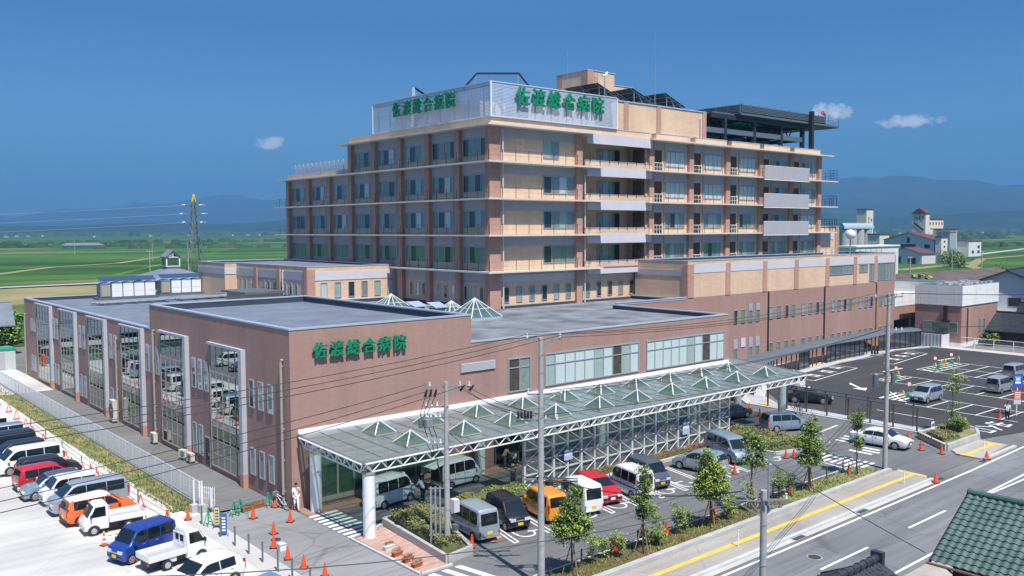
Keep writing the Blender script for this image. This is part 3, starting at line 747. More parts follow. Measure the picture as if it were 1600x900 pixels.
# ---------------------------------------------------------------- low brown building (podium)
pod = thing('hospital_podium', 'low brown tiled hospital block with mirror windows, grey flat roofs and a green sign', 'hospital building', (25.16, 50.6, 0))
m = MB()
m.prism([(25.16, 50.6), (70.6, 50.6), (70.6, 64.9), (82.6, 64.9), (82.6, 74), (60.2, 74), (60.2, 92), (50, 92), (50, 121), (25.16, 121)], -0.02, 8.95, 'brown_tile')
m.build('walls', pod)
m = MB()   # tall front volume walls above the low roof
m.prism([(25.16, 50.6), (39.5, 50.6), (39.5, 76.0), (25.16, 76.0)], 8.95, 10.85, 'brown_tile')
m.build('upper_walls', pod)
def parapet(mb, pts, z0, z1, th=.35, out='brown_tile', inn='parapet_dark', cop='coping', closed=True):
    """wall round a flat roof, the outer skin flush below; drawn anticlockwise"""
    n = len(pts); P = [Vector((p[0], p[1], 0)) for p in pts]
    def off(i, d):
        a = P[i] - P[i - 1]; c = P[(i + 1) % n] - P[i]; a.normalize(); c.normalize()
        na = Vector((-a.y, a.x, 0)); nc = Vector((-c.y, c.x, 0)); k = 1 + na.dot(nc)
        return P[i] + (na + nc) * (d / k)
    A = [off(i, 0) for i in range(n)]; B = [off(i, th) for i in range(n)]; C = [off(i, -.04) for i in range(n)]; D = [off(i, th + .04) for i in range(n)]
    for i in range(n if closed else n - 1):
        j = (i + 1) % n
        mb.add([(A[i].x, A[i].y, z0), (A[j].x, A[j].y, z0), (A[j].x, A[j].y, z1), (A[i].x, A[i].y, z1)], [(0, 1, 2, 3)], out)
        mb.add([(B[i].x, B[i].y, z0), (B[i].x, B[i].y, z1), (B[j].x, B[j].y, z1), (B[j].x, B[j].y, z0)], [(0, 1, 2, 3)], inn)
        q = [C[i], C[j], D[j], D[i]]
        mb.add([(v.x, v.y, z1) for v in q] + [(v.x, v.y, z1 + .10) for v in q], [(3, 2, 1, 0), (4, 5, 6, 7), (0, 1, 5, 4), (2, 3, 7, 6)], cop)
m = MB()
parapet(m, [(25.16, 50.6), (39.5, 50.6), (39.5, 76.0), (25.16, 76.0)], 10.85, 11.35); m.build('parapet', pod)
m = MB()
parapet(m, [(25.16, 76.0), (39.5, 76.0), (39.5, 50.6), (70.6, 50.6), (70.6, 64.9), (82.6, 64.9), (82.6, 74), (60.2, 74), (60.2, 92), (50, 92), (50, 121), (25.16, 121)], 8.95, 9.35)
m.build('parapet', pod)
m = MB(); m.box(25.5, 39.15, 50.95, 75.65, 10.78, 10.86, 'roof_grey')
m.build('roof', pod)
m = MB(); m.prism([(25.5, 76.01), (49.7, 76.01), (49.7, 120.7), (25.5, 120.7)], 8.9, 8.97, 'roof_grey')
m.prism([(39.51, 50.95), (70.25, 50.95), (70.25, 65.15), (82.6, 65.15), (82.6, 73.39), (60.2, 73.39), (60.2, 92), (49.71, 92), (49.71, 76.005), (39.51, 76.005)], 8.9, 8.968, 'roof_patchy'); m.build('roof', pod)
# salmon pedestal + pale piers and tall mirror windows down the long side
bays = [(57.1, 63.2), (67.3, 73.5), (77.4, 83.7), (87.8, 94.0), (97.9, 104.4), (107.6, 114.7)]
for i, (y0, y1) in enumerate(bays):
    z1 = 9.45 if i < 2 else 9.2
    z0 = 0.35
    window(pod, 'X', 25.16, y0 + .55, y1, z0, z1 - .12, cols=5, rows=[z0 + (z1 - .12 - z0) * k / 9 for k in range(1, 9)], name='mirror_window', frame='frame_tan', glass='mirror_glass', backs=('room_dark', 'room_brown', 'room_dark'), fw=.10, mw=.06)
    p = MB(); p.box(24.82, 25.15, y0, y0 + .5, 0.95, z1 + .05, 'pier_grey'); p.box(24.80, 25.15, y0 - .02, y0 + .52, -0.02, 0.95, 'salmon_tile')
    if i < 2: p.box(24.9, 25.15, y0 + .5, y1 + .1, z1 - .12, z1 + .05, 'pier_grey')
    else: p.box(24.9, 25.15, y0 + .5, y1 + .1, z1 - .12, z1, 'pier_grey')
    p.build('pier', pod)
def slim_row(parent, face, c, starts, w_, v0, v1, backs=None, name='narrow_window', louver=0, frame='frame_grey'):
    for k, u in enumerate(starts):
        bk = (random.choice(['curtain_pale', 'room_dark', 'curtain_white', 'sash_dark']),) if backs is None else (backs[k % len(backs)],)
        vv0 = v0
        if louver:
            q = MB(); wbox(q, face, c, u, u + w_, v1 - louver, v1, 0, .07, 'frame_grey')
            n_ = int(louver / .1)
            for j in range(n_): wbox(q, face, c, u + .04, u + w_ - .04, v1 - louver + .03 + j * .1, v1 - louver + .07 + j * .1, .07, .10, 'pale_panel')
            q.build('louvre', parent); window(parent, face, c, u, u + w_, v0, v1 - louver - .002, 1, 1, name, frame, backs=bk)
        else: window(parent, face, c, u, u + w_, v0, v1, 1, 1, name, frame, backs=bk)
for (ys, a, t_) in (((105.5, 106.8), 5.7, 8.0), ((95.2, 96.6), 5.7, 8.0), ((85.1, 86.4), 5.7, 8.0), ((73.9, 75.1, 76.3), 5.7, 8.0), ((63.6, 64.8, 66.0), 5.7, 8.0), ((53.0, 54.4, 55.8), 5.7, 7.6), ((115.7, 117.0), 5.7, 7.2)):
    slim_row(pod, 'X', 25.16, ys, .72, a, t_, backs=['curtain_pale', 'curtain_white', 'room_dark'], louver=0.75 if len(ys) < 4 and t_ == 8.0 else 0)
for (ys, a, t_) in (((105.5, 106.8), .7, 2.9), ((95.2, 96.6), .7, 2.9), ((85.1, 86.4), .7, 2.9), ((64.9, 66.1), .7, 3.0), ((53.0, 54.4, 55.8), 1.1, 2.95), ((115.9, 117.2), .9, 2.8)):
    slim_row(pod, 'X', 25.16, ys, .72, a, t_, backs=['curtain_white', 'curtain_pale'])
d = MB(); d.box(25.10, 25.158, 63.5, 64.5, 0.05, 2.3, 'frame_grey'); d.box(25.085, 25.11, 63.6, 64.4, .15, 2.2, 'room_brown'); dr = d.build('door', pod)
d = MB(); d.box(25.03, 25.085, 63.68, 63.74, .95, 1.15, 'galv'); d.build('handle', dr)
def downpipe(parent, p, z0, z1, r=.07, m='frame_tan', off=(-.14, 0)):
    q = MB(); x, y = p[0] + off[0], p[1] + off[1]
    q.tube([(p[0], p[1], z1), (x, y, z1 + .03), (x, y, z1 - .15), (x, y, z0)], r, m, 8)
    for z in [z0 + 1 + k * 2 for k in range(int((z1 - z0 - 1) / 2) + 1)]: q.box(min(x, p[0]) - (.08 if off[1] else 0), max(x, p[0]) + (.08 if off[1] else 0), min(y, p[1]) - (.08 if off[0] else 0), max(y, p[1]) + (.08 if off[0] else 0), z, z + .05, m)
    q.build('downpipe', parent, smooth=40)
for y, z1 in ((51.5, 9.4), (74.9, 9.3), (84.9, 7.7), (120.3, 7.5)): downpipe(pod, (25.14, y), 0, z1, .085)
# front windows
def band(u0, u1, z0, zm, z1, n, backs):
    f = window(pod, 'Y', 50.6, u0, u1, z0, z1, cols=n, rows=[zm], name='window_band', glass='band_glass', backs=backs, fw=.09, mw=.08)
    return f
band(42.95, 45.25, 5.25, 7.1, 7.85, 2, ('room_brown', 'sash_dark'))
band(46.75, 57.75, 5.3, 7.0, 7.88, 10, ('curtain_pale', 'curtain_white', 'curtain_white', 'curtain_white', 'curtain_white', 'curtain_pale', 'curtain_white', 'room_brown', 'curtain_pale', 'curtain_white'))
band(58.75, 69.95, 5.25, 7.0, 7.85, 10, ('curtain_white', 'curtain_white', 'curtain_white', 'curtain_white', 'curtain_white', 'curtain_pale', 'curtain_white', 'room_brown', 'curtain_white', 'curtain_white'))
q = MB(); wbox(q, 'Y', 50.6, 38.45, 41.7, 7.25, 7.92, 0, .08, 'frame_grey')
for k in range(7): wbox(q, 'Y', 50.6, 38.5, 41.65, 7.29 + .09 * k, 7.34 + .09 * k, .08, .12, 'pale_panel')
q.build('louvre', pod)
# ground floor under the canopy: green glazing, brown wall, dark entrance
f = MB(); 
for k in range(9): x = 27.1 + 1.22 * k; f.box(x - .06, x + .06, 50.44, 50.585, 0.0, 4.2, 'frame_tan')
f.box(27.1, 36.9, 50.45, 50.58, 0.0, .45, 'frame_tan'); f.box(27.1, 36.9, 50.45, 50.58, 3.3, 3.4, 'frame_tan'); gf = f.build('glazed_front', pod)
p = MB(); p.box(27.15, 36.85, 50.50, 50.51, .45, 4.2, 'green_glass'); p.build('pane', gf)
p = MB(); p.box(27.12, 36.88, 50.57, 50.583, .45, 4.2, 'blind_green'); p.build('blind', gf)
p = MB(); p.box(41.6, 66.5, 50.53, 50.585, 0.0, 3.7, 'room_dark')
for k in range(21): x = 41.6 + 1.24 * k; p.box(x - .05, x + .05, 50.40, 50.529, 0, 3.7, 'mid_steel')
p.box(41.6, 66.5, 50.42, 50.53, 2.4, 2.52, 'mid_steel'); en = p.build('entrance_doors', pod)
p = MB(); p.box(41.65, 66.4, 50.46, 50.47, 0.02, 3.68, 'window_glass'); p.build('pane', en)
# glass pyramids over the low roof
def pyramid(parent, cx, cy_, half, z0, h, name='roof_pyramid', glass='green_glass', r=.05, base=.25, n=1, curb='coping'):
    b = MB(); b.box(cx - half, cx + half, cy_ - half, cy_ + half, z0, z0 + base, curb); o = b.build(name, parent)
    z = z0 + base; ap = (cx, cy_, z + h); c4 = [(cx - half, cy_ - half, z), (cx + half, cy_ - half, z), (cx + half, cy_ + half, z), (cx - half, cy_ + half, z)]
    f = MB()
    for p in c4: f.bar(p, ap, r * 1.6, 'white_steel')
    for i in range(4):
        a, c = Vector(c4[i]), Vector(c4[(i + 1) % 4]); 
        for k in range(1, n): f.bar(a.lerp(c, k / n), ap, r, 'white_steel')
        if n > 1: f.bar(a.lerp(Vector(ap), .45), c.lerp(Vector(ap), .45), r, 'white_steel')
    f.build('ribs', o)
    g_ = MB(); g_.add(c4 + [ap], [(0, 1, 4), (1, 2, 4), (2, 3, 4), (3, 0, 4)], glass); g_.build('pane', o)
    return o
pyramid(pod, 51.2, 79.3, 1.75, 8.97, 1.6, n=3); pyramid(pod, 52.9, 67.2, 1.9, 8.97, 1.75, n=3); pyramid(pod, 54.8, 73.5, 1.1, 8.97, 1.0, n=3)
for (x, y) in ((52.3, 76.2), (53.3, 73.9)):
    v = MB(); v.box(x - .6, x + .6, y - .6, y + .6, 8.97, 9.6, 'mid_steel'); v.prism([(x - .8, y - .8), (x + .8, y - .8), (x + .8, y + .8), (x - .8, y + .8)], 9.6, 9.68, 'coping')
    v.add([(x - .8, y - .8, 9.68), (x + .8, y - .8, 9.68), (x + .8, y + .8, 10.1), (x - .8, y + .8, 10.1)], [(0, 1, 2, 3)], 'coping'); v.build('roof_vent', pod)
# brown upstand wall seen past the roof corner
w_ = MB(); w_.box(70.6, 82.6, 64.95, 65.2, 8.9, 9.55, 'brown_tile'); w_.box(70.55, 82.6, 64.9, 65.25, 9.55, 9.64, 'coping'); w_.build('parapet', pod)

# ---------------------------------------------------------------- lettering (green cut-out characters)
def lettering(name, label, text, face, c, us, z, size, ext, depth):
    t = thing(name, label, 'sign', (us[0], c, z) if face == 'Y' else (c, us[0], z))
    for ch, u in zip(text, us):
        cu = bpy.data.curves.new('glyph', 'FONT'); cu.body = ch; cu.size = size; cu.extrude = ext; cu.offset = size * 0.010
        cu.align_x = 'CENTER'; cu.resolution_u = 3
        tmp = link(bpy.data.objects.new('tmp', cu)); bpy.context.view_layer.update()
        me = bpy.data.meshes.new_from_object(tmp.evaluated_get(bpy.context.evaluated_depsgraph_get()))
        bpy.data.objects.remove(tmp)
        zs = [v.co.y for v in me.vertices]; dz = -(min(zs) + max(zs)) / 2 if zs else 0
        M = Matrix.Translation((0, 0, z)) 
        if face == 'Y': W = Matrix.Translation((u, c - depth, z)) @ Matrix.Rotation(R_(90), 4, 'X')
        else: W = Matrix.Translation((c - depth, u, z)) @ Matrix.Rotation(R_(-90), 4, 'Z') @ Matrix.Rotation(R_(90), 4, 'X')
        V = [v.co.copy() for v in me.vertices]; Fc = [list(f.vertices) for f in me.polygons]; nv = len(V); me = bpy.data.meshes.new('character')   # three copies a hair apart make bold strokes
        me.from_pydata([(v.x + size * sx, v.y, v.z + .004 * k_) for k_, sx in enumerate((0, -.017, .017)) for v in V], [], [[a + nv * k_ for a in f] for k_ in range(3) for f in Fc])
        me.transform(Matrix.Translation((0, dz, 0))); me.transform(ORG[t].inverted() @ W)
        me.materials.clear(); me.materials.append(MATS['sign_green'])
        o = link(bpy.data.objects.new('character', me)); o.parent = t; ORG[o] = ORG[t]
        b = MB()
        for dz in (-size * .2, size * .2):
            if face == 'Y': b.box(u - .03, u + .03, c - depth + ext * .5, c + .02, z + dz - .03, z + dz + .03, 'galv')
            else: b.box(c - depth + ext * .5, c + .02, u - .03, u + .03, z + dz - .03, z + dz + .03, 'galv')
        b.build('bracket', o)
    return t
TXT = '佐渡総合病院'
lettering('wall_sign', 'green six-character sign on the brown front wall', TXT, 'Y', 50.6, [27.2 + 1.2 * k for k in range(6)], 9.98, 1.06, .07, .2)

# ---------------------------------------------------------------- ward tower
tow = thing('hospital_tower', 'tall beige hospital ward block with salmon pillars and pale floor slabs', 'hospital building', (60, 73.4, 0))
F = [13.0, 16.9, 20.8, 24.7, 28.55]        # slab levels: floors 4,5,6,7 and roof
XW, YW = 60.05, 73.4
m = MB()
BASE = [(XW, YW), (73.8, YW), (73.8, 76.0), (84.8, 76.0), (84.8, YW), (125.2, YW), (125.2, 94), (80, 94), (80, 119.8), (XW, 119.8)]
BASE7 = [(XW, YW), (73.8, YW), (73.8, 76.0), (84.8, 76.0), (84.8, YW), (125.2, YW), (125.2, 94), (80, 94), (80, 102.4), (XW, 102.4)]
m.prism([(XW, YW), (125.2, YW), (125.2, 94), (80, 94), (80, 119.8), (XW, 119.8)], 8.9, 13.0, 'beige_tile')
m.prism(BASE, 13.0, 24.7, 'beige_tile'); m.prism(BASE7, 24.7, 28.5, 'beige_tile')
m.build('walls', tow)
m = MB()   # parapets with coping
parapet(m, [(59.85, 73.15), (85.4, 73.15), (85.4, 94), (80, 94), (80, 102.3), (59.85, 102.3)], 28.66, 29.35, .3, 'beige_tile', 'beige_tile', 'coping')
for x0, x1 in ((86.7, 93.3), (94.5, 101.3), (102.5, 109.1), (110.2, 116.8), (118.0, 125.1)):
    m.box(x0, x1, 73.2, 80, 28.66, 29.42, 'beige_tile'); m.box(x0 - .04, x1 + .04, 73.16, 80.04, 29.42, 29.5, 'coping')
m.box(85.45, 125.2, 73.9, 93.9, 28.5, 28.9, 'roof_grey')
m.box(60.3, 79.9, 102.4, 119.6, 24.68, 24.75, 'roof_grey')
parapet(m, [(59.9, 102.32), (80.1, 102.32), (80.1, 119.9), (59.9, 119.9)], 24.8, 25.4, .3, 'beige_tile', 'beige_tile', 'coping')
m.build('parapet', tow)
m = MB(); m.box(60.2, 85.0, 73.5, 93.9, 28.62, 28.70, 'roof_grey'); m.box(60.2, 79.7, 93.9, 102.0, 28.62, 28.70, 'roof_grey'); m.build('roof', tow)
# grey bands under each slab, salmon pillars
for fi in range(4):
    z0 = F[fi]; zt = F[fi + 1]
    b = MB()
    yend = 119.7 if fi < 3 else 102.3
    b.box(XW - .05, XW + .1, YW + .4, yend, z0 + 2.72, zt - .10, 'grey_panel')
    b.box(61.0, 73.0, YW - .06, YW + .1, z0 + 2.72, zt - .10, 'grey_panel'); b.box(85.2, 125.1, YW - .06, YW + .1, z0 + 2.72, zt - .10, 'grey_panel'); b.build('fascia_band', tow)
b = MB(); b.box(XW - .05, XW + .1, YW + .4, 92, 11.75, 12.88, 'grey_panel'); b.box(61.0, 84.9, YW - .06, YW + .1, 11.85, 12.6, 'pale_panel'); b.build('fascia_band', tow)
PL = [119.4, 113.3, 107.5, 101.75, 96.0, 90.2, 84.5, 78.75]
for i, y in enumerate(PL):
    b = MB(); zt = 24.6 if i < 3 else 28.45
    z_ = 12.98 if i < 5 else 8.95
    b.box(59.55, XW, y - .42, y + .42, z_, zt, 'salmon_tile'); b.build('pillar', tow)
b = MB(); b.box(59.55, 61.05, 73.0, 73.55, 8.95, 28.45, 'salmon_tile'); b.box(59.55, XW, 73.5, 73.75, 8.95, 28.45, 'salmon_tile'); b.build('pillar', tow)
PF = [73.0, 85.65, 93.55, 101.5, 109.35, 117.15, 124.85]
for i, x in enumerate(PF):
    b = MB(); b.box(x - .45, x + .45, 73.0, YW, (8.95 if i == 0 else 12.9), 28.45, 'salmon_tile'); b.build('pillar', tow)
# projecting slabs with thin railing posts
def slab(z, y1, xr, right=True, th=.17, ends=(75.9, 83.9), name='floor_slab'):
    b = MB()
    b.prism([(58.6, 71.95), (ends[0], 71.95), (ends[0], 73.3), (60.0, 73.3), (60.0, y1), (58.6, y1)], z - th / 2, z + th / 2, 'slab_paint')
    if right: b.box(ends[1], xr, 71.95, 73.35, z - th / 2, z + th / 2, 'slab_paint')
    if xr > 126: b.box(125.21, xr, 73.36, 80, z - th / 2, z + th / 2, 'slab_paint')
    return b.build(name, tow)
slab(F[0], 91.3, 84, right=False); slab(F[1], 121.8, 128.4); slab(F[2], 121.8, 128.4); slab(F[3], 120.6, 128.4); slab(F[4], 103.6, 127.0, ends=(74.6, 84.7))
def railing(z, y1, segs, name='railing', h=1.15, xw=58.68):
    b = MB()
    y = 72.05
    while y < y1: b.box(xw - .02, xw + .02, y - .02, y + .02, z, z + h, 'black_metal'); y += 1.85
    for zz in (.55, 1.1): b.box(xw - .006, xw + .006, 72.05, y1, z + zz - .006, z + zz + .006, 'black_metal')
    for (x0, x1) in segs:
        x = x0
        while x <= x1 + .01: b.box(x - .02, x + .02, 72.0, 72.04, z, z + h, 'black_metal'); x += 1.85
        for zz in (.55, 1.1): b.box(x0, x1, 72.014, 72.026, z + zz - .006, z + zz + .006, 'black_metal')
    b.build(name, tow)
railing(F[0] + .1, 91.2, [(58.7, 75.8)]); railing(F[1] + .1, 121.7, [(58.7, 75.8), (84.0, 128.2)]); railing(F[2] + .1, 121.7, [(58.7, 75.8), (84.0, 128.2)]); railing(F[3] + .1, 102, [(58.7, 75.8), (84.0, 128.2)])
for fi in (1, 2, 3):
    b = MB()
    for x in (126.2, 127.2, 128.2):
        for y in (72.1, 75, 78): b.box(x - .02, x + .02, y - .02, y + .02, F[fi] + .1, F[fi] + 1.7, 'black_metal')
    for z in (.5, .9, 1.3, 1.7): b.box(125.5, 128.25, 72.08, 72.11, F[fi] + z, F[fi] + z + .03, 'black_metal'); b.box(128.2, 128.23, 72.1, 79, F[fi] + z, F[fi] + z + .03, 'black_metal')
    b.build('railing', tow)
# windows, left face: four sashes; the outer ones are dark storm sashes
SETS = [('sash_dark', 'curtain_white', 'room_dark', 'sash_dark'), ('curtain_pale', 'sash_dark', 'room_dark', 'curtain_pale'), ('sash_dark', 'room_dark', 'room_dark', 'sash_dark'), ('sash_dark', 'curtain_pale', 'room_dark', 'sash_dark'), ('sash_dark', 'room_dark', 'curtain_green', 'sash_dark'), ('room_dark', 'sash_dark', 'sash_dark', 'room_dark'), ('sash_dark', 'room_dark', 'sash_dark', 'room_dark')]
GS = [('sash_dark', 'curtain_green', 'room_dark', 'sash_dark'), ('sash_dark', 'curtain_green', 'curtain_green', 'sash_dark'), ('sash_dark', 'room_dark', 'curtain_green', 'sash_dark')]
edges = PL + [73.35]
for fi in range(4):
    for k in range(8):
        if fi == 3 and k < 3: continue
        y1, y0 = edges[k], edges[k + 1]
        window(tow, 'X', XW, y0 + .62, y1 - .62 if k else y1 - .6, F[fi] + .78, F[fi] + 2.70, cols=4, rows=1, backs=random.choice(GS if fi == 0 else SETS), fw=.08, mw=.07)
slim_row(tow, 'X', XW, [74.6, 76.2, 77.4, 79.8, 81.2, 82.6, 85.5, 86.8, 88.1], .72, 9.75, 11.35, backs=['room_brown', 'curtain_pale', 'room_dark', 'curtain_white'], frame='pale_panel')
# front face
for fi in range(4):
    if fi == 3: window(tow, 'Y', YW, 67.6, 70.0, F[fi] + .75, F[fi] + 2.75, cols=2, backs=('curtain_pale', 'sash_dark'))
    else: window(tow, 'Y', YW, 67.6, 72.5, F[fi] + .75, F[fi] + 2.70, cols=4, backs=('room_dark', 'sash_dark', ('curtain_green', 'curtain_pale', 'curtain_white')[fi], 'sash_dark'))
    # balcony recess
    z = F[fi]
    window(tow, 'Y', 76.0, 73.9, 76.4, z + .8, z + 2.65, cols=2, backs=('curtain_pale', 'sash_dark')); 
    window(tow, 'Y', 76.0, 78.9, 83.0, z + .5, z + 2.65, cols=4, backs=('sash_dark', 'curtain_pale', 'sash_dark', 'room_dark'))
    b = MB(); b.box(84.2, 84.76, 73.5, 74.9, z + .1, z + 2.7, 'room_brown'); b.build('doorway', tow)
    b = MB(); b.box(73.5, 85.1, 72.75, 76.0, z - .1, z + .1, 'pale_panel'); b.build('balcony_floor', tow)
    b = MB(); b.box(73.5, 85.2, 72.55, 72.75, z + .1, z + .78, 'beige_tile'); b.box(73.46, 85.24, 72.51, 72.79, z + .78, z + .84, 'coping')
    if fi > 0: b.box(73.9, 85.1, 72.50, 72.75, z - 1.0, z + .099, 'pale_panel')
    x = 74.2
    while x < 85: b.box(x - .02, x + .02, 72.48, 72.52, z + .5, z + 1.5, 'black_metal'); x += 1.6
    b.build('balcony_parapet', tow)
    # five bays on the right
    for k in range(5):
        x = PF[k + 1] + .5
        b = MB(); b.box(x + .05, x + 1.85, YW - .03, YW + .02, z + .1, z + 2.9, 'room_brown'); b.box(x + .05, x + .12, YW - .10, YW - .031, z + .1, z + 2.9, 'beige_tile'); b.box(x + 1.78, x + 2.0, YW - .12, YW - .031, z + .1, z + 2.9, 'beige_tile')
        dw = b.build('balcony_door', tow)
        b = MB()
        for q in range(4): b.box(x + .15 + q * .53, x + .19 + q * .53, YW - .22, YW - .18, z + .1, z + 1.15, 'white_steel')
        b.box(x + .12, x + 1.8, YW - .225, YW - .175, z + 1.1, z + 1.16, 'white_steel'); b.box(x + .12, x + 1.8, YW - .22, YW - .18, z + .6, z + .64, 'white_steel'); b.build('guard_rail', dw)
        bk = random.choice([('curtain_white',) * 4, ('sash_dark', 'room_dark', 'curtain_pale', 'sash_dark'), ('sash_dark', 'curtain_pale', 'curtain_pale', 'sash_dark'), ('room_dark', 'curtain_green', 'sash_dark', 'curtain_pale')]) if fi else random.choice([('curtain_green', 'curtain_pale', 'sash_dark', 'curtain_green'), ('curtain_green', 'room_dark', 'curtain_green', 'sash_dark')])
        if (fi, k) in ((2, 0), (2, 1)): bk = ('curtain_white',) * 4
        window(tow, 'Y', YW, x + 2.55, x + 6.35, z + .72, z + 2.68, cols=4, backs=bk)
slim_row(tow, 'Y', YW, [61.7 + 1.88 * k for k in range(6)], .82, 9.6, 11.3, backs=['room_dark', 'curtain_pale', 'sash_dark'])
slim_row(tow, 'Y', YW, [74.25 + 1.92 * k for k in range(6)], .8, 9.6, 11.3, backs=['sash_dark', 'room_dark', 'room_dark'])
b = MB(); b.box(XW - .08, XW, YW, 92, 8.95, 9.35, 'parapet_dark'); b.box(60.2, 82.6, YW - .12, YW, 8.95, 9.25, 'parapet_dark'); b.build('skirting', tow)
for (y, z0, z1) in ((79.3, 13.1, 24.5), (96.6, 13.1, 24.5), (108.1, 13.1, 20.7), (90.7, 13.1, 24.5), (119.0, 13.1, 20.0)): downpipe(tow, (59.6, y), z0, z1, .06)
downpipe(tow, (61.3, 73.0), 9.0, 28.3, .08, 'pale_panel', (0, -.14)); downpipe(tow, (73.75, 73.2), 9.0, 24.0, .08, 'pale_panel', (0, -.3))
for k in range(5): downpipe(tow, (PF[k + 1] + 2.8, YW - .02), 12.9, 28.2, .06, 'beige_tile', (0, -.1))
b = MB(); b.box(73.9, 85.15, 72.5, 72.75, 27.45, 28.45, 'pale_panel'); b.box(73.5, 85.2, 72.5, 76, 28.45, 28.6, 'pale_panel'); b.build('fascia_band', tow)
b = MB(); b.box(73.9, 85.1, 72.5, 72.75, 12.3, 12.89, 'pale_panel'); b.build('fascia_band', tow)
# perforated white balcony screens
for fi in (1, 2, 3):
    b = MB(); z0, z1 = F[fi] - .28, F[fi] + 1.62
    for k in range(20): b.box(108.2, 119.7, 71.72, 71.74, z0 + k * .095, z0 + k * .095 + .062, 'pale_panel')
    for k in range(13): x = 108.2 + k * .958; b.box(x - .03, x + .03, 71.745, 71.80, z0, z1, 'pale_panel')
    b.box(108.15, 119.75, 71.70, 71.82, z1, z1 + .06, 'white_steel'); b.box(108.15, 119.75, 71.70, 71.82, z0 - .06, z0, 'white_steel')
    b.box(108.2, 119.7, 71.82, 71.84, z0, z1, 'grey_panel'); b.build('balcony_screen', tow)
# set-back penthouse block and stair tower
b = MB(); b.box(79.3, 97.6, 74.0, 92, 28.7, 32.95, 'beige_tile'); b.box(79.2, 97.7, 73.9, 92.1, 32.95, 33.1, 'coping')
for x in (81.5, 87.6, 96.9): b.box(x, x + .85, 73.93, 73.999, 28.7, 32.94, 'salmon_tile')
b.build('penthouse', tow); downpipe(tow, (96.4, 73.95), 29.2, 32.0, .07, 'pale_panel', (0, -.14))
b = MB(); b.box(85.4, 90.6, 84.0, 89.9, 33.0, 38.6, 'beige_tile'); b.box(85.32, 90.68, 83.92, 89.98, 38.6, 38.72, 'coping'); b.box(85.33, 86.5, 83.93, 84.9, 33, 38.59, 'salmon_tile')
b.box(90.6, 94.6, 84.3, 89.6, 33.0, 37.15, 'beige_tile'); b.box(90.61, 94.68, 84.22, 89.68, 37.15, 37.25, 'coping'); b.box(85.36, 85.5, 88.8, 89.9, 33, 38.6, 'salmon_tile'); st = b.build('stair_tower', tow)
b = MB()
for k in range(12): b.box(86.7, 87.2, 83.86, 83.89, 33.3 + k * .42, 33.33 + k * .42, 'salmon_tile')
for x in (86.7, 87.2): b.box(x - .02, x + .02, 83.86, 83.90, 33, 39.3, 'galv')
b.build('ladder', st)
# louvre screen on the roof corner
mat('louvre_blue', (0.46, 0.53, 0.65), 0.5, var=.05)
b = MB()
z0, z1 = 29.45, 33.05
for k in range(24):
    z = z0 + .12 + k * .147
    b.box(59.75, 59.80, 73.0, 96.2, z, z + .095, 'louvre_blue'); b.box(59.8, 79.2, 72.98, 73.03, z, z + .095, 'louvre_blue')
b.box(59.70, 59.86, 72.92, 73.08, z0, z1 + .1, 'white_steel'); b.box(79.15, 79.28, 72.92, 73.06, z0, z1, 'white_steel'); b.box(59.70, 59.83, 96.15, 96.3, z0, z1, 'white_steel')
for z in (z0, z1): b.box(59.70, 59.84, 73.08, 96.15, z, z + .1, 'pale_panel'); b.box(59.86, 79.15, 72.93, 73.06, z, z + .1, 'pale_panel')
sc_ = b.build('roof_screen', tow)
b = MB()
for k in range(9): y = 74.5 + 2.6 * k; b.box(60.0, 60.12, y - .06, y + .06, 28.7, 33.0, 'galv'); b.bar((60.1, y, 32.9), (62.2, y, 28.9), .09, 'galv')
for k in range(8): x = 61.5 + 2.4 * k; b.box(x - .06, x + .06, 73.2, 73.32, 28.7, 33.0, 'galv'); b.bar((x, 73.3, 32.9), (x, 75.4, 28.9), .09, 'galv')
for z in (30.2, 31.4, 32.6): b.box(59.86, 59.93, 73.2, 96, z, z + .07, 'galv'); b.box(60, 79, 73.09, 73.16, z, z + .07, 'galv')
b.build('screen_posts', sc_)
b = MB()
b.box(62.3, 66.0, 78, 95, 28.72, 31.9, 'pale_panel'); b.box(67.0, 78.0, 75.2, 79, 28.72, 31.6, 'pale_panel'); b.build('plant_units', tow)
# black trapezoid frames above the screen
b = MB()
pts = [(61.0, 79.4, 33.1), (62.2, 78.4, 34.85), (65.8, 75.4, 34.85), (66.7, 74.6, 33.3)]
for p, q in zip(pts, pts[1:]): b.bar(p, q, .2, 'dark_steel')
b.bar((61.4, 79.1, 28.8), pts[1], .13, 'galv'); b.bar((65.3, 75.8, 29), pts[2], .13, 'galv'); b.build('roof_frame', tow)
b = MB(); b.bar((60.5, 92.0, 32.9), (61.5, 89.6, 34.6), .07, 'galv'); b.bar((61.5, 89.6, 34.6), (62.2, 87.6, 33.3), .22, 'dark_steel'); b.bar((61.3, 89.9, 28.8), (61.5, 89.6, 34.6), .34, 'pale_panel')
b.build('roof_frame', tow)
# lower-roof louvre fence at the far left
b = MB()
for k in range(14): y = 103.2 + 1.25 * k; b.box(60.9, 60.97, y - .04, y + .04, 25.3, 27.0, 'white_steel')
for k in range(15): b.box(60.86, 60.89, 103.2, 119.4, 25.45 + k * .1, 25.50 + k * .1, 'pale_panel')
b.build('roof_screen', tow)
lettering('rooftop_sign', 'green six-character sign on the sunlit rooftop louvre screen', TXT, 'Y', 73.0, [64.0 + 2.32 * k for k in range(6)], 31.9, 2.0, .10, .35)
lettering('rooftop_sign', 'green six-character sign on the shaded left side of the rooftop screen', TXT, 'X', 59.75, [90.1 - 2.14 * k for k in range(6)], 31.85, 1.85, .10, .45)

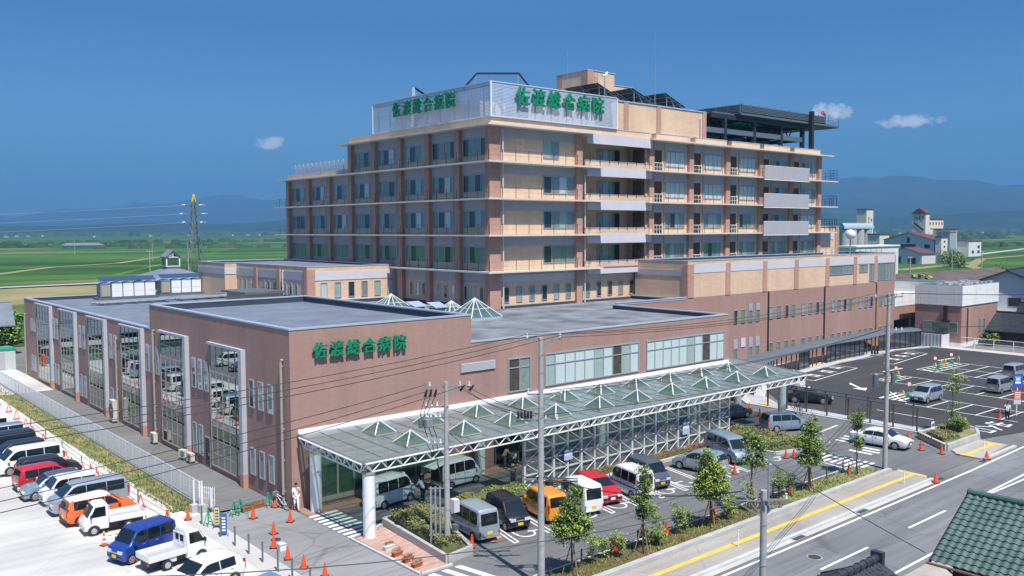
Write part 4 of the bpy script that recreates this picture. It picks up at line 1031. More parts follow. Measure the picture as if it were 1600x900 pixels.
# solar racks, masts, helideck
def solar(x0, label):
    """rack of panels sloping down to the right, so that the dark underside faces the street"""
    t = thing('solar_array', label, 'solar panels', (x0, 76, 33.1), group='tilted solar arrays on the penthouse roof')
    b = MB(); zz = lambda x: 35.25 - (x - x0) * .36
    for i in range(4):
        for j in range(5):
            xa = x0 + 4.3 * i / 4 + .03; xb = x0 + 4.3 * (i + 1) / 4 - .03; ya = 76 + 6 * j / 5 + .03; yb = 76 + 6 * (j + 1) / 5 - .03
            b.add([(xa, ya, zz(xa)), (xb, ya, zz(xb)), (xb, yb, zz(xb)), (xa, yb, zz(xa)), (xa, ya, zz(xa) + .05), (xb, ya, zz(xb) + .05), (xb, yb, zz(xb) + .05), (xa, yb, zz(xa) + .05)],
                  [(3, 2, 1, 0), (4, 5, 6, 7), (0, 1, 5, 4), (1, 2, 6, 5), (2, 3, 7, 6), (3, 0, 4, 7)], 'dark_steel')
    b.build('panels', t)
    b = MB()
    for y in (76.3, 79, 81.7):
        b.bar((x0, y, zz(x0) - .06), (x0 + 4.3, y, zz(x0 + 4.3) - .06), .07, 'galv'); b.bar((x0 + .6, y, 33.1), (x0 + .6, y, zz(x0 + .6) - .05), .09, 'galv'); b.bar((x0 + 3.6, y, 33.1), (x0 + 3.6, y, zz(x0 + 3.6) - .05), .09, 'galv'); b.bar((x0 + 2.6, y, 33.1), (x0 + 1.4, y, zz(x0 + 1.4) - .05), .06, 'galv')
    for x in (x0 + 1, x0 + 2.1, x0 + 3.2): b.bar((x, 76, zz(x) - .03), (x, 82, zz(x) - .03), .05, 'galv')
    b.build('rack', t)
solar(79.0, 'dark solar panel rack on the penthouse roof, first behind the louvre screen')
solar(85.35, 'dark solar panel rack on the penthouse roof, the middle one of three')
solar(91.75, 'dark solar panel rack on the penthouse roof, nearest the helicopter deck')
def mast(x, y, z0, z1, label, r=.05, head=None):
    t = thing('roof_mast', label, 'mast', (x, y, z0)); b = MB(); b.cyl((x, y, z0), (x, y, z1), r, r * .5, 'galv', 8); b.build('pole', t)
    if head: b = MB(); head(b, x, y, z1); b.build('head', t)
mast(88.0, 74.6, 33.1, 42.5, 'tall thin lightning mast rising between the solar racks')
mast(79.6, 75.4, 33.1, 36.0, 'short roof mast with a white camera head beside the louvre screen', .07, lambda b, x, y, z: (b.box(x - .45, x + .05, y - .15, y + .15, z, z + .25, 'white_paint'), b.cyl((x + .1, y, z + .1), (x + .5, y, z + .55), .18, .12, 'white_paint', 8)))
mast(83.6, 86.0, 33.1, 41.0, 'thin mast standing left of the rooftop stair tower')
# helicopter deck
hd = thing('helicopter_deck', 'dark steel helicopter deck on columns above the right end of the ward block', 'helideck', (110, 77, 28.9))
b = MB(); b.box(109.8, 137, 77, 100, 33.95, 34.25, 'dark_steel'); b.box(109.75, 137.1, 76.9, 76.995, 34.0, 34.3, 'mid_steel'); b.build('deck', hd)
b = MB()
for y in (78, 84, 90, 96): b.box(104, 130, y - .2, y + .2, 33.3, 33.949, 'dark_steel'); b.box(100, 128, y - .2, y + .2, 31.2, 31.9, 'mid_steel')
for x in (107.3, 114.5, 121.7, 127.8): b.box(x - .2, x + .2, 78.2, 98, 33.2, 33.94, 'dark_steel'); b.box(x - .2, x + .2, 78.2, 98, 31.25, 31.85, 'dark_steel')
b.box(98, 126, 88, 88.3, 28.9, 33.2, 'dark_steel'); b.box(100, 128, 82.5, 82.6, 31.9, 33.9, 'black_metal'); b.box(109.9, 132.7, 77.0, 77.04, 34.3, 35.5, 'dark_steel'); b.box(109.86, 109.9, 77.1, 99, 34.3, 35.5, 'dark_steel')
for k in range(12): b.bar((104 + 2 * k, 80, 33.6), (105 + 2 * k, 80, 31.6), .14, 'dark_steel'); b.bar((105 + 2 * k, 80, 31.6), (106 + 2 * k, 80, 33.6), .14, 'dark_steel')
for z in (31.6, 33.5): b.bar((104, 80, z), (128, 80, z), .2, 'dark_steel')
b.box(112, 118, 79, 82, 33.2, 33.3, 'plastic_green'); b.box(118, 126, 83, 83.2, 28.9, 31.2, 'grey_panel'); b.build('girders', hd)
for x in (107.3, 114.5, 121.7, 127.8):
    for y in (78, 88):
        b = MB(); b.box(x - .28, x + .28, y - .28, y + .28, 28.9, 33.3, 'dark_steel'); b.build('column', hd)
b = MB()
for k in range(5): z = 34.45 + k * .22; b.box(109.8, 132.8, 76.82, 76.86, z, z + .13, 'mid_steel'); b.box(109.72, 109.76, 77, 99, z, z + .13, 'mid_steel')
for k in range(12): x = 110 + 2.07 * k; b.box(x - .07, x + .07, 76.87, 76.98, 34.25, 35.6, 'mid_steel')
for k in range(11): y = 77.2 + 2.1 * k; b.box(109.77, 109.85, y - .07, y + .07, 34.26, 35.6, 'galv')
b.box(104.5, 109.8, 78, 99, 33.95, 34.2, 'mid_steel'); b.build('wind_fence', hd)
b = MB()
for z in (35.75, 36.1): b.box(109.8, 133, 76.84, 76.88, z, z + .03, 'galv')
for k in range(6): x = 133 + .8 * k; b.box(x, x + .04, 76.95, 76.99, 34.25, 35.4, 'galv')
for z in (34.8, 35.35): b.box(133, 137.05, 76.95, 76.99, z, z + .03, 'galv'); b.box(137.0, 137.04, 77, 84, z, z + .03, 'galv')
for k in range(5): y = 77 + k * 1.75; b.box(137, 137.04, y, y + .04, 34.25, 35.4, 'galv')
b.build('railing', hd)
b = MB(); b.box(127.7, 128.3, 76.2, 76.8, 28.9, 35.9, 'dark_steel')
for k in range(16): b.box(128.4, 128.9, 76.4, 76.45, 29.3 + k * .42, 29.34 + k * .42, 'galv')
b.build('ladder', hd)
t = thing('windsock', 'orange windsock on its post at the outer edge of the helicopter deck', 'windsock', (134.6, 78, 34.25))
b = MB(); b.cyl((134.6, 78, 34.25), (134.6, 78, 36.0), .06, .05, 'galv', 8); b.build('post', t); b = MB(); b.cyl((134.6, 78, 36.0), (133.7, 78, 36.35), .16, .30, 'cone_orange', 10); b.build('sock', t)
t = thing('fire_hose_box', 'small red box beside the ladder on the helicopter deck', 'hose box', (129.6, 77.6, 34.25)); b = MB(); b.box(129.35, 129.85, 77.4, 77.8, 34.25, 35.5, 'cone_orange'); b.box(129.3, 129.9, 77.35, 77.85, 35.5, 35.56, 'cone_orange'); b.build('cabinet', t); b = MB(); b.box(129.45, 129.75, 77.37, 77.399, 34.5, 35.3, 'lamp_red'); b.build('door', t)

# ---------------------------------------------------------------- beige link block left of the tower
lk = thing('link_block', 'low beige hospital block with slim windows against the left side of the ward tower', 'hospital building', (48, 91.8, 0))
m = MB()
m.prism([(48.0, 91.8), (59.95, 91.8), (59.95, 120), (46.4, 120), (46.4, 111), (48.0, 111)], 8.9, 13.05, 'beige_tile'); m.build('walls', lk)
m = MB(); parapet(m, [(48.0, 91.8), (59.4, 91.8), (59.4, 120), (46.4, 120), (46.4, 111), (48.0, 111)], 13.05, 13.3, .3, 'beige_tile', 'parapet_dark', 'coping'); m.box(48.3, 59.3, 92.1, 119.7, 13.0, 13.1, 'roof_grey'); m.build('roof', lk)
m = MB(); m.box(49.0, 59.5, 91.74, 91.8, 11.75, 12.75, 'pale_panel'); m.box(47.94, 48.0, 92.6, 110.9, 11.75, 12.75, 'grey_panel'); m.box(46.34, 46.4, 111, 119.9, 11.9, 12.7, 'grey_panel'); m.box(46.4, 47.9, 110.94, 111, 11.9, 12.7, 'pale_panel'); m.build('fascia_band', lk)
for y in (98.6, 105.0): m = MB(); m.box(47.75, 47.94, y - .4, y + .4, 8.95, 12.9, 'salmon_tile'); m.build('pillar', lk)
m = MB(); m.box(47.9, 48.95, 91.66, 91.74, 8.95, 13.0, 'salmon_tile'); m.box(47.85, 47.94, 91.66, 92.5, 8.95, 13.0, 'salmon_tile'); m.build('pillar', lk)
slim_row(lk, 'Y', 91.8, [49.7, 51.5, 53.3, 55.1, 56.9, 58.7], .85, 9.7, 11.5, backs=['curtain_white', 'curtain_pale', 'room_dark', 'sash_dark', 'curtain_pale'])
slim_row(lk, 'X', 48.0, [94.0, 95.4, 96.8, 99.8, 101.2, 102.6, 106.5, 107.9, 109.3], .7, 9.9, 11.4, backs=['sash_dark', 'room_dark', 'curtain_pale'])
downpipe(lk, (47.9, 97.4), 9.0, 12.7, .08, 'pale_panel')
m = MB(); m.box(43.2, 47.2, 97, 103, 8.9, 10.2, 'beige_tile'); m.box(42.7, 47.7, 96.5, 103.5, 10.2, 10.45, 'mid_steel')
o = thing('roof_hatch_house', 'small beige roof hut with a grey slab lid on the low flat roof', 'roof hut', (45.2, 100, 8.95)); m.build('hut', o)

# rooftop plant with little solar lids, and the slate pavilion with a lantern
def plant_row(x0, y0, n, dead, label):
    t = thing('cooling_units', label, 'air conditioner', (x0, y0, 8.97), group='white cooling units on the low roof')
    q = MB(); q.box(x0 - .3, x0 + 1.35 * n + .3, y0 - .3, y0 + 2.1, 8.97, 9.25, 'mid_steel'); q.build('plinth', t)
    for k in range(n):
        x = x0 + 1.35 * k; q = MB()
        q.box(x + .05, x + 1.3, y0, y0 + 1.6, 9.3, 10.95, 'mid_steel' if k == dead else 'white_paint')
        q.add([(x + .675 + .55 * math.cos(a * math.pi / 8), y0 - .02, 10.95 + .22 * math.sin(a * math.pi / 8)) for a in range(9)] + [(x + .675 + .55 * math.cos(a * math.pi / 8), y0 + 1.5, 10.95 + .22 * math.sin(a * math.pi / 8)) for a in range(9)],
              [tuple(range(9))] + [(a, a + 9, a + 10, a + 1) for a in range(8)] + [tuple(range(17, 8, -1))], 'white_paint')
        if k == dead: q.box(x + .15, x + 1.2, y0 - .03, y0, 9.4, 10.8, 'frame_tan')
        u = q.build('unit', t)
        q = MB(); q.box(x + .02, x + .06, y0 - .06, y0, 9.25, 11.0, 'frame_grey'); q.box(x + .15, x + 1.2, y0 - .012, y0 - .001, 10.0, 10.02, 'grey_panel'); q.build('bracket', u)
        q = MB(); q.add([(x - .03, y0 - .2, 11.3), (x + 1.32, y0 - .2, 11.3), (x + 1.32, y0 + .9, 11.75), (x - .03, y0 + .9, 11.75), (x - .03, y0 - .2, 11.35), (x + 1.32, y0 - .2, 11.35), (x + 1.32, y0 + .9, 11.8), (x - .03, y0 + .9, 11.8)], [(3, 2, 1, 0), (4, 5, 6, 7), (0, 1, 5, 4), (1, 2, 6, 5), (2, 3, 7, 6), (3, 0, 4, 7)], 'solar_blue'); q.build('solar_lid', t)
mat('solar_blue', (0.06, 0.10, 0.22), 0.2, metal=0.3)
plant_row(32.7, 116.5, 5, 0, 'left row of white cooling units under small solar lids on the low roof')
plant_row(40.8, 118.5, 4, 0, 'right row of white cooling units under small solar lids on the low roof')
for i, (x, y) in enumerate(((29.5, 108.0), (38.8, 108.5))):
    q = MB()
    for k in range(3): q.cyl((x + k * .35 - 0, y - .5 * k + .8, 9.25), (x + 9 + k * .2, y - .5 * k + 1.8, 9.25), .16, .16, 'galv', 8)
    for k in range(5): q.box(x + 1 + k * 1.8, x + 1.2 + k * 1.8, y - .6, y + 2.2, 8.97, 9.12, 'mid_steel')
    tag(q.build('roof_duct'), ('left', 'right')[i] + ' bundle of grey ducts lying in front of the white cooling units', 'duct', 'ducts on the low roof')
mat('slate', (0.17, 0.20, 0.25), 0.6, var=0.12, scale=2, bump=0.3)
pv = thing('lantern_pavilion', 'grey slate hipped pavilion with a small glazed gable lantern on top', 'pavilion', (50.3, 141.3, 0))
PX_, PY_ = 50.3, 141.3
q = MB(); q.box(PX_ - 4.6, PX_ + 4.6, PY_ - 4.6, PY_ + 4.6, 0, 10.1, 'slate')
for k in range(5): q.box(PX_ - 4.65, PX_ + 4.65, PY_ - 4.65, PY_ - 4.6, 7.4 + k * .5, 7.5 + k * .5, 'coping')
q.build('walls', pv)
q = MB(); e, f = 5.3, 1.3
q.add([(PX_ + a * e, PY_ + c * e, 10.0) for a, c in ((-1, -1), (1, -1), (1, 1), (-1, 1))] + [(PX_ + a * f, PY_ + c * f, 11.5) for a, c in ((-1, -1), (1, -1), (1, 1), (-1, 1))], [(0, 1, 5, 4), (1, 2, 6, 5), (2, 3, 7, 6), (3, 0, 4, 7), (4, 5, 6, 7), (3, 2, 1, 0)], 'slate'); q.build('roof', pv)
q = MB(); h = 1.0; q.box(PX_ - h, PX_ + h, PY_ - h, PY_ + h, 11.4, 11.9, 'slate')
for a in (-1, 1):
    for c in (-1, 1): q.box(PX_ + a * h - .09, PX_ + a * h + .09, PY_ + c * h - .09, PY_ + c * h + .09, 11.9, 13.4, 'white_steel')
for z in (11.9, 13.3): q.box(PX_ - h, PX_ + h, PY_ - h - .08, PY_ - h + .08, z, z + .13, 'white_steel'); q.box(PX_ - h - .08, PX_ - h + .08, PY_ - h, PY_ + h, z, z + .13, 'white_steel')
y = PY_ - h - .05
for p in ((-h, 13.4), (h, 13.4)): q.bar((PX_ + p[0], y, p[1]), (PX_, y, 14.25), .12, 'white_steel')
q.bar((PX_, y, 13.4), (PX_, y, 14.2), .09, 'white_steel')
A = [(-h - .25, 13.3), (0, 14.4), (h + .25, 13.3)]
P = [(PX_ + a, yy, z + dz) for yy in (PY_ - h - .3, PY_ + h + .3) for dz in (0, .12) for a, z in A]
q.add(P, [(3, 4, 10, 9), (4, 5, 11, 10), (0, 6, 7, 1), (1, 7, 8, 2), (0, 1, 4, 3), (1, 2, 5, 4), (6, 9, 10, 7), (7, 10, 11, 8)], 'slate'); q.build('lantern', pv)
q = MB(); q.box(PX_ - h - .02, PX_ - h, PY_ - .9, PY_ + .9, 12.0, 13.3, 'green_glass'); q.box(PX_ - .9, PX_ + .9, PY_ - h - .02, PY_ - h, 12.0, 13.3, 'green_glass'); q.build('pane', pv)

# ---------------------------------------------------------------- right-hand clinic wing
wg = thing('clinic_wing', 'long hospital wing, beige over brown tile, running to the right of the tower', 'hospital building', (82.6, 64.9, 0))
m = MB(); m.box(82.6, 133.0, 64.9, 84, -.3, 9.5, 'brown_tile'); m.build('lower_walls', wg)
m = MB(); m.box(82.6, 133.0, 64.9, 73.0, 9.5, 13.45, 'beige_tile'); m.box(125.5, 133.0, 73.0, 84, 9.5, 13.45, 'beige_tile'); m.build('upper_walls', wg)
m = MB()
parapet(m, [(82.6, 64.9), (133.0, 64.9), (133.0, 84), (125.5, 84), (125.5, 73.0), (82.6, 73.0)], 13.45, 13.75, .25, 'beige_tile', 'parapet_dark', 'coping'); m.box(82.9, 132.7, 65.2, 72.9, 13.4, 13.5, 'roof_grey'); m.build('roof', wg)
PX = [83.2, 90.35, 98.2, 105.5, 113.3, 120.9, 126.95, 133.0]
for i, x in enumerate(PX):
    a, c_ = (82.55, 83.7) if i == 0 else ((132.75, 133.05) if i == 7 else (x - .45, x + .5))
    m = MB(); m.box(a, c_, 64.83, 64.9, 9.5, 13.4, 'salmon_tile'); m.build('pilaster', wg)
m = MB()
for i in range(7): m.box(PX[i] + .5, PX[i + 1] - (.45 if i < 6 else .25), 64.86, 64.9, 12.35, 13.35, 'pale_panel')
m.build('fascia_band', wg)
m = MB(); m.box(82.54, 82.6, 65.3, 73, 12.0, 12.7, 'grey_panel'); m.box(82.5, 82.56, 64.9, 65.6, 9.6, 13.3, 'salmon_tile'); m.build('fascia_band', wg)
for (a, c_, z0, z1, n) in ((113.9, 120.3, 11.0, 12.33, 4), (122.1, 124.5, 11.1, 12.3, 2), (125.0, 126.5, 9.7, 12.33, 2), (127.6, 132.6, 9.7, 12.33, 5)):
    window(wg, 'Y', 64.9, a, c_, z0, z1, cols=n, name='window', backs=('grey_panel',) if z0 > 11 else ('sash_dark', 'grey_panel'))
rowx = [99.3, 101.1, 102.9, 104.5, 106.9, 108.7, 110.5, 112.0, 114.6, 116.2, 117.8, 119.3, 122.2, 123.9, 125.4, 128.3, 129.9, 131.5]
slim_row(wg, 'Y', 64.9, rowx, .85, 5.9, 7.5, backs=['curtain_pale', 'sash_dark', 'room_dark', 'curtain_green'])
slim_row(wg, 'Y', 64.9, rowx, .85, 1.15, 2.8, backs=['curtain_green', 'sash_dark'])
slim_row(wg, 'Y', 64.9, [91.6, 93.2], .8, 5.8, 7.5, backs=['room_dark', 'curtain_green']); slim_row(wg, 'Y', 64.9, [94.7, 96.3], .85, 5.8, 8.1, backs=['curtain_green'], louver=.8)
slim_row(wg, 'Y', 64.9, [91.6, 94.8, 96.3], .85, 1.1, 3.9, backs=['curtain_green'], louver=1.2)
q = MB(); q.box(93.2, 94.1, 64.82, 64.9, 2.8, 3.9, 'pale_panel'); q.build('louvre', wg)
for x in (99.0, 112.6): downpipe(wg, (x, 64.88), 0, 9.45, .08, 'trim_black', (0, -.12))
downpipe(wg, (127.2, 64.88), 0, 9.4, .07, 'dark_brown_tile', (0, -.12))
# roof railing and white dish on the wing
q = MB()
for k in range(14): x = 110 + 1.6 * k; q.box(x, x + .05, 66.0, 66.05, 13.5, 14.7, 'galv')
for z in (14.1, 14.7): q.box(110, 131, 66.0, 66.04, z, z + .04, 'galv')
q.build('railing', wg)
t = thing('antenna_radome', 'white round antenna dome on a post on the wing roof', 'antenna', (124.2, 67.5, 13.5))
q = MB(); q.cyl((124.2, 67.5, 13.5), (124.2, 67.5, 16.2), .09, .09, 'galv', 8); q.build('post', t)
q = MB(); n = 16
vs = [(124.2 + 0.75 * math.sin(math.pi * a / 8) * math.cos(2 * math.pi * i / n), 67.5 + 0.75 * math.sin(math.pi * a / 8) * math.sin(2 * math.pi * i / n), 16.6 + 0.75 * math.cos(math.pi * a / 8)) for a in range(9) for i in range(n)]
q.add(vs, [(a * n + i, a * n + (i + 1) % n, (a + 1) * n + (i + 1) % n, (a + 1) * n + i) for a in range(8) for i in range(n)], 'white_paint'); q.build('radome', t, smooth='all')
# stair core behind the tower's right end
q = MB(); q.box(125.3, 130.8, 73.2, 80, 13.4, 17.8, 'beige_tile'); q.box(129.9, 130.9, 73.1, 73.2, 13.4, 17.8, 'salmon_tile'); q.box(125.4, 129.4, 73.12, 73.2, 15.8, 17.0, 'pale_panel'); q.box(125.3, 130.9, 73.05, 80.1, 17.8, 17.92, 'coping')
for k in range(8): x = 125.4 + .75 * k; q.box(x, x + .04, 73.3, 73.34, 17.9, 19.0, 'black_metal')
q.box(125.4, 130.8, 73.3, 73.34, 18.95, 19.0, 'black_metal'); q.build('stair_core', wg)

# ---------------------------------------------------------------- white-topped annex
an = thing('white_topped_annex', 'flat annex with white and grey metal upper walls over brown tile, beyond the car park', 'annex', (134.3, 55.4, 0))
tile_mat('metal_panel', (0.78, 0.78, 0.76), 0.02, 2.4, 1.0, 0.75, mortar=0.03, stain=.04)
AX = [(134.3, 55.4), (147.3, 55.4), (147.3, 70), (140.1, 70), (140.1, 62.2), (134.3, 62.2)]
grow = lambda d: [(134.3 - d, 55.4 - d), (147.3 + d, 55.4 - d), (147.3 + d, 70 + d), (140.1 - d, 70 + d), (140.1 - d, 62.2 + d), (134.3 - d, 62.2 + d)]
m = MB(); m.prism(AX, .6, 6.12, 'brown_tile'); m.box(133.06, 140.0, 64.9, 70, 3.4, 5.45, 'brown_tile'); m.box(134.5, 140.0, 68, 70, 0, 3.4, 'dark_brown_tile'); m.prism(grow(.05), -.2, .6, 'white_paint'); m.build('lower_walls', an)
m = MB(); m.prism(grow(.08), 6.13, 9.0, 'metal_panel'); m.box(133.06, 140.0, 64.84, 70, 5.46, 7.4, 'metal_panel'); m.build('upper_walls', an)
m = MB(); m.prism(grow(.12), 6.05, 6.128, 'coping'); m.prism(grow(-.2), 9.0, 9.05, 'mid_steel'); m.build('trim', an)
rr = random.Random(3)
for k in range(26):
    m = MB(); x = 134.6 + (k % 9) * 1.35 + rr.random() * .4; y = 55.8 + (k // 9) * 1.6 + rr.random() * .5; m.box(x, x + rr.uniform(.6, 1.1), y, y + rr.uniform(.5, 1.0), 9.05, 9.1 + rr.uniform(.1, .35), 'tarp_silver'); m.build('roof_unit', an)
window(an, 'X', 134.3, 55.9, 61.0, 2.0, 3.6, cols=4, backs=('curtain_green', 'sash_dark', 'curtain_green', 'curtain_pale')); window(an, 'Y', 55.4, 140.4, 141.0, 1.9, 3.8, name='narrow_window', backs=('curtain_green',)); window(an, 'Y', 55.4, 142.0, 142.6, 1.9, 3.8, name='narrow_window', backs=('curtain_green',))
m = MB(); m.box(138.6, 138.8, 65, 65.2, 0, 3.4, 'pale_panel'); m.build('carport_post', an)
m = MB(); m.box(134.0, 134.29, 57.4, 57.9, 3.9, 6.0, 'trim_black'); m.box(133.9, 134.29, 57.0, 58.1, 3.6, 3.9, 'trim_black'); m.build('duct', an)
downpipe(an, (136.2, 55.38), 0.5, 5.6, .07, 'trim_black', (0, -.1))
# ---------------------------------------------------------------- entrance canopy
cn = thing('entrance_canopy', 'long glass canopy with white trusses, round columns and a braced glass screen', 'canopy', (25.7, 42.9, 0))
ZF, ZB = 4.55, 4.75           # front and back height of the glass roof
X0, X1, Y0, Y1 = 25.6, 71.4, 42.75, 50.5
zr = lambda y: ZF + (ZB - ZF) * (y - Y0) / (Y1 - Y0)
g_ = MB()
g_.add([(X0, Y0, zr(Y0)), (X1, Y0, zr(Y0)), (X1 + 2.2, Y1 + 2, zr(Y1)), (70.7, Y1 + 2, zr(Y1)), (70.7, Y1, zr(Y1)), (X0, Y1, zr(Y1)),
        (X0, Y0, zr(Y0) + .03), (X1, Y0, zr(Y0) + .03), (X1 + 2.2, Y1 + 2, zr(Y1) + .03), (70.7, Y1 + 2, zr(Y1) + .03), (70.7, Y1, zr(Y1) + .03), (X0, Y1, zr(Y1) + .03)],
       [(5, 4, 3, 2, 1, 0), (6, 7, 8, 9, 10, 11), (0, 1, 7, 6), (1, 2, 8, 7), (5, 0, 6, 11)], 'canopy_glass')
g_.build('glass_roof', cn)
m = MB()
m.box(X0, 70.6, Y1 - .02, Y1 + .08, zr(Y1) - .05, zr(Y1) + .30, 'white_paint'); m.box(X0, 70.6, Y1 - .3, Y1 - .02, zr(Y1) - .05, zr(Y1) + .10, 'pale_panel'); m.build('wall_gutter', cn)
m = MB()
m.bar((X0, Y0 - .04, ZF), (X1, Y0 - .04, ZF), .10, 'galv', .16); m.bar((X0 - .03, Y0, ZF), (X0 - .03, Y1, zr(Y1)), .10, 'galv', .14); m.bar((X1 + .03, Y0, ZF), (X1 + 2.2, Y1 + 2, zr(Y1)), .10, 'galv', .14)
n = 35
for k in range(1, n): x = X0 + (X1 - X0) * k / n; m.bar((x, Y0, ZF + .045), (x, Y1 - .3, zr(Y1) + .045), .035, 'mid_steel', .02)
for k in range(1, 6): y = Y0 + (Y1 - Y0) * k / 6; m.bar((X0, y, zr(y) + .05), (X1, y, zr(y) + .05), .05, 'galv', .03)
m.build('glazing_bars', cn)
def truss(pa, pb, n, h=.55, r=.05, dz=-.12, side=None):
    m = MB(); pa = Vector(pa); pb = Vector(pb); up = Vector((0, 0, 1))
    top = [pa.lerp(pb, i / n) + up * dz for i in range(n + 1)]
    off = Vector(side) if side else Vector((0, 0, 0))
    bot = [pa.lerp(pb, (i + .5) / n) + up * (dz - h) + off for i in range(n)]
    m.tube([top[0], top[-1]], r, 'white_steel', 6); m.tube([bot[0], bot[-1]], r, 'white_steel', 6)
    for i in range(n):
        m.tube([top[i], bot[i]], r * .8, 'white_steel', 5); m.tube([bot[i], top[i + 1]], r * .8, 'white_steel', 5)
        if side and i % 2 == 0: m.tube([bot[i], top[i] + off * 2], r * .6, 'white_steel', 4)
    if side: m.tube([top[0] + off * 2, top[-1] + off * 2], r, 'white_steel', 6)
    return m
truss((X0 + .1, Y0 - .12, ZF), (X1, Y0 - .12, ZF), 44, side=(0, .16, 0)).build('edge_truss', cn, smooth=60)
truss((X0 - .12, Y0 - .1, ZF), (X0 - .12, Y1 - .3, zr(Y1)), 8, side=(.16, 0, 0)).build('edge_truss', cn, smooth=60)
for x in (32.0, 38.6, 45.2, 51.8, 58.4, 65.0): truss((x, Y0 + .3, ZF), (x, Y1 - .3, zr(Y1)), 7, h=.5, r=.045).build('cross_truss', cn, smooth=60)
for y in (45.2, 47.9): truss((X0 + .4, y, zr(y)), (X1 - .3, y, zr(y)), 40, h=.45, r=.04).build('long_truss', cn, smooth=60)
def column(x, y, r=.36, h=3.75):
    m = MB(); m.cyl((x, y, 0.0), (x, y, h), r, r, 'white_steel', 24)
    for z in (1.25, 2.5): m.cyl((x, y, z), (x, y, z + .015), r + .004, r + .004, 'pale_panel', 24)
    m.cyl((x, y, h), (x, y, h + .12), r + .06, r + .06, 'frame_tan', 24)
    c_ = m.build('column', cn, smooth=40)
    b = MB(); b.cyl((x, y, h + .12), (x, y, h + .35), .10, .10, 'galv', 10)
    for dx, dy in ((-.55, 0), (.55, 0), (0, .55), (0, -.0)): b.tube([(x, y, h + .2), (x + dx, y + dy, h + .55)], .05, 'white_steel', 6)
    b.build('bracket', c_)
for x, y in ((26.2, 43.15), (26.2, 49.45), (39.3, 49.4), (52.0, 49.4), (64.0, 49.6), (72.0, 50.4), (71.0, 44.9)): column(x, y)
# braced glass screen
m = MB(); SX0, SX1, SY, ST = 38.75, 61.6, 43.95, 4.05
nb = 17; dx = (SX1 - SX0) / nb; lv = [.2, 1.04, 1.88, 2.72, 3.56, 4.35]
sc = MB()
for k in range(nb + 1): x = SX0 + dx * k; w_ = .12 if k % 2 else .18; sc.box(x - w_ / 2, x + w_ / 2, SY - .05, SY + .12, 0, 4.42, 'screen_grey')
for z in lv: sc.box(SX0, SX1, SY - .03, SY + .05, z - .045, z + .045, 'screen_grey')
scr = sc.build('glass_screen', cn)
p = MB(); p.add([(SX0, SY + .13, .2), (SX1, SY + .13, .2), (SX1, SY + .13, 4.3), (SX0, SY + .13, 4.3)], [(0, 1, 2, 3)], 'screen_glass'); p.build('pane', scr)
b = MB()
for k in range(nb):
    x = SX0 + dx * k
    for j in range(5):
        za, zb = lv[j] + .03, lv[j + 1] - .03
        if j % 2: za, zb = zb, za
        b.tube([(x + .08, SY - .09, za), (x + dx - .06, SY - .09, zb)], .026, 'white_steel', 5)
    b.tube([(x + .05, SY - .1, lv[0]), (x + dx * .1, SY - .75, .05)], .035, 'white_steel', 5)
b.build('bracing', scr, smooth=60)
m = MB(); m.box(42.3, 43.1, SY - .16, SY - .12, 1.5, 2.2, 'shirt_blue'); m.box(42.35, 43.05, SY - .165, SY - .16, 1.85, 2.15, 'line_white'); tag(m.build('paper_notice'), 'small blue and white notice hung on the left part of the glass screen', 'notice')
m = MB(); m.box(55.3, 56.1, SY - .16, SY - .12, 1.3, 2.3, 'shirt_blue'); m.box(55.35, 56.05, SY - .165, SY - .16, 1.75, 2.25, 'line_white'); tag(m.build('paper_notice'), 'small blue and white notice hung on the right part of the glass screen', 'notice')
for (xs_, y) in (((29.9, 34.0, 37.9, 42.05, 46.4, 50.5, 54.6, 58.9, 63.2, 67.4), 44.35), ((29.8, 33.7, 37.8, 42.0, 46.2, 50.1, 54.2, 58.5, 62.7, 66.7), 47.75)):
    for x in xs_: pyramid(cn, x, y, .78, zr(y) + .03, .74, 'skylight', 'green_glass', .038, .10, 1, 'frame_tan')
# covered way: curved metal roof with dark acrylic side walls and brown posts
cw = thing('covered_walkway', 'grey roofed walkway with dark acrylic walls curving along the hospital wing', 'walkway', (86, 57, 0))
m = MB(); pts = [(74.5, 52.5), (79, 54.6), (86, 58.0), (92, 59.9), (98.2, 60.6), (108, 61.8), (113.5, 61.7), (124, 62.6), (131.2, 61.0)]
m2 = MB()
zt = [3.1, 3.0, 2.6, 2.5, 2.5, 2.5, 2.5, 2.5, 2.5]
prof = [(-1.5, -.12), (-1.2, .10), (-.5, .24), (.3, .26), (1.0, .15), (1.5, -.1)]
vs = []; 
for j, p in enumerate(pts):
    p = Vector((p[0], p[1], 0)); d = (Vector(pts[min(j + 1, 8)] + (0,)) - Vector(pts[max(j - 1, 0)] + (0,))).normalized(); n_ = Vector((-d.y, d.x, 0))
    for a, z in prof: vs.append((p.x + n_.x * a, p.y + n_.y * a, zt[j] + z))
    for a, z in reversed(prof): vs.append((p.x + n_.x * a * .98, p.y + n_.y * a * .98, zt[j] + z - .06))
k = 12
m.add(vs, [(j * k + i, (j + 1) * k + i, (j + 1) * k + (i + 1) % k, j * k + (i + 1) % k) for j in range(8) for i in range(k)] + [tuple(range(k - 1, -1, -1)), tuple(range(8 * k, 9 * k))], 'mid_steel'); m.build('roof', cw, smooth=40)
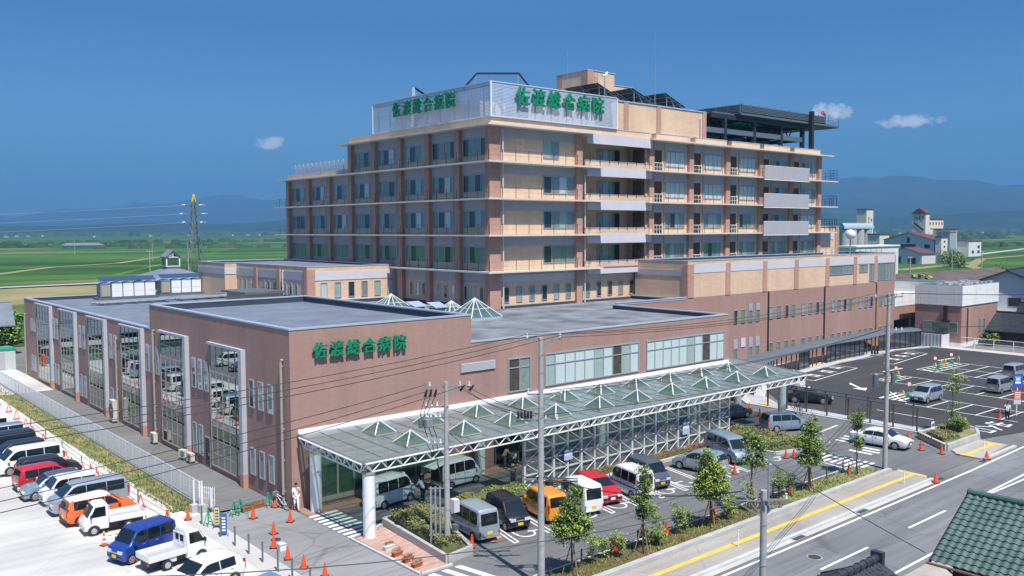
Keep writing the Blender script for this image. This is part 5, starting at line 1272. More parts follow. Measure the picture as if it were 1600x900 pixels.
def side(p, q, mt, z0=.12, z1=2.35):
    b = MB(); b.bar((p[0], p[1], (z0 + z1) / 2), (q[0], q[1], (z0 + z1) / 2), .04, mt, z1 - z0)
    n = max(1, int((Vector(q) - Vector(p)).length / 1.2))
    pn = b.build('side_panel', cw)
    f = MB()
    for i in range(n + 1):
        t_ = i / n; x = p[0] + (q[0] - p[0]) * t_; y = p[1] + (q[1] - p[1]) * t_ - .05; f.box(x - .03, x + .03, y - .03, y + .03, 0.08, z1 + .1, 'trim_black')
    f.bar((p[0], p[1] - .05, z1 * .62), (q[0], q[1] - .05, z1 * .62), .03, 'mid_steel'); f.build('frame', pn)
for p, q in (((79.2, 53.5), (86, 56.9)), ((86, 56.9), (90.6, 58.5)), ((97.5, 59.4), (100.5, 59.8)), ((105.5, 60.3), (108, 60.5)), ((108, 60.5), (116, 60.7)), ((121, 61.2), (131, 59.8))): side(p, q, 'dark_acrylic')
for (x, y) in ((91.6, 58.7), (92.9, 58.9), (94.2, 59.1), (95.5, 59.2), (96.8, 59.3), (101.5, 59.9), (102.8, 60.1), (104.3, 60.2), (117, 60.8), (118.5, 60.9), (120, 61.1)):
    b = MB(); b.box(x - .06, x + .06, y - .06, y + .06, 0.06, 2.5, 'post_brown'); b.build('post', cw)
m = MB(); m.box(131.6, 131.7, 57.0, 61.0, .05, 2.0, 'pale_panel'); m.box(131.7, 134.2, 57.0, 57.08, .05, 1.9, 'pale_panel')
for k in range(9): m.box(131.55, 131.6, 57 + k * .5, 57.1 + k * .5, .05, 2.0, 'grey_panel')
tag(m.build('screen_fence'), 'pale ribbed screen fence at the far corner of the car park', 'fence')
# low rail shelter along the walkway island
rs = thing('post_railing', 'row of brown posts with a thin top rail along the walkway island', 'railing', (76, 34, .13))
b = MB(); b.bar((75.5, 34.4, 2.15), (75.3, 49.4, 2.15), .10, 'mid_steel', .10); b.bar((76.9, 34.5, 2.18), (76.8, 49.4, 2.18), .10, 'mid_steel', .10); b.build('top_rail', rs)
for k in range(8):
    y = 34.5 + 2.1 * k
    b = MB(); b.box(75.43 - .01 * k, 75.55 - .01 * k, y, y + .12, .13, 2.12, 'post_brown'); b.build('post', rs)
    b = MB(); b.box(76.82, 76.92, y + 1.0, y + 1.1, .13, 2.12, 'post_brown'); b.build('post', rs)
# white arch of parked bicycles beside the far column is small: a rack with two bikes
def bicycle(name_label, loc, rz, col='galv'):
    t = thing('bicycle', name_label, 'bicycle', loc, rz)
    for x in (-.52, .52):
        w_ = MB(); n = 18
        ring = [(x + .33 * math.cos(2 * math.pi * i / n), 0, .34 + .33 * math.sin(2 * math.pi * i / n)) for i in range(n + 1)]
        w_.tube(ring, .022, 'rubber', 5)
        for i in range(6): a = math.pi * i / 6; w_.tube([(x - .3 * math.cos(a), 0, .34 - .3 * math.sin(a)), (x + .3 * math.cos(a), 0, .34 + .3 * math.sin(a))], .004, 'galv', 3)
        w_.build('wheel', t, local=True)
    f = MB()
    for p, q in (((-.52, 0, .34), (-.1, 0, .34)), ((-.1, 0, .34), (-.22, 0, .82)), ((-.1, 0, .34), (.38, 0, .75)), ((-.2, 0, .72), (.36, 0, .85)), ((-.52, 0, .34), (-.2, 0, .72)), ((.52, 0, .34), (.36, 0, .95))): f.tube([p, q], .02, col, 6)
    f.build('frame', t, local=True)
    f = MB(); f.tube([(.30, -.28, 1.02), (.38, 0, 1.0), (.30, .28, 1.02)], .015, 'trim_black', 5); f.build('handlebar', t, local=True)
    f = MB(); f.box(-.34, -.10, -.07, .07, .84, .90, 'trim_black'); f.build('saddle', t, local=True)
    if 'basket' in name_label: f = MB(); f.box(.42, .72, -.17, .17, .75, 1.0, 'galv'); f.build('basket', t, local=True)
    return t
bicycle('silver bicycle with a basket leaning by the brown corner near the white cones', (24.75, 51.3, .01), R_(100), 'porcelain')
bicycle('bicycle in the shade just right of the far canopy column', (74.6, 45.4, .02), R_(60), 'trim_black')
bicycle('bicycle standing behind the railing posts of the walkway island', (76.1, 46.5, .14), R_(75))
bicycle('bicycle parked among shrubs on the planting strip', (47.6, 31.4, .1), R_(10), 'trim_black')

# ---------------------------------------------------------------- white mesh fence along the side path
mat('fence_white', (0.93, 0.94, 0.94), 0.45)
fn = thing('mesh_fence', 'long white mesh fence between the side path and the grass verge', 'fence', (21.1, 55.2, 0))
b = MB(); b.box(21.0, 21.15, 54.6, 125, -.02, .16, 'concrete'); b.build('plinth', fn)
k = 0; y = 55.3
while y < 125:
    b = MB(); b.box(21.04, 21.11, y - .035, y + .035, .16, 1.62, 'fence_white'); b.build('post', fn); y += 1.62
b = MB()
y = 55.3
for z in [.22 + .105 * i for i in range(14)]: b.box(21.045, 21.060, 55.3, 125, z, z + .05, 'fence_white')
for z in (.25, 1.55): b.box(21.04, 21.07, 55.3, 125, z, z + .05, 'fence_white')
y = 55.3
while y < 125: b.box(21.05, 21.058, y, y + .03, .22, 1.58, 'fence_white'); y += .20
b.build('mesh_panel', fn)
gt = thing('folding_gate', 'white folding gate and posts at the near end of the mesh fence', 'gate', (20.8, 54.6, 0))
for (x, y, h) in ((20.35, 54.3, 2.05), (20.7, 53.9, 2.0), (21.15, 53.6, 1.5)):
    b = MB(); b.cyl((x, y, .3), (x, y, h), .055, .055, 'white_steel', 8); b.build('post', gt)
for (x, y) in ((20.35, 54.3), (20.7, 53.9)):
    b = MB(); b.box(x - .22, x + .22, y - .22, y + .22, 0, .5, 'concrete'); b.build('footing', gt)
b = MB()
for k in range(9): x = 20.9 + .06 * k; y = 54.9 - .16 * k; b.bar((x, y, .08), (x, y, 1.5), .035, 'white_steel')
for z in (.3, .7, 1.1, 1.4): b.bar((20.9, 54.9, z), (21.4, 53.6, z), .02, 'white_steel')
b.build('leaf', gt)

# traffic cones, barrier stands, bollards -------------------------------------------------
def cone_mesh(root, h=.7, col='cone_orange', stripes=False, fat=1.0, topper=False):
    b = MB(); b.box(-.19 * fat, .19 * fat, -.19 * fat, .19 * fat, 0, .035, 'rubber'); b.build('base', root, local=True)
    b = MB(); b.cyl((0, 0, .035), (0, 0, h), .135 * fat, .03, col, 14); b.cyl((0, 0, .035), (0, 0, .07), .16 * fat, .15 * fat, col, 14); body = b.build('body', root, smooth=40, local=True)
    if stripes:
        for z0, z1 in ((.18, .30), (.42, .54)):
            b = MB(); f = lambda z: .135 * fat + (.03 - .135 * fat) * (z - .035) / (h - .035) + .004
            b.cyl((0, 0, z0), (0, 0, z1), f(z0), f(z1), 'line_white', 14, cap=False); b.build('stripe', body, smooth=40, local=True)
    if topper: b = MB(); b.cyl((0, 0, h), (0, 0, h + .1), .05, .05, 'plastic_yellow', 10); b.build('lamp', body, local=True)
def ring_stand(root):
    """orange A-shaped ring-topped rope stand with a weight on its base"""
    b = MB(); b.prism([(-.26, -.2), (.26, -.2), (.26, .2), (-.26, .2)], 0, .07, 'cone_orange'); b.build('base', root, local=True)
    b = MB()
    for s in (-1, 1): b.bar((s * .24, 0, .06), (s * .09, 0, .52), .085, 'cone_orange', .05); b.bar((s * .09, 0, .5), (s * .04, 0, .78), .06, 'cone_orange', .05)
    b.bar((-.2, 0, .3), (.2, 0, .3), .05, 'line_white', .10); b.cyl((0, 0, .76), (0, 0, .86), .075, .06, 'cone_orange', 10); b.build('body', root, local=True)
    b = MB(); b.cyl((0, 0, .86), (0, 0, .92), .045, .04, 'plastic_yellow', 8); b.build('lamp', root, local=True)
ringpos = [(17.7, 83.8), (17.7, 80.1), (17.55, 76.2), (17.5, 72.5), (17.6, 68.6), (17.65, 64.9), (17.6, 60.9), (18.1, 57.4), (18.3, 53.2), (18.0, 87.7), (18.2, 92.4), (18.4, 96.6), (18.3, 101.2)]
ringpos.sort(key=lambda p: p[1])
proto = None
for i, (x, y) in enumerate(ringpos):
    lab = 'orange A-shaped rope stand by the verge, %s from the photo bottom' % ORF[i]
    if proto is None: proto = thing('rope_stand', lab, 'barrier stand', (x, y, 0.01), R_(8), 'orange rope stands along the gravel car park'); ring_stand(proto)
    else: place(proto, x, y, 0.01, R_(random.uniform(-15, 15)), lab)
ropes = [(ringpos[i], ringpos[i + 1]) for i in range(len(ringpos) - 1)]
rl = thing('rope_railing', 'low black post and rail line behind the orange stands along the gravel car park', 'railing', (18.5, 53, 0))
posts = [(18.55, 53.9), (18.3, 58.5), (18.2, 64.0), (17.95, 70.0), (18.1, 76.0), (18.3, 82), (18.45, 88)]
for x, y in posts:
    b = MB(); b.cyl((x, y, 0), (x, y, .95), .04, .04, 'mid_steel', 8); b.cyl((x, y, .95), (x, y, 1.03), .05, .03, 'plastic_yellow', 8); b.build('post', rl)
b = MB()
for p, q in zip(posts, posts[1:]):
    for z in (.5, .9): b.tube([(p[0], p[1], z), (q[0], q[1], z)], .014, 'black_metal', 5)
b.build('rail', rl)
cones = [((17.9, 60.2), .7, 'orange cone beside the third rope stand of the gravel car park'), ((17.95, 66.2), .8, 'orange cone leaning on a rope stand right of the black wagon'), ((17.95, 67.7), .8, 'tall orange cone with dark base right of the red wagon'), ((17.5, 70.9), .75, 'orange cone standing alone right of the white minivan'), ((17.35, 74.6), .7, 'orange cone by the rear of the white minivan'),
    ((19.5, 53.1), .75, 'orange cone in front of the white gate post footing'), ((22.6, 50.7), .75, 'orange cone in the drive near the orange planters'), ((24.0, 48.6), .75, 'orange cone in the drive left of the canopy zebra crossing'), ((22.3, 47.3), .75, 'orange cone left of the round manhole cover'), ((21.3, 45.2), .75, 'orange cone behind the white box in the drive'),
    ((21.1, 43.1), .72, 'orange cone in the drive, third up from the bottom of the photo'), ((21.15, 41.4), .75, 'orange cone in the drive, second up from the bottom of the photo'), ((21.4, 39.6), .75, 'orange cone in the drive, lowest in the photo'), ((24.6, 51.9), .6, 'orange cone behind the bicycle at the brown corner'), ((20.55, 50.4), .6, 'small orange cone between the blue banner stands'),
    ((29.6, 38.0), .72, 'orange cone beside the planter behind the grey van'), ((52.9, 37.2), .72, 'orange cone in front of the tall blue-grey wagon'), ((59.5, 37.2), .72, 'left one of two orange cones at the end of the right hedge'), ((60.1, 36.9), .72, 'right one of two orange cones at the end of the right hedge'),
    ((35.1, 32.3), .72, 'orange cone among saplings, leftmost on the planting strip'), ((39.2, 32.15), .72, 'orange cone among saplings, second from left on the planting strip'), ((43.4, 31.95), .72, 'orange cone beside the big bright green tree'), ((45.1, 31.95), .7, 'orange cone right behind the big bright green tree'), ((48.2, 31.9), .7, 'orange cone half hidden behind the street pole crossarms'),
    ((51.6, 31.9), .7, 'orange cone in the shrubs left of the second bright tree'), ((54.0, 31.95), .7, 'orange cone in the shrubs below the bright tree with a stake'), ((58.9, 31.75), .7, 'orange cone beside the slim tree by the zebra crossing'), ((61.5, 26.75), .62, 'orange cone on a heavy black base at the kerb end of the street'), ((70.7, 27.0), .62, 'orange cone on a heavy black base at the far kerb corner'),
    ((69.6, 31.5), .78, 'orange cone in front of the white sedan bonnet'), ((69.6, 29.9), .78, 'orange cone below the striped edge of the corner planter'), ((72.5, 33.9), .72, 'orange cone behind the white sedan'), ((86.7, 32.1), .78, 'orange cone beside the car park attendant'), ((65.2, 42.3), .6, 'orange cone tip behind the hedge by the silver wagon'), ((71.1, 47.3), .8, 'orange cone in the shade under the right end of the canopy'), ((73.6, 50.1), .55, 'small orange cone behind the far canopy columns'),
    ((48.5, 46.5), .75, 'orange cone seen through the glass screen, left one'), ((56.6, 45.8), .8, 'orange cone seen through the glass screen, right one')]
cp = {}
for (x, y), h, lab in cones:
    if h not in cp:
        c_ = thing('traffic_cone', lab, 'traffic cone', (x, y, .02), 0, 'orange traffic cones'); cone_mesh(c_, h, fat=1.35 if 'heavy' in lab else 1.1); cp[h] = c_; c_.rotation_euler.z = random.uniform(0, 1.5)
    else: place(cp[h], x, y, .11 if 30.4 < y < 32.4 and x < 60 else .02, random.uniform(0, 1.5), lab)
for (x, y), lab in (((14.3, 51.8), 'red and white striped cone with yellow lamp by the white kei truck'), ((17.0, 51.6), 'red and white striped cone with yellow lamp behind the blue van')):
    c_ = thing('striped_cone', lab, 'traffic cone', (x, y, .01), .3, 'striped cones in the gravel car park'); cone_mesh(c_, .7, stripes=True, topper=True)
b = MB(); b.tube([(14.3, 51.8, .62), (15.0, 51.75, .5), (16.3, 51.65, .5), (17.0, 51.6, .62)], .02, 'line_white', 6)
for k in range(7): b.tube([(14.5 + .36 * k, 51.75, .53), (14.68 + .36 * k, 51.73, .53)], .026, 'cone_orange', 6)
tag(b.build('barrier_bar'), 'red and white barrier bar between two striped cones', 'barrier')
for i, (x, y) in enumerate(((19.8, 46.9), (19.85, 45.2), (19.9, 43.6), (19.95, 41.9), (20.0, 40.4), (20.05, 38.6), (19.8, 51.7), (19.8, 48.9))):
    lab = {6: 'slim steel bollard with hoops beside the gate post', 7: 'slim steel bollard beside the blue banner stand'}.get(i, 'slim grey bollard between car park and drive, %s from the top of the row' % ORF[i])
    if i == 0:
        bl = thing('bollard', lab, 'bollard', (x, y, .01), 0, 'slim bollards between car park and drive'); b = MB(); b.cyl((0, 0, 0), (0, 0, 1.12), .05, .05, 'mid_steel', 12); b.build('post', bl, smooth=40, local=True); b = MB(); b.cyl((0, 0, 1.12), (0, 0, 1.16), .06, .045, 'galv', 12); b.build('cap', bl, local=True)
    else: place(bl, x, y, .01, 0, lab)
# green trestle barriers, banner stands, planters
def trestle(x, y, rz, lab, first=[None]):
    if first[0] is None:
        t = thing('trestle', lab, 'barrier stand', (x, y, .01), rz, 'green trestle stands across the drive'); b = MB()
        for s in (-1, 1): b.bar((s * .2, -.22, 0), (s * .02, 0, .85), .045, 'plastic_green'); b.bar((s * .2, .22, 0), (s * .02, 0, .85), .045, 'plastic_green')
        b.bar((-.17, -.2, .2), (-.17, .2, .2), .035, 'plastic_green'); b.bar((.17, -.2, .2), (.17, .2, .2), .035, 'plastic_green'); b.build('legs', t, local=True)
        b = MB(); b.box(-.06, .06, -.04, .04, .83, .93, 'plastic_green'); b.build('cap', t, local=True); first[0] = t
    else: place(first[0], x, y, .01, rz, lab)
trestle(20.0, 51.2, .3, 'green trestle stand next to the yellow and blue banner'); trestle(21.9, 51.9, .1, 'green trestle stand left of the planters in the drive'); trestle(22.4, 52.1, .2, 'green trestle stand touching the orange planters'); trestle(24.3, 52.2, .1, 'green trestle stand beside the bicycle')
b = MB(); b.tube([(21.9, 51.9, .85), (23.2, 52.05, .8), (24.3, 52.2, .85)], .018, 'plastic_blue', 6); tag(b.build('barrier_bar'), 'thin blue bar resting on the green trestles', 'barrier')
b = MB()
for k in range(9): b.tube([(20.1 + .22 * k, 51.35 + .07 * k, .42 - .1 * math.sin(k / 8 * math.pi)), (20.21 + .22 * k, 51.385 + .07 * k, .42 - .1 * math.sin((k + .5) / 8 * math.pi))], .02, 'line_white' if k % 2 else 'trim_black', 5)
tag(b.build('chain'), 'black and white plastic chain between green trestles', 'chain')
def banner(x, y, lab, front, rz):
    t = thing('banner_stand', lab, 'banner stand', (x, y, .01), rz); b = MB(); b.box(-.02, .02, -.18, .18, .1, 1.3, 'plastic_blue'); b.box(-.2, .2, -.24, -.2, 0, .06, 'plastic_blue'); b.box(-.2, .2, .2, .24, 0, .06, 'plastic_blue'); b.build('frame', t, local=True)
    b = MB(); b.box(-.035, -.021, -.14, .14, .2, 1.22, front)
    for k in range(5): b.box(-.04, -.0355, -.10, .10, .28 + k * .18, .38 + k * .18, 'plastic_blue' if front != 'plastic_blue' else 'line_white')
    b.build('banner', t, local=True)
banner(20.25, 50.5, 'blue banner stand with a yellow face beside the green trestle', 'plastic_yellow', R_(60)); banner(20.0, 48.9, 'plain blue banner stand, nearer one at the drive entrance', 'plastic_blue', R_(60))
for i, (x, y, lab) in enumerate(((20.95, 51.75, 'green water-filled weight near the yellow banner'), (23.1, 52.5, 'green water-filled weight between the orange planters'))):
    t = thing('water_weight', lab, 'barrier weight', (x, y, .01), 0, 'green barrier weights'); b = MB(); b.prism([(x - .17, y - .14), (x - .12, y - .18), (x + .12, y - .18), (x + .17, y - .14), (x + .17, y + .14), (x + .12, y + .18), (x - .12, y + .18), (x - .17, y + .14)], .01, .40, 'plastic_green'); b.build('tank', t); b = MB(); b.tube([(x - .1, y, .40), (x, y, .48), (x + .1, y, .40)], .02, 'plastic_green', 6); b.build('handle', t)
b = MB(); b.box(21.3, 21.65, 44.4, 44.8, .01, .34, 'white_paint'); b.box(21.27, 21.68, 44.37, 44.83, .34, .38, 'pale_panel'); tag(b.build('plastic_box'), 'small white box on the drive beside an orange cone', 'box')
mat('bloom_white', (0.7, 0.55, 0.5), 0.7)
def planter(x, y, lab, rz, col, bloom, L=.62):
    t = thing('flower_planter', lab, 'planter', (x, y, .03), rz, 'long flower planters'); b = MB()
    b.add([(-L / 2 + .04, -.1, 0), (L / 2 - .04, -.1, 0), (L / 2 - .04, .1, 0), (-L / 2 + .04, .1, 0), (-L / 2, -.14, .24), (L / 2, -.14, .24), (L / 2, .14, .24), (-L / 2, .14, .24)], [(3, 2, 1, 0), (0, 1, 5, 4), (1, 2, 6, 5), (2, 3, 7, 6), (3, 0, 4, 7), (4, 5, 6, 7)], col)
    b.box(-L / 2 - .02, L / 2 + .02, -.16, .16, .22, .25, col); b.build('trough', t, local=True)
    b = MB(); rr = random.Random(int(x * 100))
    for k in range(150):
        px, py, pz = rr.uniform(-L / 2, L / 2), rr.uniform(-.14, .14), .27 + rr.random() * .14; s_ = .03; a = rr.random() * 6
        b.add([(px - s_ * math.cos(a), py - s_ * math.sin(a), pz), (px + s_ * math.cos(a), py + s_ * math.sin(a), pz), (px, py, pz + .05)], [(0, 1, 2)], bloom if rr.random() < .45 else 'leaf_mid')
    b.build('flowers', t, local=True)
for x, y, l, c_, bl_ in ((25.9, 40.7, 'white flower trough on the brick paving, first below the column', 'white_paint', 'flower_red'), (25.75, 39.6, 'terracotta flower trough with pale flowers, second below the column', 'terracotta', 'bloom_white'), (25.7, 38.5, 'terracotta trough with bright pink flowers on the brick paving', 'terracotta', 'flower_red'), (25.65, 37.6, 'terracotta flower trough with white flowers, lowest on the brick paving', 'terracotta', 'bloom_white'),
    (22.95, 52.35, 'long terracotta trough in the drive, left one', 'terracotta', 'leaf_rust'), (23.75, 52.5, 'long terracotta trough in the drive, right one', 'terracotta', 'leaf_rust')): planter(x, y, l, R_(8), c_, bl_, .62 if y < 50 else .85)
# condensing units on the side path
def cond(x, y, z, rz, lab, w_=.85, h=.75, d=.32):
    t = thing('air_conditioner', lab, 'air conditioner', (x, y, z), rz, 'outdoor air conditioners along the mirror windows'); b = MB(); b.box(-w_ / 2, w_ / 2, -d / 2, d / 2, .22, .22 + h, 'cond_beige'); b.build('casing', t, local=True)
    b = MB(); b.cyl((.08, -d / 2 - .012, .22 + h * .5), (.08, -d / 2 - .002, .22 + h * .5), h * .36, h * .36, 'mid_steel', 20); b.cyl((.08, -d / 2 - .02, .22 + h * .5), (.08, -d / 2 - .012, .22 + h * .5), h * .08, h * .08, 'pale_panel', 12)
    b.build('fan_grille', t, local=True)
    b = MB(); 
    for s in (-1, 1): b.box(s * w_ * .35 - .04, s * w_ * .35 + .04, -d / 2 - .05, d / 2 + .05, 0, .22, 'mid_steel')
    b.build('feet', t, local=True)
mat('cond_beige', (0.62, 0.58, 0.50), 0.5, var=.04)
cond(24.6, 84.9, 0, R_(-90), 'tall beige air conditioner on the side path, farthest along', 1.0, 1.9, .4); cond(24.55, 74.0, 0, R_(-90), 'beige air conditioner on the side path between two piers'); cond(24.5, 67.3, 0, R_(-75), 'left one of two beige air conditioners near the path door', .8, .6); cond(24.55, 66.0, 0, R_(-85), 'right one of two beige air conditioners near the path door', .8, .6)
# planter bed with kerb in front of the canopy (left), hedges, beds
def leaves(mb, inside, n, size, mats, seed, wts=None):
    rr = random.Random(seed)
    for k in range(n):
        p = inside(rr); s_ = size * rr.uniform(.6, 1.35); a = rr.uniform(0, 6.28); tl = rr.uniform(-.9, .9); t2 = rr.uniform(-.6, .9)
        u = Vector((math.cos(a), math.sin(a), tl)).normalized(); v = Vector((-math.sin(a), math.cos(a), t2)).normalized()
        m_ = rr.choices(mats, wts)[0] if wts else rr.choice(mats)
        mb.add([p - u * s_, p - v * s_ * .55, p + u * s_, p + v * s_ * .55], [(0, 1, 2, 3)], m_)
def hedge(lab, poly, h, n, mats, seed, size=.07, wts=None, name='hedge', z=0.1):
    """low clipped bed: a lumpy core with thousands of leaves through and over it"""
    t = thing(name, lab, 'hedge', (poly[0][0], poly[0][1], 0))
    P = [Vector((a, b_)) for a, b_ in poly]; cx = sum(p.x for p in P) / len(P); cy_ = sum(p.y for p in P) / len(P)
    xs_ = [p.x for p in P]; ys_ = [p.y for p in P]
    def inp(x, y):
        c = False; j = len(P) - 1
        for i in range(len(P)):
            if (P[i].y > y) != (P[j].y > y) and x < (P[j].x - P[i].x) * (y - P[i].y) / (P[j].y - P[i].y) + P[i].x: c = not c
            j = i
        return c
    from mathutils import noise
    hh = lambda x, y: h * (.72 + .45 * noise.noise(Vector((x * .9, y * .9, seed))) + .18 * noise.noise(Vector((x * 3, y * 3, seed + 5))))
    core = MB(); N = len(P); rings = [(1.0, 0), (.97, .55), (.85, .85), (.5, .92), (0.01, .93)]
    E = []
    for i in range(N):
        a, b_ = P[i], P[(i + 1) % N]; k = max(1, int((b_ - a).length / .5)); E += [a.lerp(b_, q / k) for q in range(k)]
    vs = []
    for f, zf in rings:
        for e in E: x = cx + (e.x - cx) * f; y = cy_ + (e.y - cy_) * f; vs.append((x, y, z + max(.02, hh(x, y) * zf * .85)))
    M = len(E)
    core.add(vs, [(r * M + i, r * M + (i + 1) % M, (r + 1) * M + (i + 1) % M, (r + 1) * M + i) for r in range(len(rings) - 1) for i in range(M)], 'hedge_core'); core.build('stems', t, smooth='all')
    def ins(rr):
        while True:
            x, y = rr.uniform(min(xs_), max(xs_)), rr.uniform(min(ys_), max(ys_))
            if inp(x, y): return Vector((x, y, z + hh(x, y) * (rr.random() ** .45) * 1.02))
    lf = MB(); leaves(lf, ins, n, size, mats, seed, wts); lf.build('foliage', t)
PLB = [(27.15, 36.95), (29.0, 37.3), (31.35, 44.3), (27.95, 44.4)]
b = MB()
for i in range(4): p, q = PLB[i], PLB[(i + 1) % 4]; b.bar((p[0], p[1], .22), (q[0], q[1], .22), .22, 'concrete', .48)
tag(b.build('planter_kerb'), 'concrete kerb round the leafy bed holding the twin poles', 'planter kerb')
sh('planter_soil', [(27.2, 37.0), (28.95, 37.35), (31.25, 44.2), (28.0, 44.3)], 0.3, 'soil')
hedge('rusty green shrub bed in the concrete planter around the twin poles', [(27.4, 37.6), (28.8, 37.8), (31.0, 44.0), (28.15, 44.15)], .95, 9000, ['leaf_rust', 'leaf_mid', 'leaf_dark', 'leaf_light'], 21, .06, [7, 4, 2, 1], z=.3)
hedge('pale green hedge behind the grey and black parked cars', [(32.3, 42.9), (38.3, 43.1), (38.4, 43.9), (37.8, 44.9), (33.0, 44.3)], .75, 6500, ['leaf_light', 'leaf_mid', 'leaf_rust'], 22, .06, [2, 5, 3])
hedge('pink and rust azalea hedge along the left half of the glass screen', [(38.6, 42.9), (49.3, 43.0), (49.3, 43.6), (38.6, 43.6)], .5, 6000, ['leaf_rust', 'leaf_pink', 'leaf_mid'], 23, .055, [4, 4, 3])
hedge('pink azalea hedge along the right half of the glass screen', [(49.8, 43.0), (61.0, 43.1), (61.0, 43.65), (49.8, 43.6)], .5, 6000, ['leaf_pink', 'leaf_rust', 'leaf_mid'], 24, .055, [5, 3, 2])
hedge('thick olive green hedge beside the moving silver wagon', [(59.9, 38.6), (63.6, 37.7), (64.5, 39.0), (63.6, 45.2), (61.4, 45.6), (60.0, 42.0)], 1.0, 12000, ['leaf_rust', 'leaf_mid', 'leaf_light', 'leaf_dark'], 25, .065, [6, 4, 1, 1])
b = MB()
HR = [(59.7, 38.3), (63.8, 37.3), (64.8, 39.0), (63.8, 45.5), (61.2, 45.8), (59.7, 42.0)]
for i in range(6): p, q = HR[i], HR[(i + 1) % 6]; b.bar((p[0], p[1], .1), (q[0], q[1], .1), .18, 'kerb', .3)
tag(b.build('hedge_kerb'), 'grey kerb round the olive hedge island', 'planter kerb')
b = MB(); b.bar((38.5, 42.55, .1), (61.3, 42.65, .1), .2, 'kerb', .26); tag(b.build('bed_kerb'), 'long kerb between the azaleas and the parking bays', 'planter kerb')
# corner planter at the exit
CP = [(70.9, 30.1), (76.7, 30.0), (78.8, 31.0), (79.9, 33.2), (73.7, 33.6)]
b = MB()
for i in range(5):
    p, q = CP[i], CP[(i + 1) % 5]; b.bar((p[0], p[1], .25), (q[0], q[1], .25), .25, 'concrete', .55)
o = thing('corner_planter', 'raised concrete corner planter at the car park exit with a black and yellow edge', 'planter', (74, 31, 0)); b.build('kerb', o)
b = MB()
for k in range(10):
    t0 = .02 + k * .095; p = Vector((70.9, 30.1, .42)).lerp(Vector((73.7, 33.6, .42)), t0); q = Vector((70.9, 30.1, .42)).lerp(Vector((73.7, 33.6, .42)), t0 + .05); n_ = Vector((-.78, .62, 0)) * .135; b.bar(p + n_, q + n_, .01, 'plastic_yellow', .12)
b.bar(Vector((70.9, 30.1, .42)) + Vector((-.78, .62, 0)) * .129, Vector((73.7, 33.6, .42)) + Vector((-.78, .62, 0)) * .129, .008, 'trim_black', .14); b.build('striped_edge', o)
b = MB(); b.sheet(CP, .46, 'grass'); b.build('turf', o)
hedge('rusty low shrubs along the front of the corner planter', [(71.8, 30.7), (74.4, 30.5), (75.2, 32.6), (73.8, 33.0)], .45, 3000, ['leaf_rust', 'leaf_mid'], 31, .06, [4, 2], z=.45)
hedge('olive low shrubs along the far edge of the corner planter', [(75.8, 31.6), (78.3, 31.3), (79.2, 32.9), (76.2, 33.2)], .5, 3000, ['leaf_mid', 'leaf_rust', 'leaf_light'], 32, .06, z=.45)
# gate hoops and signs in the right lot
def hoop(x, y, lab, first=[None]):
    if first[0] is None:
        t = thing('yellow_hoop', lab, 'hoop barrier', (x, y, .01), R_(40), 'yellow hoop barriers at the bay ends'); b = MB(); b.tube([(-.4, 0, 0), (-.4, 0, .6), (-.22, 0, .8), (.22, 0, .8), (.4, 0, .6), (.4, 0, 0)], .045, 'plastic_yellow', 8); b.build('hoop', t, smooth=50, local=True)
        b = MB(); b.box(-.5, -.3, -.1, .1, 0, .03, 'mid_steel'); b.box(.3, .5, -.1, .1, 0, .03, 'mid_steel'); b.build('foot', t, local=True); first[0] = t
    else: place(first[0], x, y, .01, R_(40), lab)
for x, y, l in ((89.5, 42.5, 'yellow hoop left of the parked pale blue car'), (99.4, 48.9, 'yellow hoop at the middle island, left one'), (101.4, 48.8, 'yellow hoop at the middle island, right one'), (111.0, 48.8, 'yellow hoop at the far island, first from left'), (113.6, 49.2, 'yellow hoop at the far island, second from left'), (115.2, 49.4, 'yellow hoop at the far island, third from left'), (118.9, 49.3, 'yellow hoop at the far island, last on the right')): hoop(x, y, l)
for x, y, l in ((91.1, 42.6, 'green ballast block beside the pale blue car'), (100.6, 48.7, 'green ballast block on the middle island'), (112.4, 48.9, 'left green ballast block on the far island'), (117.0, 49.3, 'right green ballast block on the far island')):
    t = thing('ballast_block', l, 'ballast block', (x, y, .01), .5, 'green ballast blocks'); b = MB(); b.prism([(-.35, -.2), (.35, -.2), (.4, 0), (.35, .2), (-.35, .2), (-.4, 0)], 0, .4, 'plastic_green'); b.build('block', t, local=True); b = MB(); b.box(-.2, .2, -.03, .03, .4, .48, 'plastic_green'); b.build('grip', t, local=True)
for x, y, l in ((92.5, 43.3, 'round white traffic disc by the pale blue car'), (101.9, 49.3, 'round white traffic disc on the middle island'), (113.3, 49.8, 'left round white traffic disc on the far island'), (118.2, 49.9, 'right round white traffic disc on the far island')):
    t = thing('disc_sign', l, 'disc sign', (x, y, .01), R_(60), 'round disc signs at the bay ends'); b = MB(); b.cyl((0, 0, 0), (0, 0, 1.0), .04, .04, 'mid_steel', 8); b.build('post', t, local=True); b = MB(); b.cyl((-.02, 0, 1.05), (.02, 0, 1.05), .25, .25, 'cone_orange', 20); b.cyl((-.03, 0, 1.05), (-.021, 0, 1.05), .20, .20, 'line_white', 20); b.build('disc', t, local=True)
t = thing('parking_sign', 'blue sign above a red notice on a white post at the car park exit', 'sign', (89.2, 31.6, 0), R_(-35))
b = MB(); b.cyl((0, 0, 0), (0, 0, 3.9), .06, .06, 'white_steel', 10); b.build('post', t, local=True)
b = MB(); b.box(-.48, .48, -.10, -.07, 2.75, 3.95, 'plastic_blue'); b.box(-.28, .28, -.106, -.10, 3.05, 3.25, 'line_white'); b.box(-.22, .22, -.106, -.10, 3.35, 3.55, 'line_white'); b.box(-.30, .30, -.106, -.10, 3.62, 3.68, 'line_white'); b.build('blue_panel', t, local=True)
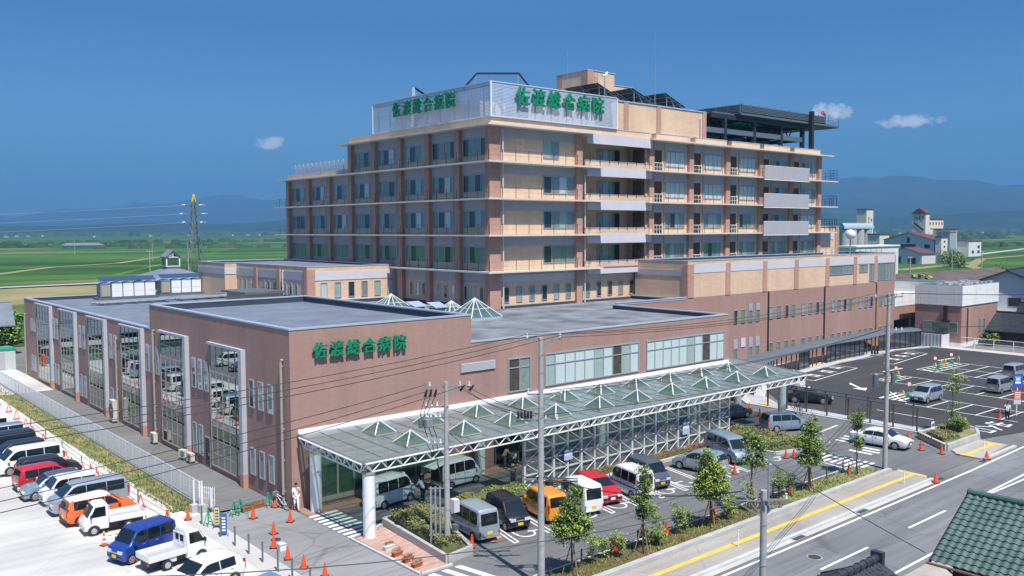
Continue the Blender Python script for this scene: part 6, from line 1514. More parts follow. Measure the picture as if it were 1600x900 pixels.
b = MB(); b.box(-.36, .36, -.10, -.07, 1.55, 2.4, 'cone_orange'); b.box(-.36, .36, -.10, -.07, 1.1, 1.54, 'pale_panel')
for k in range(4): b.box(-.28, .28, -.106, -.10, 1.66 + k * .17, 1.74 + k * .17, 'line_white')
b.build('red_panel', t, local=True)
t = thing('exit_post', 'stubby dark brown post at the far corner of the corner planter', 'post', (80.3, 33.6, 0)); b = MB(); b.box(80.15, 80.45, 33.45, 33.75, 0, 1.3, 'post_brown'); b.box(80.12, 80.48, 33.42, 33.78, 1.3, 1.35, 'mid_steel'); b.build('post', t)
t = thing('notice_board', 'small white notice on a thin post at the left of the corner planter', 'sign', (71.2, 31.4, .4)); b = MB(); b.cyl((71.2, 31.4, .4), (71.2, 31.4, 1.9), .04, .04, 'post_brown', 8); b.build('post', t); b = MB(); b.box(70.95, 71.45, 31.33, 31.36, 1.5, 2.1, 'line_white'); b.box(71.0, 71.4, 31.322, 31.33, 1.7, 1.95, 'mid_steel'); b.build('board', t)
# wire guard fence of the planting strip
sf = thing('wire_fence', 'low brown post and wire fence along the planting strip', 'fence', (30, 32.2, .1))
for k in range(14): x = 30 + 2.2 * k; b = MB(); b.box(x - .035, x + .035, 32.0, 32.07, .1, .95, 'post_brown'); b.build('post', sf)
b = MB()
for z in (.45, .85): b.tube([(30, 32.03, z), (59, 32.03, z)], .012, 'black_metal', 4)
b.build('wire', sf)
t = thing('guide_post', 'short white guide post on the yellow-striped footway in front of the strip', 'guide post', (40.6, 28.25, .1)); b = MB(); b.cyl((40.6, 28.25, .1), (40.6, 28.25, .95), .04, .035, 'white_steel', 10); b.build('post', t); b = MB(); b.cyl((40.6, 28.25, .95), (40.6, 28.25, 1.0), .05, .05, 'pale_panel', 10); b.build('cap', t)
for x, y, l in ((59.2, 27.9, 'short white guide post near the footway corner with a cone'), (72.7, 28.0, 'short white guide post on the far footway corner')):
    t = thing('guide_post', l, 'guide post', (x, y, .1)); b = MB(); b.cyl((x, y, .1), (x, y, .95), .04, .035, 'white_steel', 10); b.build('post', t); b = MB(); b.cyl((x, y, .95), (x, y, 1.0), .05, .05, 'pale_panel', 10); b.build('cap', t)
t = thing('marker_post', 'black and yellow striped marker post at the back of the planter bed', 'marker post', (29.6, 44.6, 0))
b = MB(); 
for k in range(6): b.cyl((29.6, 44.6, .17 * k), (29.6, 44.6, .17 * k + .17), .05, .05, 'plastic_yellow' if k % 2 else 'trim_black', 10)
b.build('post', t); b = MB(); b.cyl((29.6, 44.6, 1.02), (29.6, 44.6, 1.05), .055, .04, 'trim_black', 10); b.build('cap', t)
t = thing('storage_tank', 'pale green and grey equipment box at the far corner of the brown building', 'equipment box', (24.0, 127, 0)); b = MB(); b.box(22.6, 25.0, 126, 128.6, 0, 2.6, 'curtain_pale'); b.box(22.5, 25.1, 125.9, 128.7, 2.6, 2.75, 'plastic_green'); b.build('cabinet', t); b = MB(); b.box(22.9, 23.8, 125.95, 126.0, .2, 2.3, 'grey_panel'); b.build('door', t)
t = thing('fire_extinguisher_box', 'red cylinder standing beside the pale green equipment box', 'hydrant', (21.9, 126.5, 0)); b = MB(); b.cyl((21.9, 126.5, 0), (21.9, 126.5, 1.5), .25, .25, 'cone_orange', 14); b.build('body', t); b = MB(); b.cyl((21.9, 126.5, 1.5), (21.9, 126.5, 1.65), .28, .15, 'cone_orange', 14); b.build('cap', t)
b = MB()
for p, q in (((20.3, 118), (22.4, 112.5)), ((18.9, 112), (20.6, 107.5))): b.bar((p[0], p[1], .014), (q[0], q[1], .014), .22, 'line_orange', .006)
struct(b, 'yard_marking')
# green chain-link fence far left, car park far fence
def pfence(name, lab, a, c_, n, h, m1, rails):
    t = thing(name, lab, 'fence', (a[0], a[1], 0)); a = Vector((a[0], a[1], 0)); c_ = Vector((c_[0], c_[1], 0))
    for k in range(n + 1): p = a.lerp(c_, k / n); b = MB(); b.cyl((p.x, p.y, 0), (p.x, p.y, h), .05, .05, m1, 8); b.build('post', t)
    b = MB()
    for z in rails: b.tube([(a.x, a.y, z), (c_.x, c_.y, z)], .035, m1, 6)
    b.build('rail', t)
    b = MB(); d = (c_ - a); L_ = d.length; nn = int(L_ / .25)
    for k in range(nn): p = a.lerp(c_, k / nn); q = a.lerp(c_, min(1, (k + 4) / nn)); b.bar((p.x, p.y, .1), (q.x, q.y, h - .1), .008, m1); b.bar((p.x, p.y, h - .1), (q.x, q.y, .1), .008, m1)
    b.build('mesh', t)
pfence('street_fence', 'green netting fence along the side street behind the concrete yard', (-5, 126.5), (21, 128.6), 9, 1.6, 'plastic_green', (1.6, .8))
pfence('lot_fence', 'white pipe and netting fence at the far edge of the car park', (134.6, 56.2), (134.6, 30), 10, 1.5, 'white_steel', (1.5, .8))
# ---------------------------------------------------------------- vehicles
PAINT = {}
def paint(name, col, metal=0.0):
    if name not in PAINT: mat('paint_' + name, col, 0.35, metal=metal, coat=0.6, var=0.03, scale=1.5); PAINT[name] = 1
    return 'paint_' + name
paint('white', (0.78, 0.79, 0.80)); paint('cream', (0.80, 0.75, 0.73)); paint('silver', (0.38, 0.42, 0.47), .35); paint('bluegrey', (0.28, 0.35, 0.44), .35); paint('darkgrey', (0.10, 0.12, 0.15), .3)
paint('black', (0.012, 0.013, 0.018)); paint('red', (0.50, 0.012, 0.02)); paint('orange', (0.75, 0.27, 0.02)); paint('deeporange', (0.78, 0.16, 0.03)); paint('blue', (0.02, 0.06, 0.30), .2); paint('navy', (0.02, 0.028, 0.035)); paint('skyblue', (0.10, 0.28, 0.55)); paint('pearl', (0.74, 0.76, 0.77))
# kind: L, W, silhouette (x, z) rear to front, belt height, tumblehome, side windows, windscreen, rear glass, wheel r, wheel x
KIND = {
 'kei_van': (3.4, 1.48, [(-1.70, .80), (-1.68, 1.0), (-1.60, 1.72), (-1.48, 1.86), (.75, 1.87), (.98, 1.78), (1.48, 1.05), (1.64, .92), (1.70, .60)], 1.0, .90, [(-1.45, -.72), (-.62, .12), (.22, 1.12)], (1.02, 1.72, 1.45, 1.09), (-1.69, 1.02, -1.61, 1.66), .27, (-1.05, 1.16)),
 'kei_wagon': (3.4, 1.48, [(-1.70, .75), (-1.68, 1.0), (-1.55, 1.55), (-1.35, 1.65), (.45, 1.66), (.68, 1.58), (1.12, 1.02), (1.55, .88), (1.68, .72), (1.70, .5)], .96, .86, [(-1.35, -.62), (-.52, .12), (.2, .92)], (.70, 1.56, 1.11, 1.04), (-1.68, 1.02, -1.57, 1.52), .27, (-1.15, 1.15)),
 'tall_kei': (3.4, 1.48, [(-1.70, .75), (-1.69, 1.0), (-1.62, 1.60), (-1.45, 1.74), (.50, 1.76), (.78, 1.68), (1.22, 1.06), (1.58, .92), (1.69, .72), (1.70, .5)], .98, .90, [(-1.42, -.66), (-.56, .14), (.22, 1.0)], (.80, 1.66, 1.21, 1.08), (-1.69, 1.02, -1.63, 1.58), .27, (-1.15, 1.16)),
 'hatch': (3.85, 1.68, [(-1.92, .75), (-1.88, .98), (-1.62, 1.40), (-1.35, 1.52), (.10, 1.52), (.35, 1.45), (1.00, 1.00), (1.60, .84), (1.86, .68), (1.92, .45)], .92, .82, [(-1.30, -.50), (-.40, .72)], (.38, 1.43, .98, 1.02), (-1.86, 1.0, -1.64, 1.37), .30, (-1.2, 1.22)),
 'minivan': (4.6, 1.72, [(-2.30, .80), (-2.28, 1.05), (-2.15, 1.70), (-1.95, 1.83), (.75, 1.84), (1.05, 1.74), (1.75, 1.10), (2.10, .98), (2.27, .78), (2.30, .5)], 1.03, .86, [(-1.95, -.95), (-.85, .25), (.35, 1.50)], (1.10, 1.70, 1.73, 1.13), (-2.28, 1.08, -2.17, 1.66), .33, (-1.45, 1.40)),
 'wagon': (4.1, 1.69, [(-2.05, .75), (-2.02, 1.0), (-1.82, 1.52), (-1.6, 1.62), (.25, 1.62), (.5, 1.55), (1.18, 1.03), (1.80, .86), (2.02, .68), (2.05, .45)], .95, .82, [(-1.6, -.85), (-.75, .08), (.18, 1.0)], (.53, 1.53, 1.16, 1.05), (-2.02, 1.02, -1.84, 1.49), .30, (-1.3, 1.35)),
 'sedan': (4.6, 1.72, [(-2.30, .72), (-2.26, .90), (-1.55, .96), (-1.05, 1.30), (-.70, 1.39), (.25, 1.40), (.50, 1.35), (1.15, .95), (2.0, .80), (2.26, .66), (2.30, .42)], .88, .74, [(-1.12, -.38), (-.30, .85)], (.52, 1.34, 1.13, .97), (-1.53, .98, -1.07, 1.28), .32, (-1.35, 1.38)),
}
def make_car(kind, col, roofcol, label, loc, rz, group=None, name='parked_car', cat='car', plate='plate_yellow', trim=None, low=None, dark_rear=False):
    L, W, sil, belt, tum, side, ws, rg, wr, wx = KIND[kind]
    t = thing(name, label, cat, loc, rz, group)
    w = W / 2
    # densify silhouette
    S = []
    for p, q in zip(sil, sil[1:]):
        n = 2 if abs(q[0] - p[0]) > .25 else 1
        if abs(q[0] - p[0]) > 1: n = 5
        S += [(p[0] + (q[0] - p[0]) * i / n, p[1] + (q[1] - p[1]) * i / n) for i in range(n)]
    S.append(sil[-1])
    def ztop(x):
        for p, q in zip(sil, sil[1:]):
            if p[0] <= x <= q[0]: return p[1] + (q[1] - p[1]) * (x - p[0]) / max(1e-6, q[0] - p[0])
        return sil[-1][1]
    def ww(x):
        e = abs(x) / (L / 2); return w * (1 - .10 * max(0, e - .80) / .20) if e < .99 else w * .86
    def ring(x, zt):
        a = ww(x); zb = .22 if abs(x) < L / 2 - .05 else .34
        bz = min(belt, zt - .05); k = max(0, min(1, (zt - belt) / (max(s[1] for s in sil) - belt)))
        wt = a * (1 - (1 - tum) * k) if k > 0 else a * .97
        return [(a * .94, zb), (a, zb + .16), (a * 1.0, (zb + bz) / 2 + .05), (a * .985, bz), (wt * .995, max(bz, zt - .11)), (wt * .93, zt - .03), (wt * .72, zt), (0, zt + .018)]
    b = MB(); vs = []; R = len(ring(0, 1.0)) * 2 - 1
    for x, z in S:
        r = ring(x, z); vs += [(x, y, zz) for y, zz in r] + [(x, -y, zz) for y, zz in reversed(r[:-1])]
    fs = []; ms = []
    nS = len(S)
    for j in range(nS - 1):
        for i in range(R - 1): fs.append((j * R + i, j * R + i + 1, (j + 1) * R + i + 1, (j + 1) * R + i))
        fs.append((j * R + R - 1, j * R, (j + 1) * R, (j + 1) * R + R - 1))
    roofz = max(s[1] for s in sil) - .15
    F1 = [f for f in fs if roofcol == col or not all(vs[i][2] > roofz - .02 for i in f)]
    F2 = [f for f in fs if f not in F1] if roofcol != col else []
    b.add(vs, F1 + [tuple(range(R - 1, -1, -1)), tuple(range((nS - 1) * R, nS * R))], col)
    if F2: b.add(vs, F2, roofcol)
    b.build('body', t, smooth=38, local=True)
    # glass: side panes follow the tumblehome
    def sidep(x, s, sgn, o=.012):
        zt = ztop(x); r = ring(x, zt); (y0, z0), (y1, z1) = r[3], r[4]; z0 += .05; z1 -= .015
        if z1 < z0 + .02: z1 = z0 + .02
        return (x, sgn * (y0 + (y1 - y0) * s + o), z0 + (z1 - z0) * s)
    for sgn in (-1, 1):
        for (xa, xb) in side:
            xa -= .03; xb += .02
            g = MB(); n = 5; vv = []
            for i in range(n + 1):
                x = xa + (xb - xa) * i / n; vv += [sidep(x, .02, sgn), sidep(x, .98, sgn)]
            g.add(vv, [(2 * i, 2 * i + 2, 2 * i + 3, 2 * i + 1) for i in range(n)], 'car_glass')
            vv = [(p[0], p[1] - sgn * .008, p[2]) for p in vv]; g.add(vv, [(2 * i, 2 * i + 2, 2 * i + 3, 2 * i + 1) for i in range(n)], 'room_dark')
            g.build('side_window', t, local=True)
    def quadglass(nm, x0, z0, x1, z1, f0, f1):
        a0, a1 = ww(x0) * f0, ww(x1) * f1; d = Vector((z1 - z0, 0, -(x1 - x0))).normalized()
        if nm == 'windscreen' : d = Vector((abs(z1 - z0), 0, abs(x1 - x0))).normalized()
        else: d = Vector((-abs(z1 - z0), 0, abs(x1 - x0))).normalized()
        g = MB()
        for o, m_ in ((.022, 'car_glass'), (.014, 'room_dark')):
            P = [Vector(p) + d * o for p in ((x0, -a0, z0), (x0, a0, z0), (x1, a1, z1), (x1, -a1, z1))]; g.add(P, [(0, 1, 2, 3)], m_)
        g.build(nm, t, local=True)
    quadglass('windscreen', ws[2], ws[3], ws[0], ws[1], .84, tum * .88)
    quadglass('rear_window', rg[0], rg[1], rg[2], rg[3], .82, tum * .86)
    for x in wx:
        for sgn in (-1, 1):
            a = MB(); n = 14; rr = wr + .06
            vv = [(x, sgn * (w * 1.002 + .004), wr)] + [(x + rr * math.cos(math.pi * i / n), sgn * (w * 1.0 + .004), wr - .02 + rr * math.sin(math.pi * i / n)) for i in range(n + 1)]
            a.add(vv, [(0, i + 1, i + 2) for i in range(n)], 'trim_black'); a.build('wheel_arch', t, local=True)
            q = MB(); q.cyl((x, sgn * (w - .17), wr), (x, sgn * (w + .015), wr), wr, wr, 'rubber', 20); wh = q.build('wheel', t, smooth=40, local=True)
            q = MB(); q.cyl((x, sgn * (w + .012), wr), (x, sgn * (w + .024), wr), wr * .66, wr * .60, 'rim', 20)
            for i in range(5): an = 2 * math.pi * i / 5 + x; q.cyl((x + wr * .4 * math.cos(an), sgn * (w + .02), wr + wr * .4 * math.sin(an)), (x + wr * .4 * math.cos(an), sgn * (w + .027), wr + wr * .4 * math.sin(an)), wr * .12, wr * .12, 'trim_black', 8)
            q.build('rim', wh, local=True)
    zf = sil[-2][1]; front = L / 2
    for sgn in (-1, 1):
        hy = w * .66; q = MB(); z1 = min(ztop(front - .25) - .03, .86)
        q.add([(front - .02, sgn * (hy - .20), z1 - .22), (front - .10, sgn * (w * .90), z1 - .20), (front - .36, sgn * (w * .97), z1 - .02), (front - .10, sgn * (hy - .18), z1 - .04), (front - .0, sgn * (hy - .20), z1 - .20), (front + .005, sgn * (hy - .2), z1 - .12)], [(0, 1, 2, 3), (4, 0, 3, 5)], 'lamp_clear')
        q.box(front - .16, front + .012, sgn * (hy - .20), sgn * (w * .86), z1 - .22, z1 - .07, 'lamp_clear'); q.build('headlight', t, local=True)
        q = MB(); zt = belt - .08 if kind not in ('kei_van',) else .62; q.box(-front - .012, -front + .14, sgn * (w * .80), sgn * (w * .90), zt - .22, zt + (.26 if kind in ('tall_kei', 'kei_wagon', 'minivan', 'wagon', 'hatch') else .05), 'lamp_red'); q.build('taillight', t, local=True)
        xm = ws[2] - .22; q = MB(); q.box(xm - .08, xm + .06, sgn * (w * .98), sgn * (w + .16), belt + .02, belt + .17, col if plate != 'x' else 'trim_black'); q.build('mirror', t, local=True)
    q = MB(); q.box(front - .06, front + .02, -w * .45, w * .45, .42, .56, 'trim_black'); q.box(front - .06, front + .022, -w * .34, w * .34, .64, .70, 'rim'); q.build('grille', t, local=True)
    q = MB(); q.box(front - .02, front + .032, -.17, .17, .40, .56, plate); q.build('number_plate', t, local=True)
    q = MB(); q.box(-front - .03, -front + .02, -.17, .17, .46, .62, plate); q.build('number_plate', t, local=True)
    q = MB(); q.box(-front - .02, -front + .10, -w * .84, w * .84, .26, .42, low or col); q.build('bumper', t, local=True)
    q = MB()
    for sgn in (-1, 1):
        for xs__ in [s[0] - .05 for s in side[1:]] + [side[-1][1] - .02]: q.box(xs__ - .008, xs__ + .008, sgn * (w * .985), sgn * (w * 1.004), .32, belt, 'trim_black')
        for xs__ in [s[0] + .12 for s in side[-2:]]: q.box(xs__, xs__ + .16, sgn * (w * .99), sgn * (w * 1.02), belt - .10, belt - .07, 'rim' if col != 'paint_black' else 'trim_black')
    q.build('door_trim', t, local=True)
    if trim: q = MB(); q.box(-L * .46, L * .42, -w * 1.006, w * 1.006, .72, .82, trim); q.build('stripe', t, local=True)
    return t
def kei_truck(label, loc, rz):
    t = thing('kei_truck', label, 'truck', loc, rz, 'small white trucks in the gravel car park'); col = 'paint_white'
    b = MB(); S = [(.38, 1.60), (.42, 1.74), (.95, 1.76), (1.12, 1.68), (1.50, 1.02), (1.66, .85), (1.70, .45)]; vs = []
    for x, z in S:
        bz = min(1.0, z - .05); k = max(0, (z - 1.0) / .76); wt = .72 * (1 - .13 * k)
        r = [(.68, .32), (.72, .45), (.72, bz), (wt, max(bz, z - .09)), (wt * .9, z), (0, z + .015)]; vs += [(x, y, zz) for y, zz in r] + [(x, -y, zz) for y, zz in reversed(r[:-1])]
    R = 11; fs = [(j * R + i, j * R + i + 1, (j + 1) * R + i + 1, (j + 1) * R + i) for j in range(6) for i in range(R - 1)] + [(j * R + R - 1, j * R, (j + 1) * R, (j + 1) * R + R - 1) for j in range(6)] + [tuple(range(R - 1, -1, -1)), tuple(range(6 * R, 7 * R))]
    b.add(vs, fs, col); b.build('cab', t, smooth=38, local=True)
    b = MB(); b.box(-1.70, .34, -.72, .72, .62, .68, col)
    for s in (-1, 1): b.box(-1.70, .34, s * .70, s * .735, .68, .95, col); b.box(-1.7, .3, s * .736, s * .742, .80, .82, 'pale_panel')
    b.box(-1.72, -1.68, -.72, .72, .68, .95, col); b.box(.30, .34, -.70, .70, .68, 1.0, col); b.build('load_bed', t, local=True)
    b = MB(); b.box(-1.65, .32, -.685, .685, .682, .69, 'grey_panel'); b.build('bed_floor', t, local=True)
    b = MB()
    for y in (-.5, 0, .5): b.box(.30, .34, y - .02, y + .02, 1.0, 1.55, col)
    b.box(.30, .34, -.62, .62, 1.52, 1.57, col); b.box(.30, .34, -.62, -.58, 1, 1.55, col); b.box(.30, .34, .58, .62, 1, 1.55, col); b.build('headboard', t, local=True)
    b = MB(); b.box(-1.6, 1.3, -.45, .45, .32, .55, 'trim_black'); b.box(-.6, -.2, -.66, -.45, .35, .58, 'pale_panel'); b.build('chassis', t, local=True)
    for s in (-1, 1):
        g = MB(); g.add([(.52, s * .728, 1.06), (1.36, s * .728, 1.06), (1.08, s * .665, 1.62), (.52, s * .665, 1.62)], [(0, 1, 2, 3)], 'car_glass'); g.add([(.52, s * .722, 1.06), (1.36, s * .722, 1.06), (1.08, s * .66, 1.62), (.52, s * .66, 1.62)], [(0, 1, 2, 3)], 'room_dark'); g.build('side_window', t, local=True)
        q = MB(); q.box(1.58, 1.712, s * .42, s * .64, .60, .78, 'lamp_clear'); q.build('headlight', t, local=True)
        q = MB(); q.box(-1.735, -1.70, s * .5, s * .68, .46, .56, 'lamp_red'); q.build('taillight', t, local=True)
        q = MB(); q.box(1.30, 1.38, s * .74, s * .90, 1.05, 1.25, 'trim_black'); q.build('mirror', t, local=True)
        for x in (-.72, 1.18):
            q = MB(); q.cyl((x, s * .56, .27), (x, s * .735, .27), .27, .27, 'rubber', 20); wh = q.build('wheel', t, smooth=40, local=True); q = MB(); q.cyl((x, s * .732, .27), (x, s * .745, .27), .17, .15, 'rim', 16); q.build('rim', wh, local=True)
            if x > 0: a = MB(); n = 12; a.add([(x, s * .7225, .27)] + [(x + .34 * math.cos(math.pi * i / n), s * .7225, .27 + .34 * math.sin(math.pi * i / n)) for i in range(n + 1)], [(0, i + 1, i + 2) for i in range(n)], 'trim_black'); a.build('wheel_arch', t, local=True)
    g = MB(); P0 = [(1.485, -.62, 1.07), (1.485, .62, 1.07), (1.135, .56, 1.66), (1.135, -.56, 1.66)]
    for o, m_ in ((.022, 'car_glass'), (.013, 'room_dark')): g.add([(x + o * .8, y, z + o * .5) for x, y, z in P0], [(0, 1, 2, 3)], m_)
    g.build('windscreen', t, local=True)
    g = MB(); g.box(.372, .379, -.5, .5, 1.12, 1.5, 'room_dark'); g.build('rear_window', t, local=True)
    q = MB(); q.box(1.69, 1.722, -.17, .17, .44, .58, 'plate_yellow'); q.build('number_plate', t, local=True)
    return t
G1 = 'cars parked on the gravel lot'; G2 = 'cars parked in the front bays'; G3 = 'cars in the right-hand car park'
def P_(s): return 'paint_' + s
# gravel lot row, near to far (fronts to the left unless noted)
kei_truck('white flatbed kei truck parked facing left beside the striped cone', (15.55, 54.45, .01), R_(177))
make_car('wagon', P_('deeporange'), P_('white'), 'orange wagon with a white roof behind the white kei truck', (15.5, 57.0, .01), R_(2), G1, low='trim_black')
make_car('minivan', P_('silver'), P_('silver'), 'silver minivan with a dark glass roof beside the orange wagon', (15.6, 59.6, .01), R_(180), G1, plate='plate_white')
make_car('tall_kei', P_('white'), P_('white'), 'white tall kei wagon between the silver minivan and the grey car', (15.1, 62.1, .01), R_(180), G1)
make_car('hatch', P_('bluegrey'), P_('darkgrey'), 'grey-blue hatchback mostly hidden behind the white tall wagon', (14.6, 64.2, .01), R_(181), G1)
make_car('wagon', P_('red'), P_('red'), 'red wagon with its tail to the left on the gravel lot', (14.9, 66.6, .01), R_(4), G1, low='trim_black', plate='plate_white')
make_car('wagon', P_('black'), P_('black'), 'black estate car between the red wagon and the white minivan', (15.5, 69.0, .01), R_(0), G1, plate='plate_white')
make_car('minivan', P_('white'), P_('white'), 'big white minivan with black side glass on the gravel lot', (14.8, 72.0, .01), R_(184), G1, plate='plate_white')
make_car('wagon', P_('black'), P_('black'), 'low black wagon just beyond the big white minivan', (14.7, 75.4, .01), R_(183), G1)
make_car('minivan', P_('black'), P_('black'), 'black minivan, the farther of the two black cars together', (14.4, 78.4, .01), R_(181), G1)
make_car('minivan', P_('pearl'), P_('bluegrey'), 'pale minivan with a grey-blue roof at the left edge of the photo', (14.4, 81.6, .01), R_(180), G1)
make_car('tall_kei', P_('white'), P_('white'), 'white tall wagon cut by the left edge, second from the far end', (14.6, 86.0, .01), R_(180), G1)
make_car('kei_van', P_('white'), P_('white'), 'white van cut by the left edge at the far end of the gravel row', (14.4, 90.0, .01), R_(180), G1)
make_car('kei_wagon', P_('darkgrey'), P_('darkgrey'), 'dark grey car at the left edge beyond the last white van', (14.4, 93.5, .01), R_(180), G1)
make_car('tall_kei', P_('blue'), P_('blue'), 'deep blue tall wagon facing left near the flatbed trucks', (15.45, 48.85, .01), R_(197), G1)
t = kei_truck('white flatbed kei truck with a mesh headboard facing right at the bottom', (16.3, 46.55, .01), R_(8))
make_car('hatch', P_('cream'), P_('cream'), 'cream rounded hatchback at the bottom edge of the photo', (16.2, 42.3, .01), R_(192), G1)
make_car('kei_van', P_('skyblue'), P_('skyblue'), 'light blue van of which only the roof corner shows at the bottom', (16.2, 36.9, .01), R_(190), G1)
# second row, seen mirrored in the tall windows
def mirrored(cars, x, y0, dy, rz, grp, word):
    for i, (k_, c_) in enumerate(cars):
        lab = '%s %s in the %s row, %s along, seen only mirrored in the tall windows' % ({'darkgrey': 'dark grey', 'bluegrey': 'blue-grey'}.get(c_, c_), {'kei_van': 'van', 'kei_wagon': 'small car', 'tall_kei': 'tall wagon', 'hatch': 'hatchback'}.get(k_, k_), word, ORF[i])
        make_car(k_, P_(c_), P_(c_), lab, (x, y0 + dy * i, .01), R_(rz + 2 * i), grp)
mirrored([('minivan', 'white'), ('wagon', 'darkgrey'), ('kei_van', 'silver'), ('tall_kei', 'blue'), ('minivan', 'silver'), ('wagon', 'white'), ('kei_van', 'black'), ('hatch', 'white'), ('wagon', 'bluegrey')], 14.0, 97.5, 2.9, 178, 'farther cars of the gravel row', 'front')
mirrored([('wagon', 'white'), ('minivan', 'black'), ('hatch', 'silver'), ('kei_van', 'white'), ('wagon', 'darkgrey'), ('tall_kei', 'white')], 3.5, 84, 5.4, 0, 'second row of the car park', 'back')
# front bays
make_car('kei_van', P_('silver'), P_('silver'), 'silver-grey kei van parked tail to the street beside the planter bed', (31.05, 39.6, .02), R_(82), G2)
make_car('kei_wagon', P_('black'), P_('black'), 'glossy black kei car with its nose to the street', (33.65, 39.75, .02), R_(257), G2)
make_car('tall_kei', P_('orange'), P_('orange'), 'bright orange-yellow car partly behind the tall grey pole', (36.3, 39.35, .02), R_(77), G2)
make_car('kei_van', P_('white'), P_('white'), 'white boxy kei van parked beside the red car', (39.05, 39.0, .02), R_(76), G2)
make_car('hatch', P_('red'), P_('red'), 'bright red hatchback with its nose to the street', (41.35, 39.75, .02), R_(256), G2, plate='plate_white')
make_car('kei_van', P_('white'), P_('white'), 'white kei van with a blue stripe behind a slim tree', (43.8, 38.95, .02), R_(77), G2, trim='plastic_blue')
make_car('tall_kei', P_('darkgrey'), P_('darkgrey'), 'dark blue-grey tall hatch with its nose to the street', (46.3, 39.65, .02), R_(257), G2)
make_car('hatch', P_('silver'), P_('bluegrey'), 'silver coupe half hidden by the big bright tree', (51.9, 39.5, .02), R_(98), G2, plate='plate_white')
make_car('minivan', P_('bluegrey'), P_('bluegrey'), 'tall blue-grey box wagon at the far end of the front bays', (56.2, 40.1, .02), R_(248), G2)
# moving and waiting vehicles
make_car('kei_van', P_('pearl'), P_('pearl'), 'white kei van waiting under the near end of the canopy', (30.5, 47.75, .02), R_(9), 'white vans under the canopy', 'delivery_van', 'van')
v2 = make_car('kei_van', P_('pearl'), P_('pearl'), 'white kei van with its tailgate raised under the canopy', (36.3, 48.3, .02), R_(3), 'white vans under the canopy', 'delivery_van', 'van')
q = MB(); q.add([(-1.55, -.66, 1.84), (-1.55, .66, 1.84), (-2.45, .62, 1.62), (-2.45, -.62, 1.62), (-1.55, -.66, 1.80), (-1.55, .66, 1.80), (-2.45, .62, 1.58), (-2.45, -.62, 1.58)], [(0, 1, 2, 3), (7, 6, 5, 4), (0, 3, 7, 4), (1, 5, 6, 2), (2, 6, 7, 3)], P_('pearl')); q.build('tailgate', v2, local=True)
q = MB(); q.box(-1.74, -1.705, -.6, .6, .55, 1.6, 'room_dark'); q.build('cargo_opening', v2, local=True)
make_car('wagon', P_('bluegrey'), P_('darkgrey'), 'silver-blue wagon driving out past the far white column', (67.9, 42.6, .02), R_(-27), None, 'moving_car')
make_car('sedan', P_('white'), P_('white'), 'white sedan leaving the car park beside the tall pole', (68.75, 34.35, .02), R_(-84), None, 'moving_car', plate='plate_white')
make_car('sedan', P_('navy'), P_('navy'), 'dark sedan in the shade under the right end of the canopy', (68.2, 48.5, .02), R_(-2), None, 'moving_car', plate='plate_white')
make_car('hatch', P_('navy'), P_('navy'), 'dark car seen through the glass screen under the canopy', (45.2, 46.8, .02), R_(2), None, 'waiting_car', plate='plate_white')
tx = make_car('sedan', P_('black'), P_('black'), 'black taxi with a white roof lamp behind the walkway posts', (80.6, 47.9, .02), R_(-62), G3, 'taxi', 'taxi', 'plate_white')
q = MB(); q.box(-.10, .10, -.25, .25, 1.40, 1.53, 'white_paint'); q.build('roof_lamp', tx, local=True)
t = make_car('kei_van', P_('white'), P_('white'), 'white van half hidden by the end of the canopy near the taxi', (85.9, 53.6, .02), R_(95), G3)
make_car('wagon', P_('silver'), P_('silver'), 'pale silver hybrid car with its nose left in the near row', (90.1, 40.4, .02), R_(178), G3, plate='plate_white')
make_car('tall_kei', P_('silver'), P_('silver'), 'silver kei wagon parked in the middle row', (100.9, 37.5, .02), R_(-2), G3)
make_car('tall_kei', P_('silver'), P_('silver'), 'silver kei wagon parked in the far row at the right edge', (111.6, 39.8, .02), R_(-4), G3)

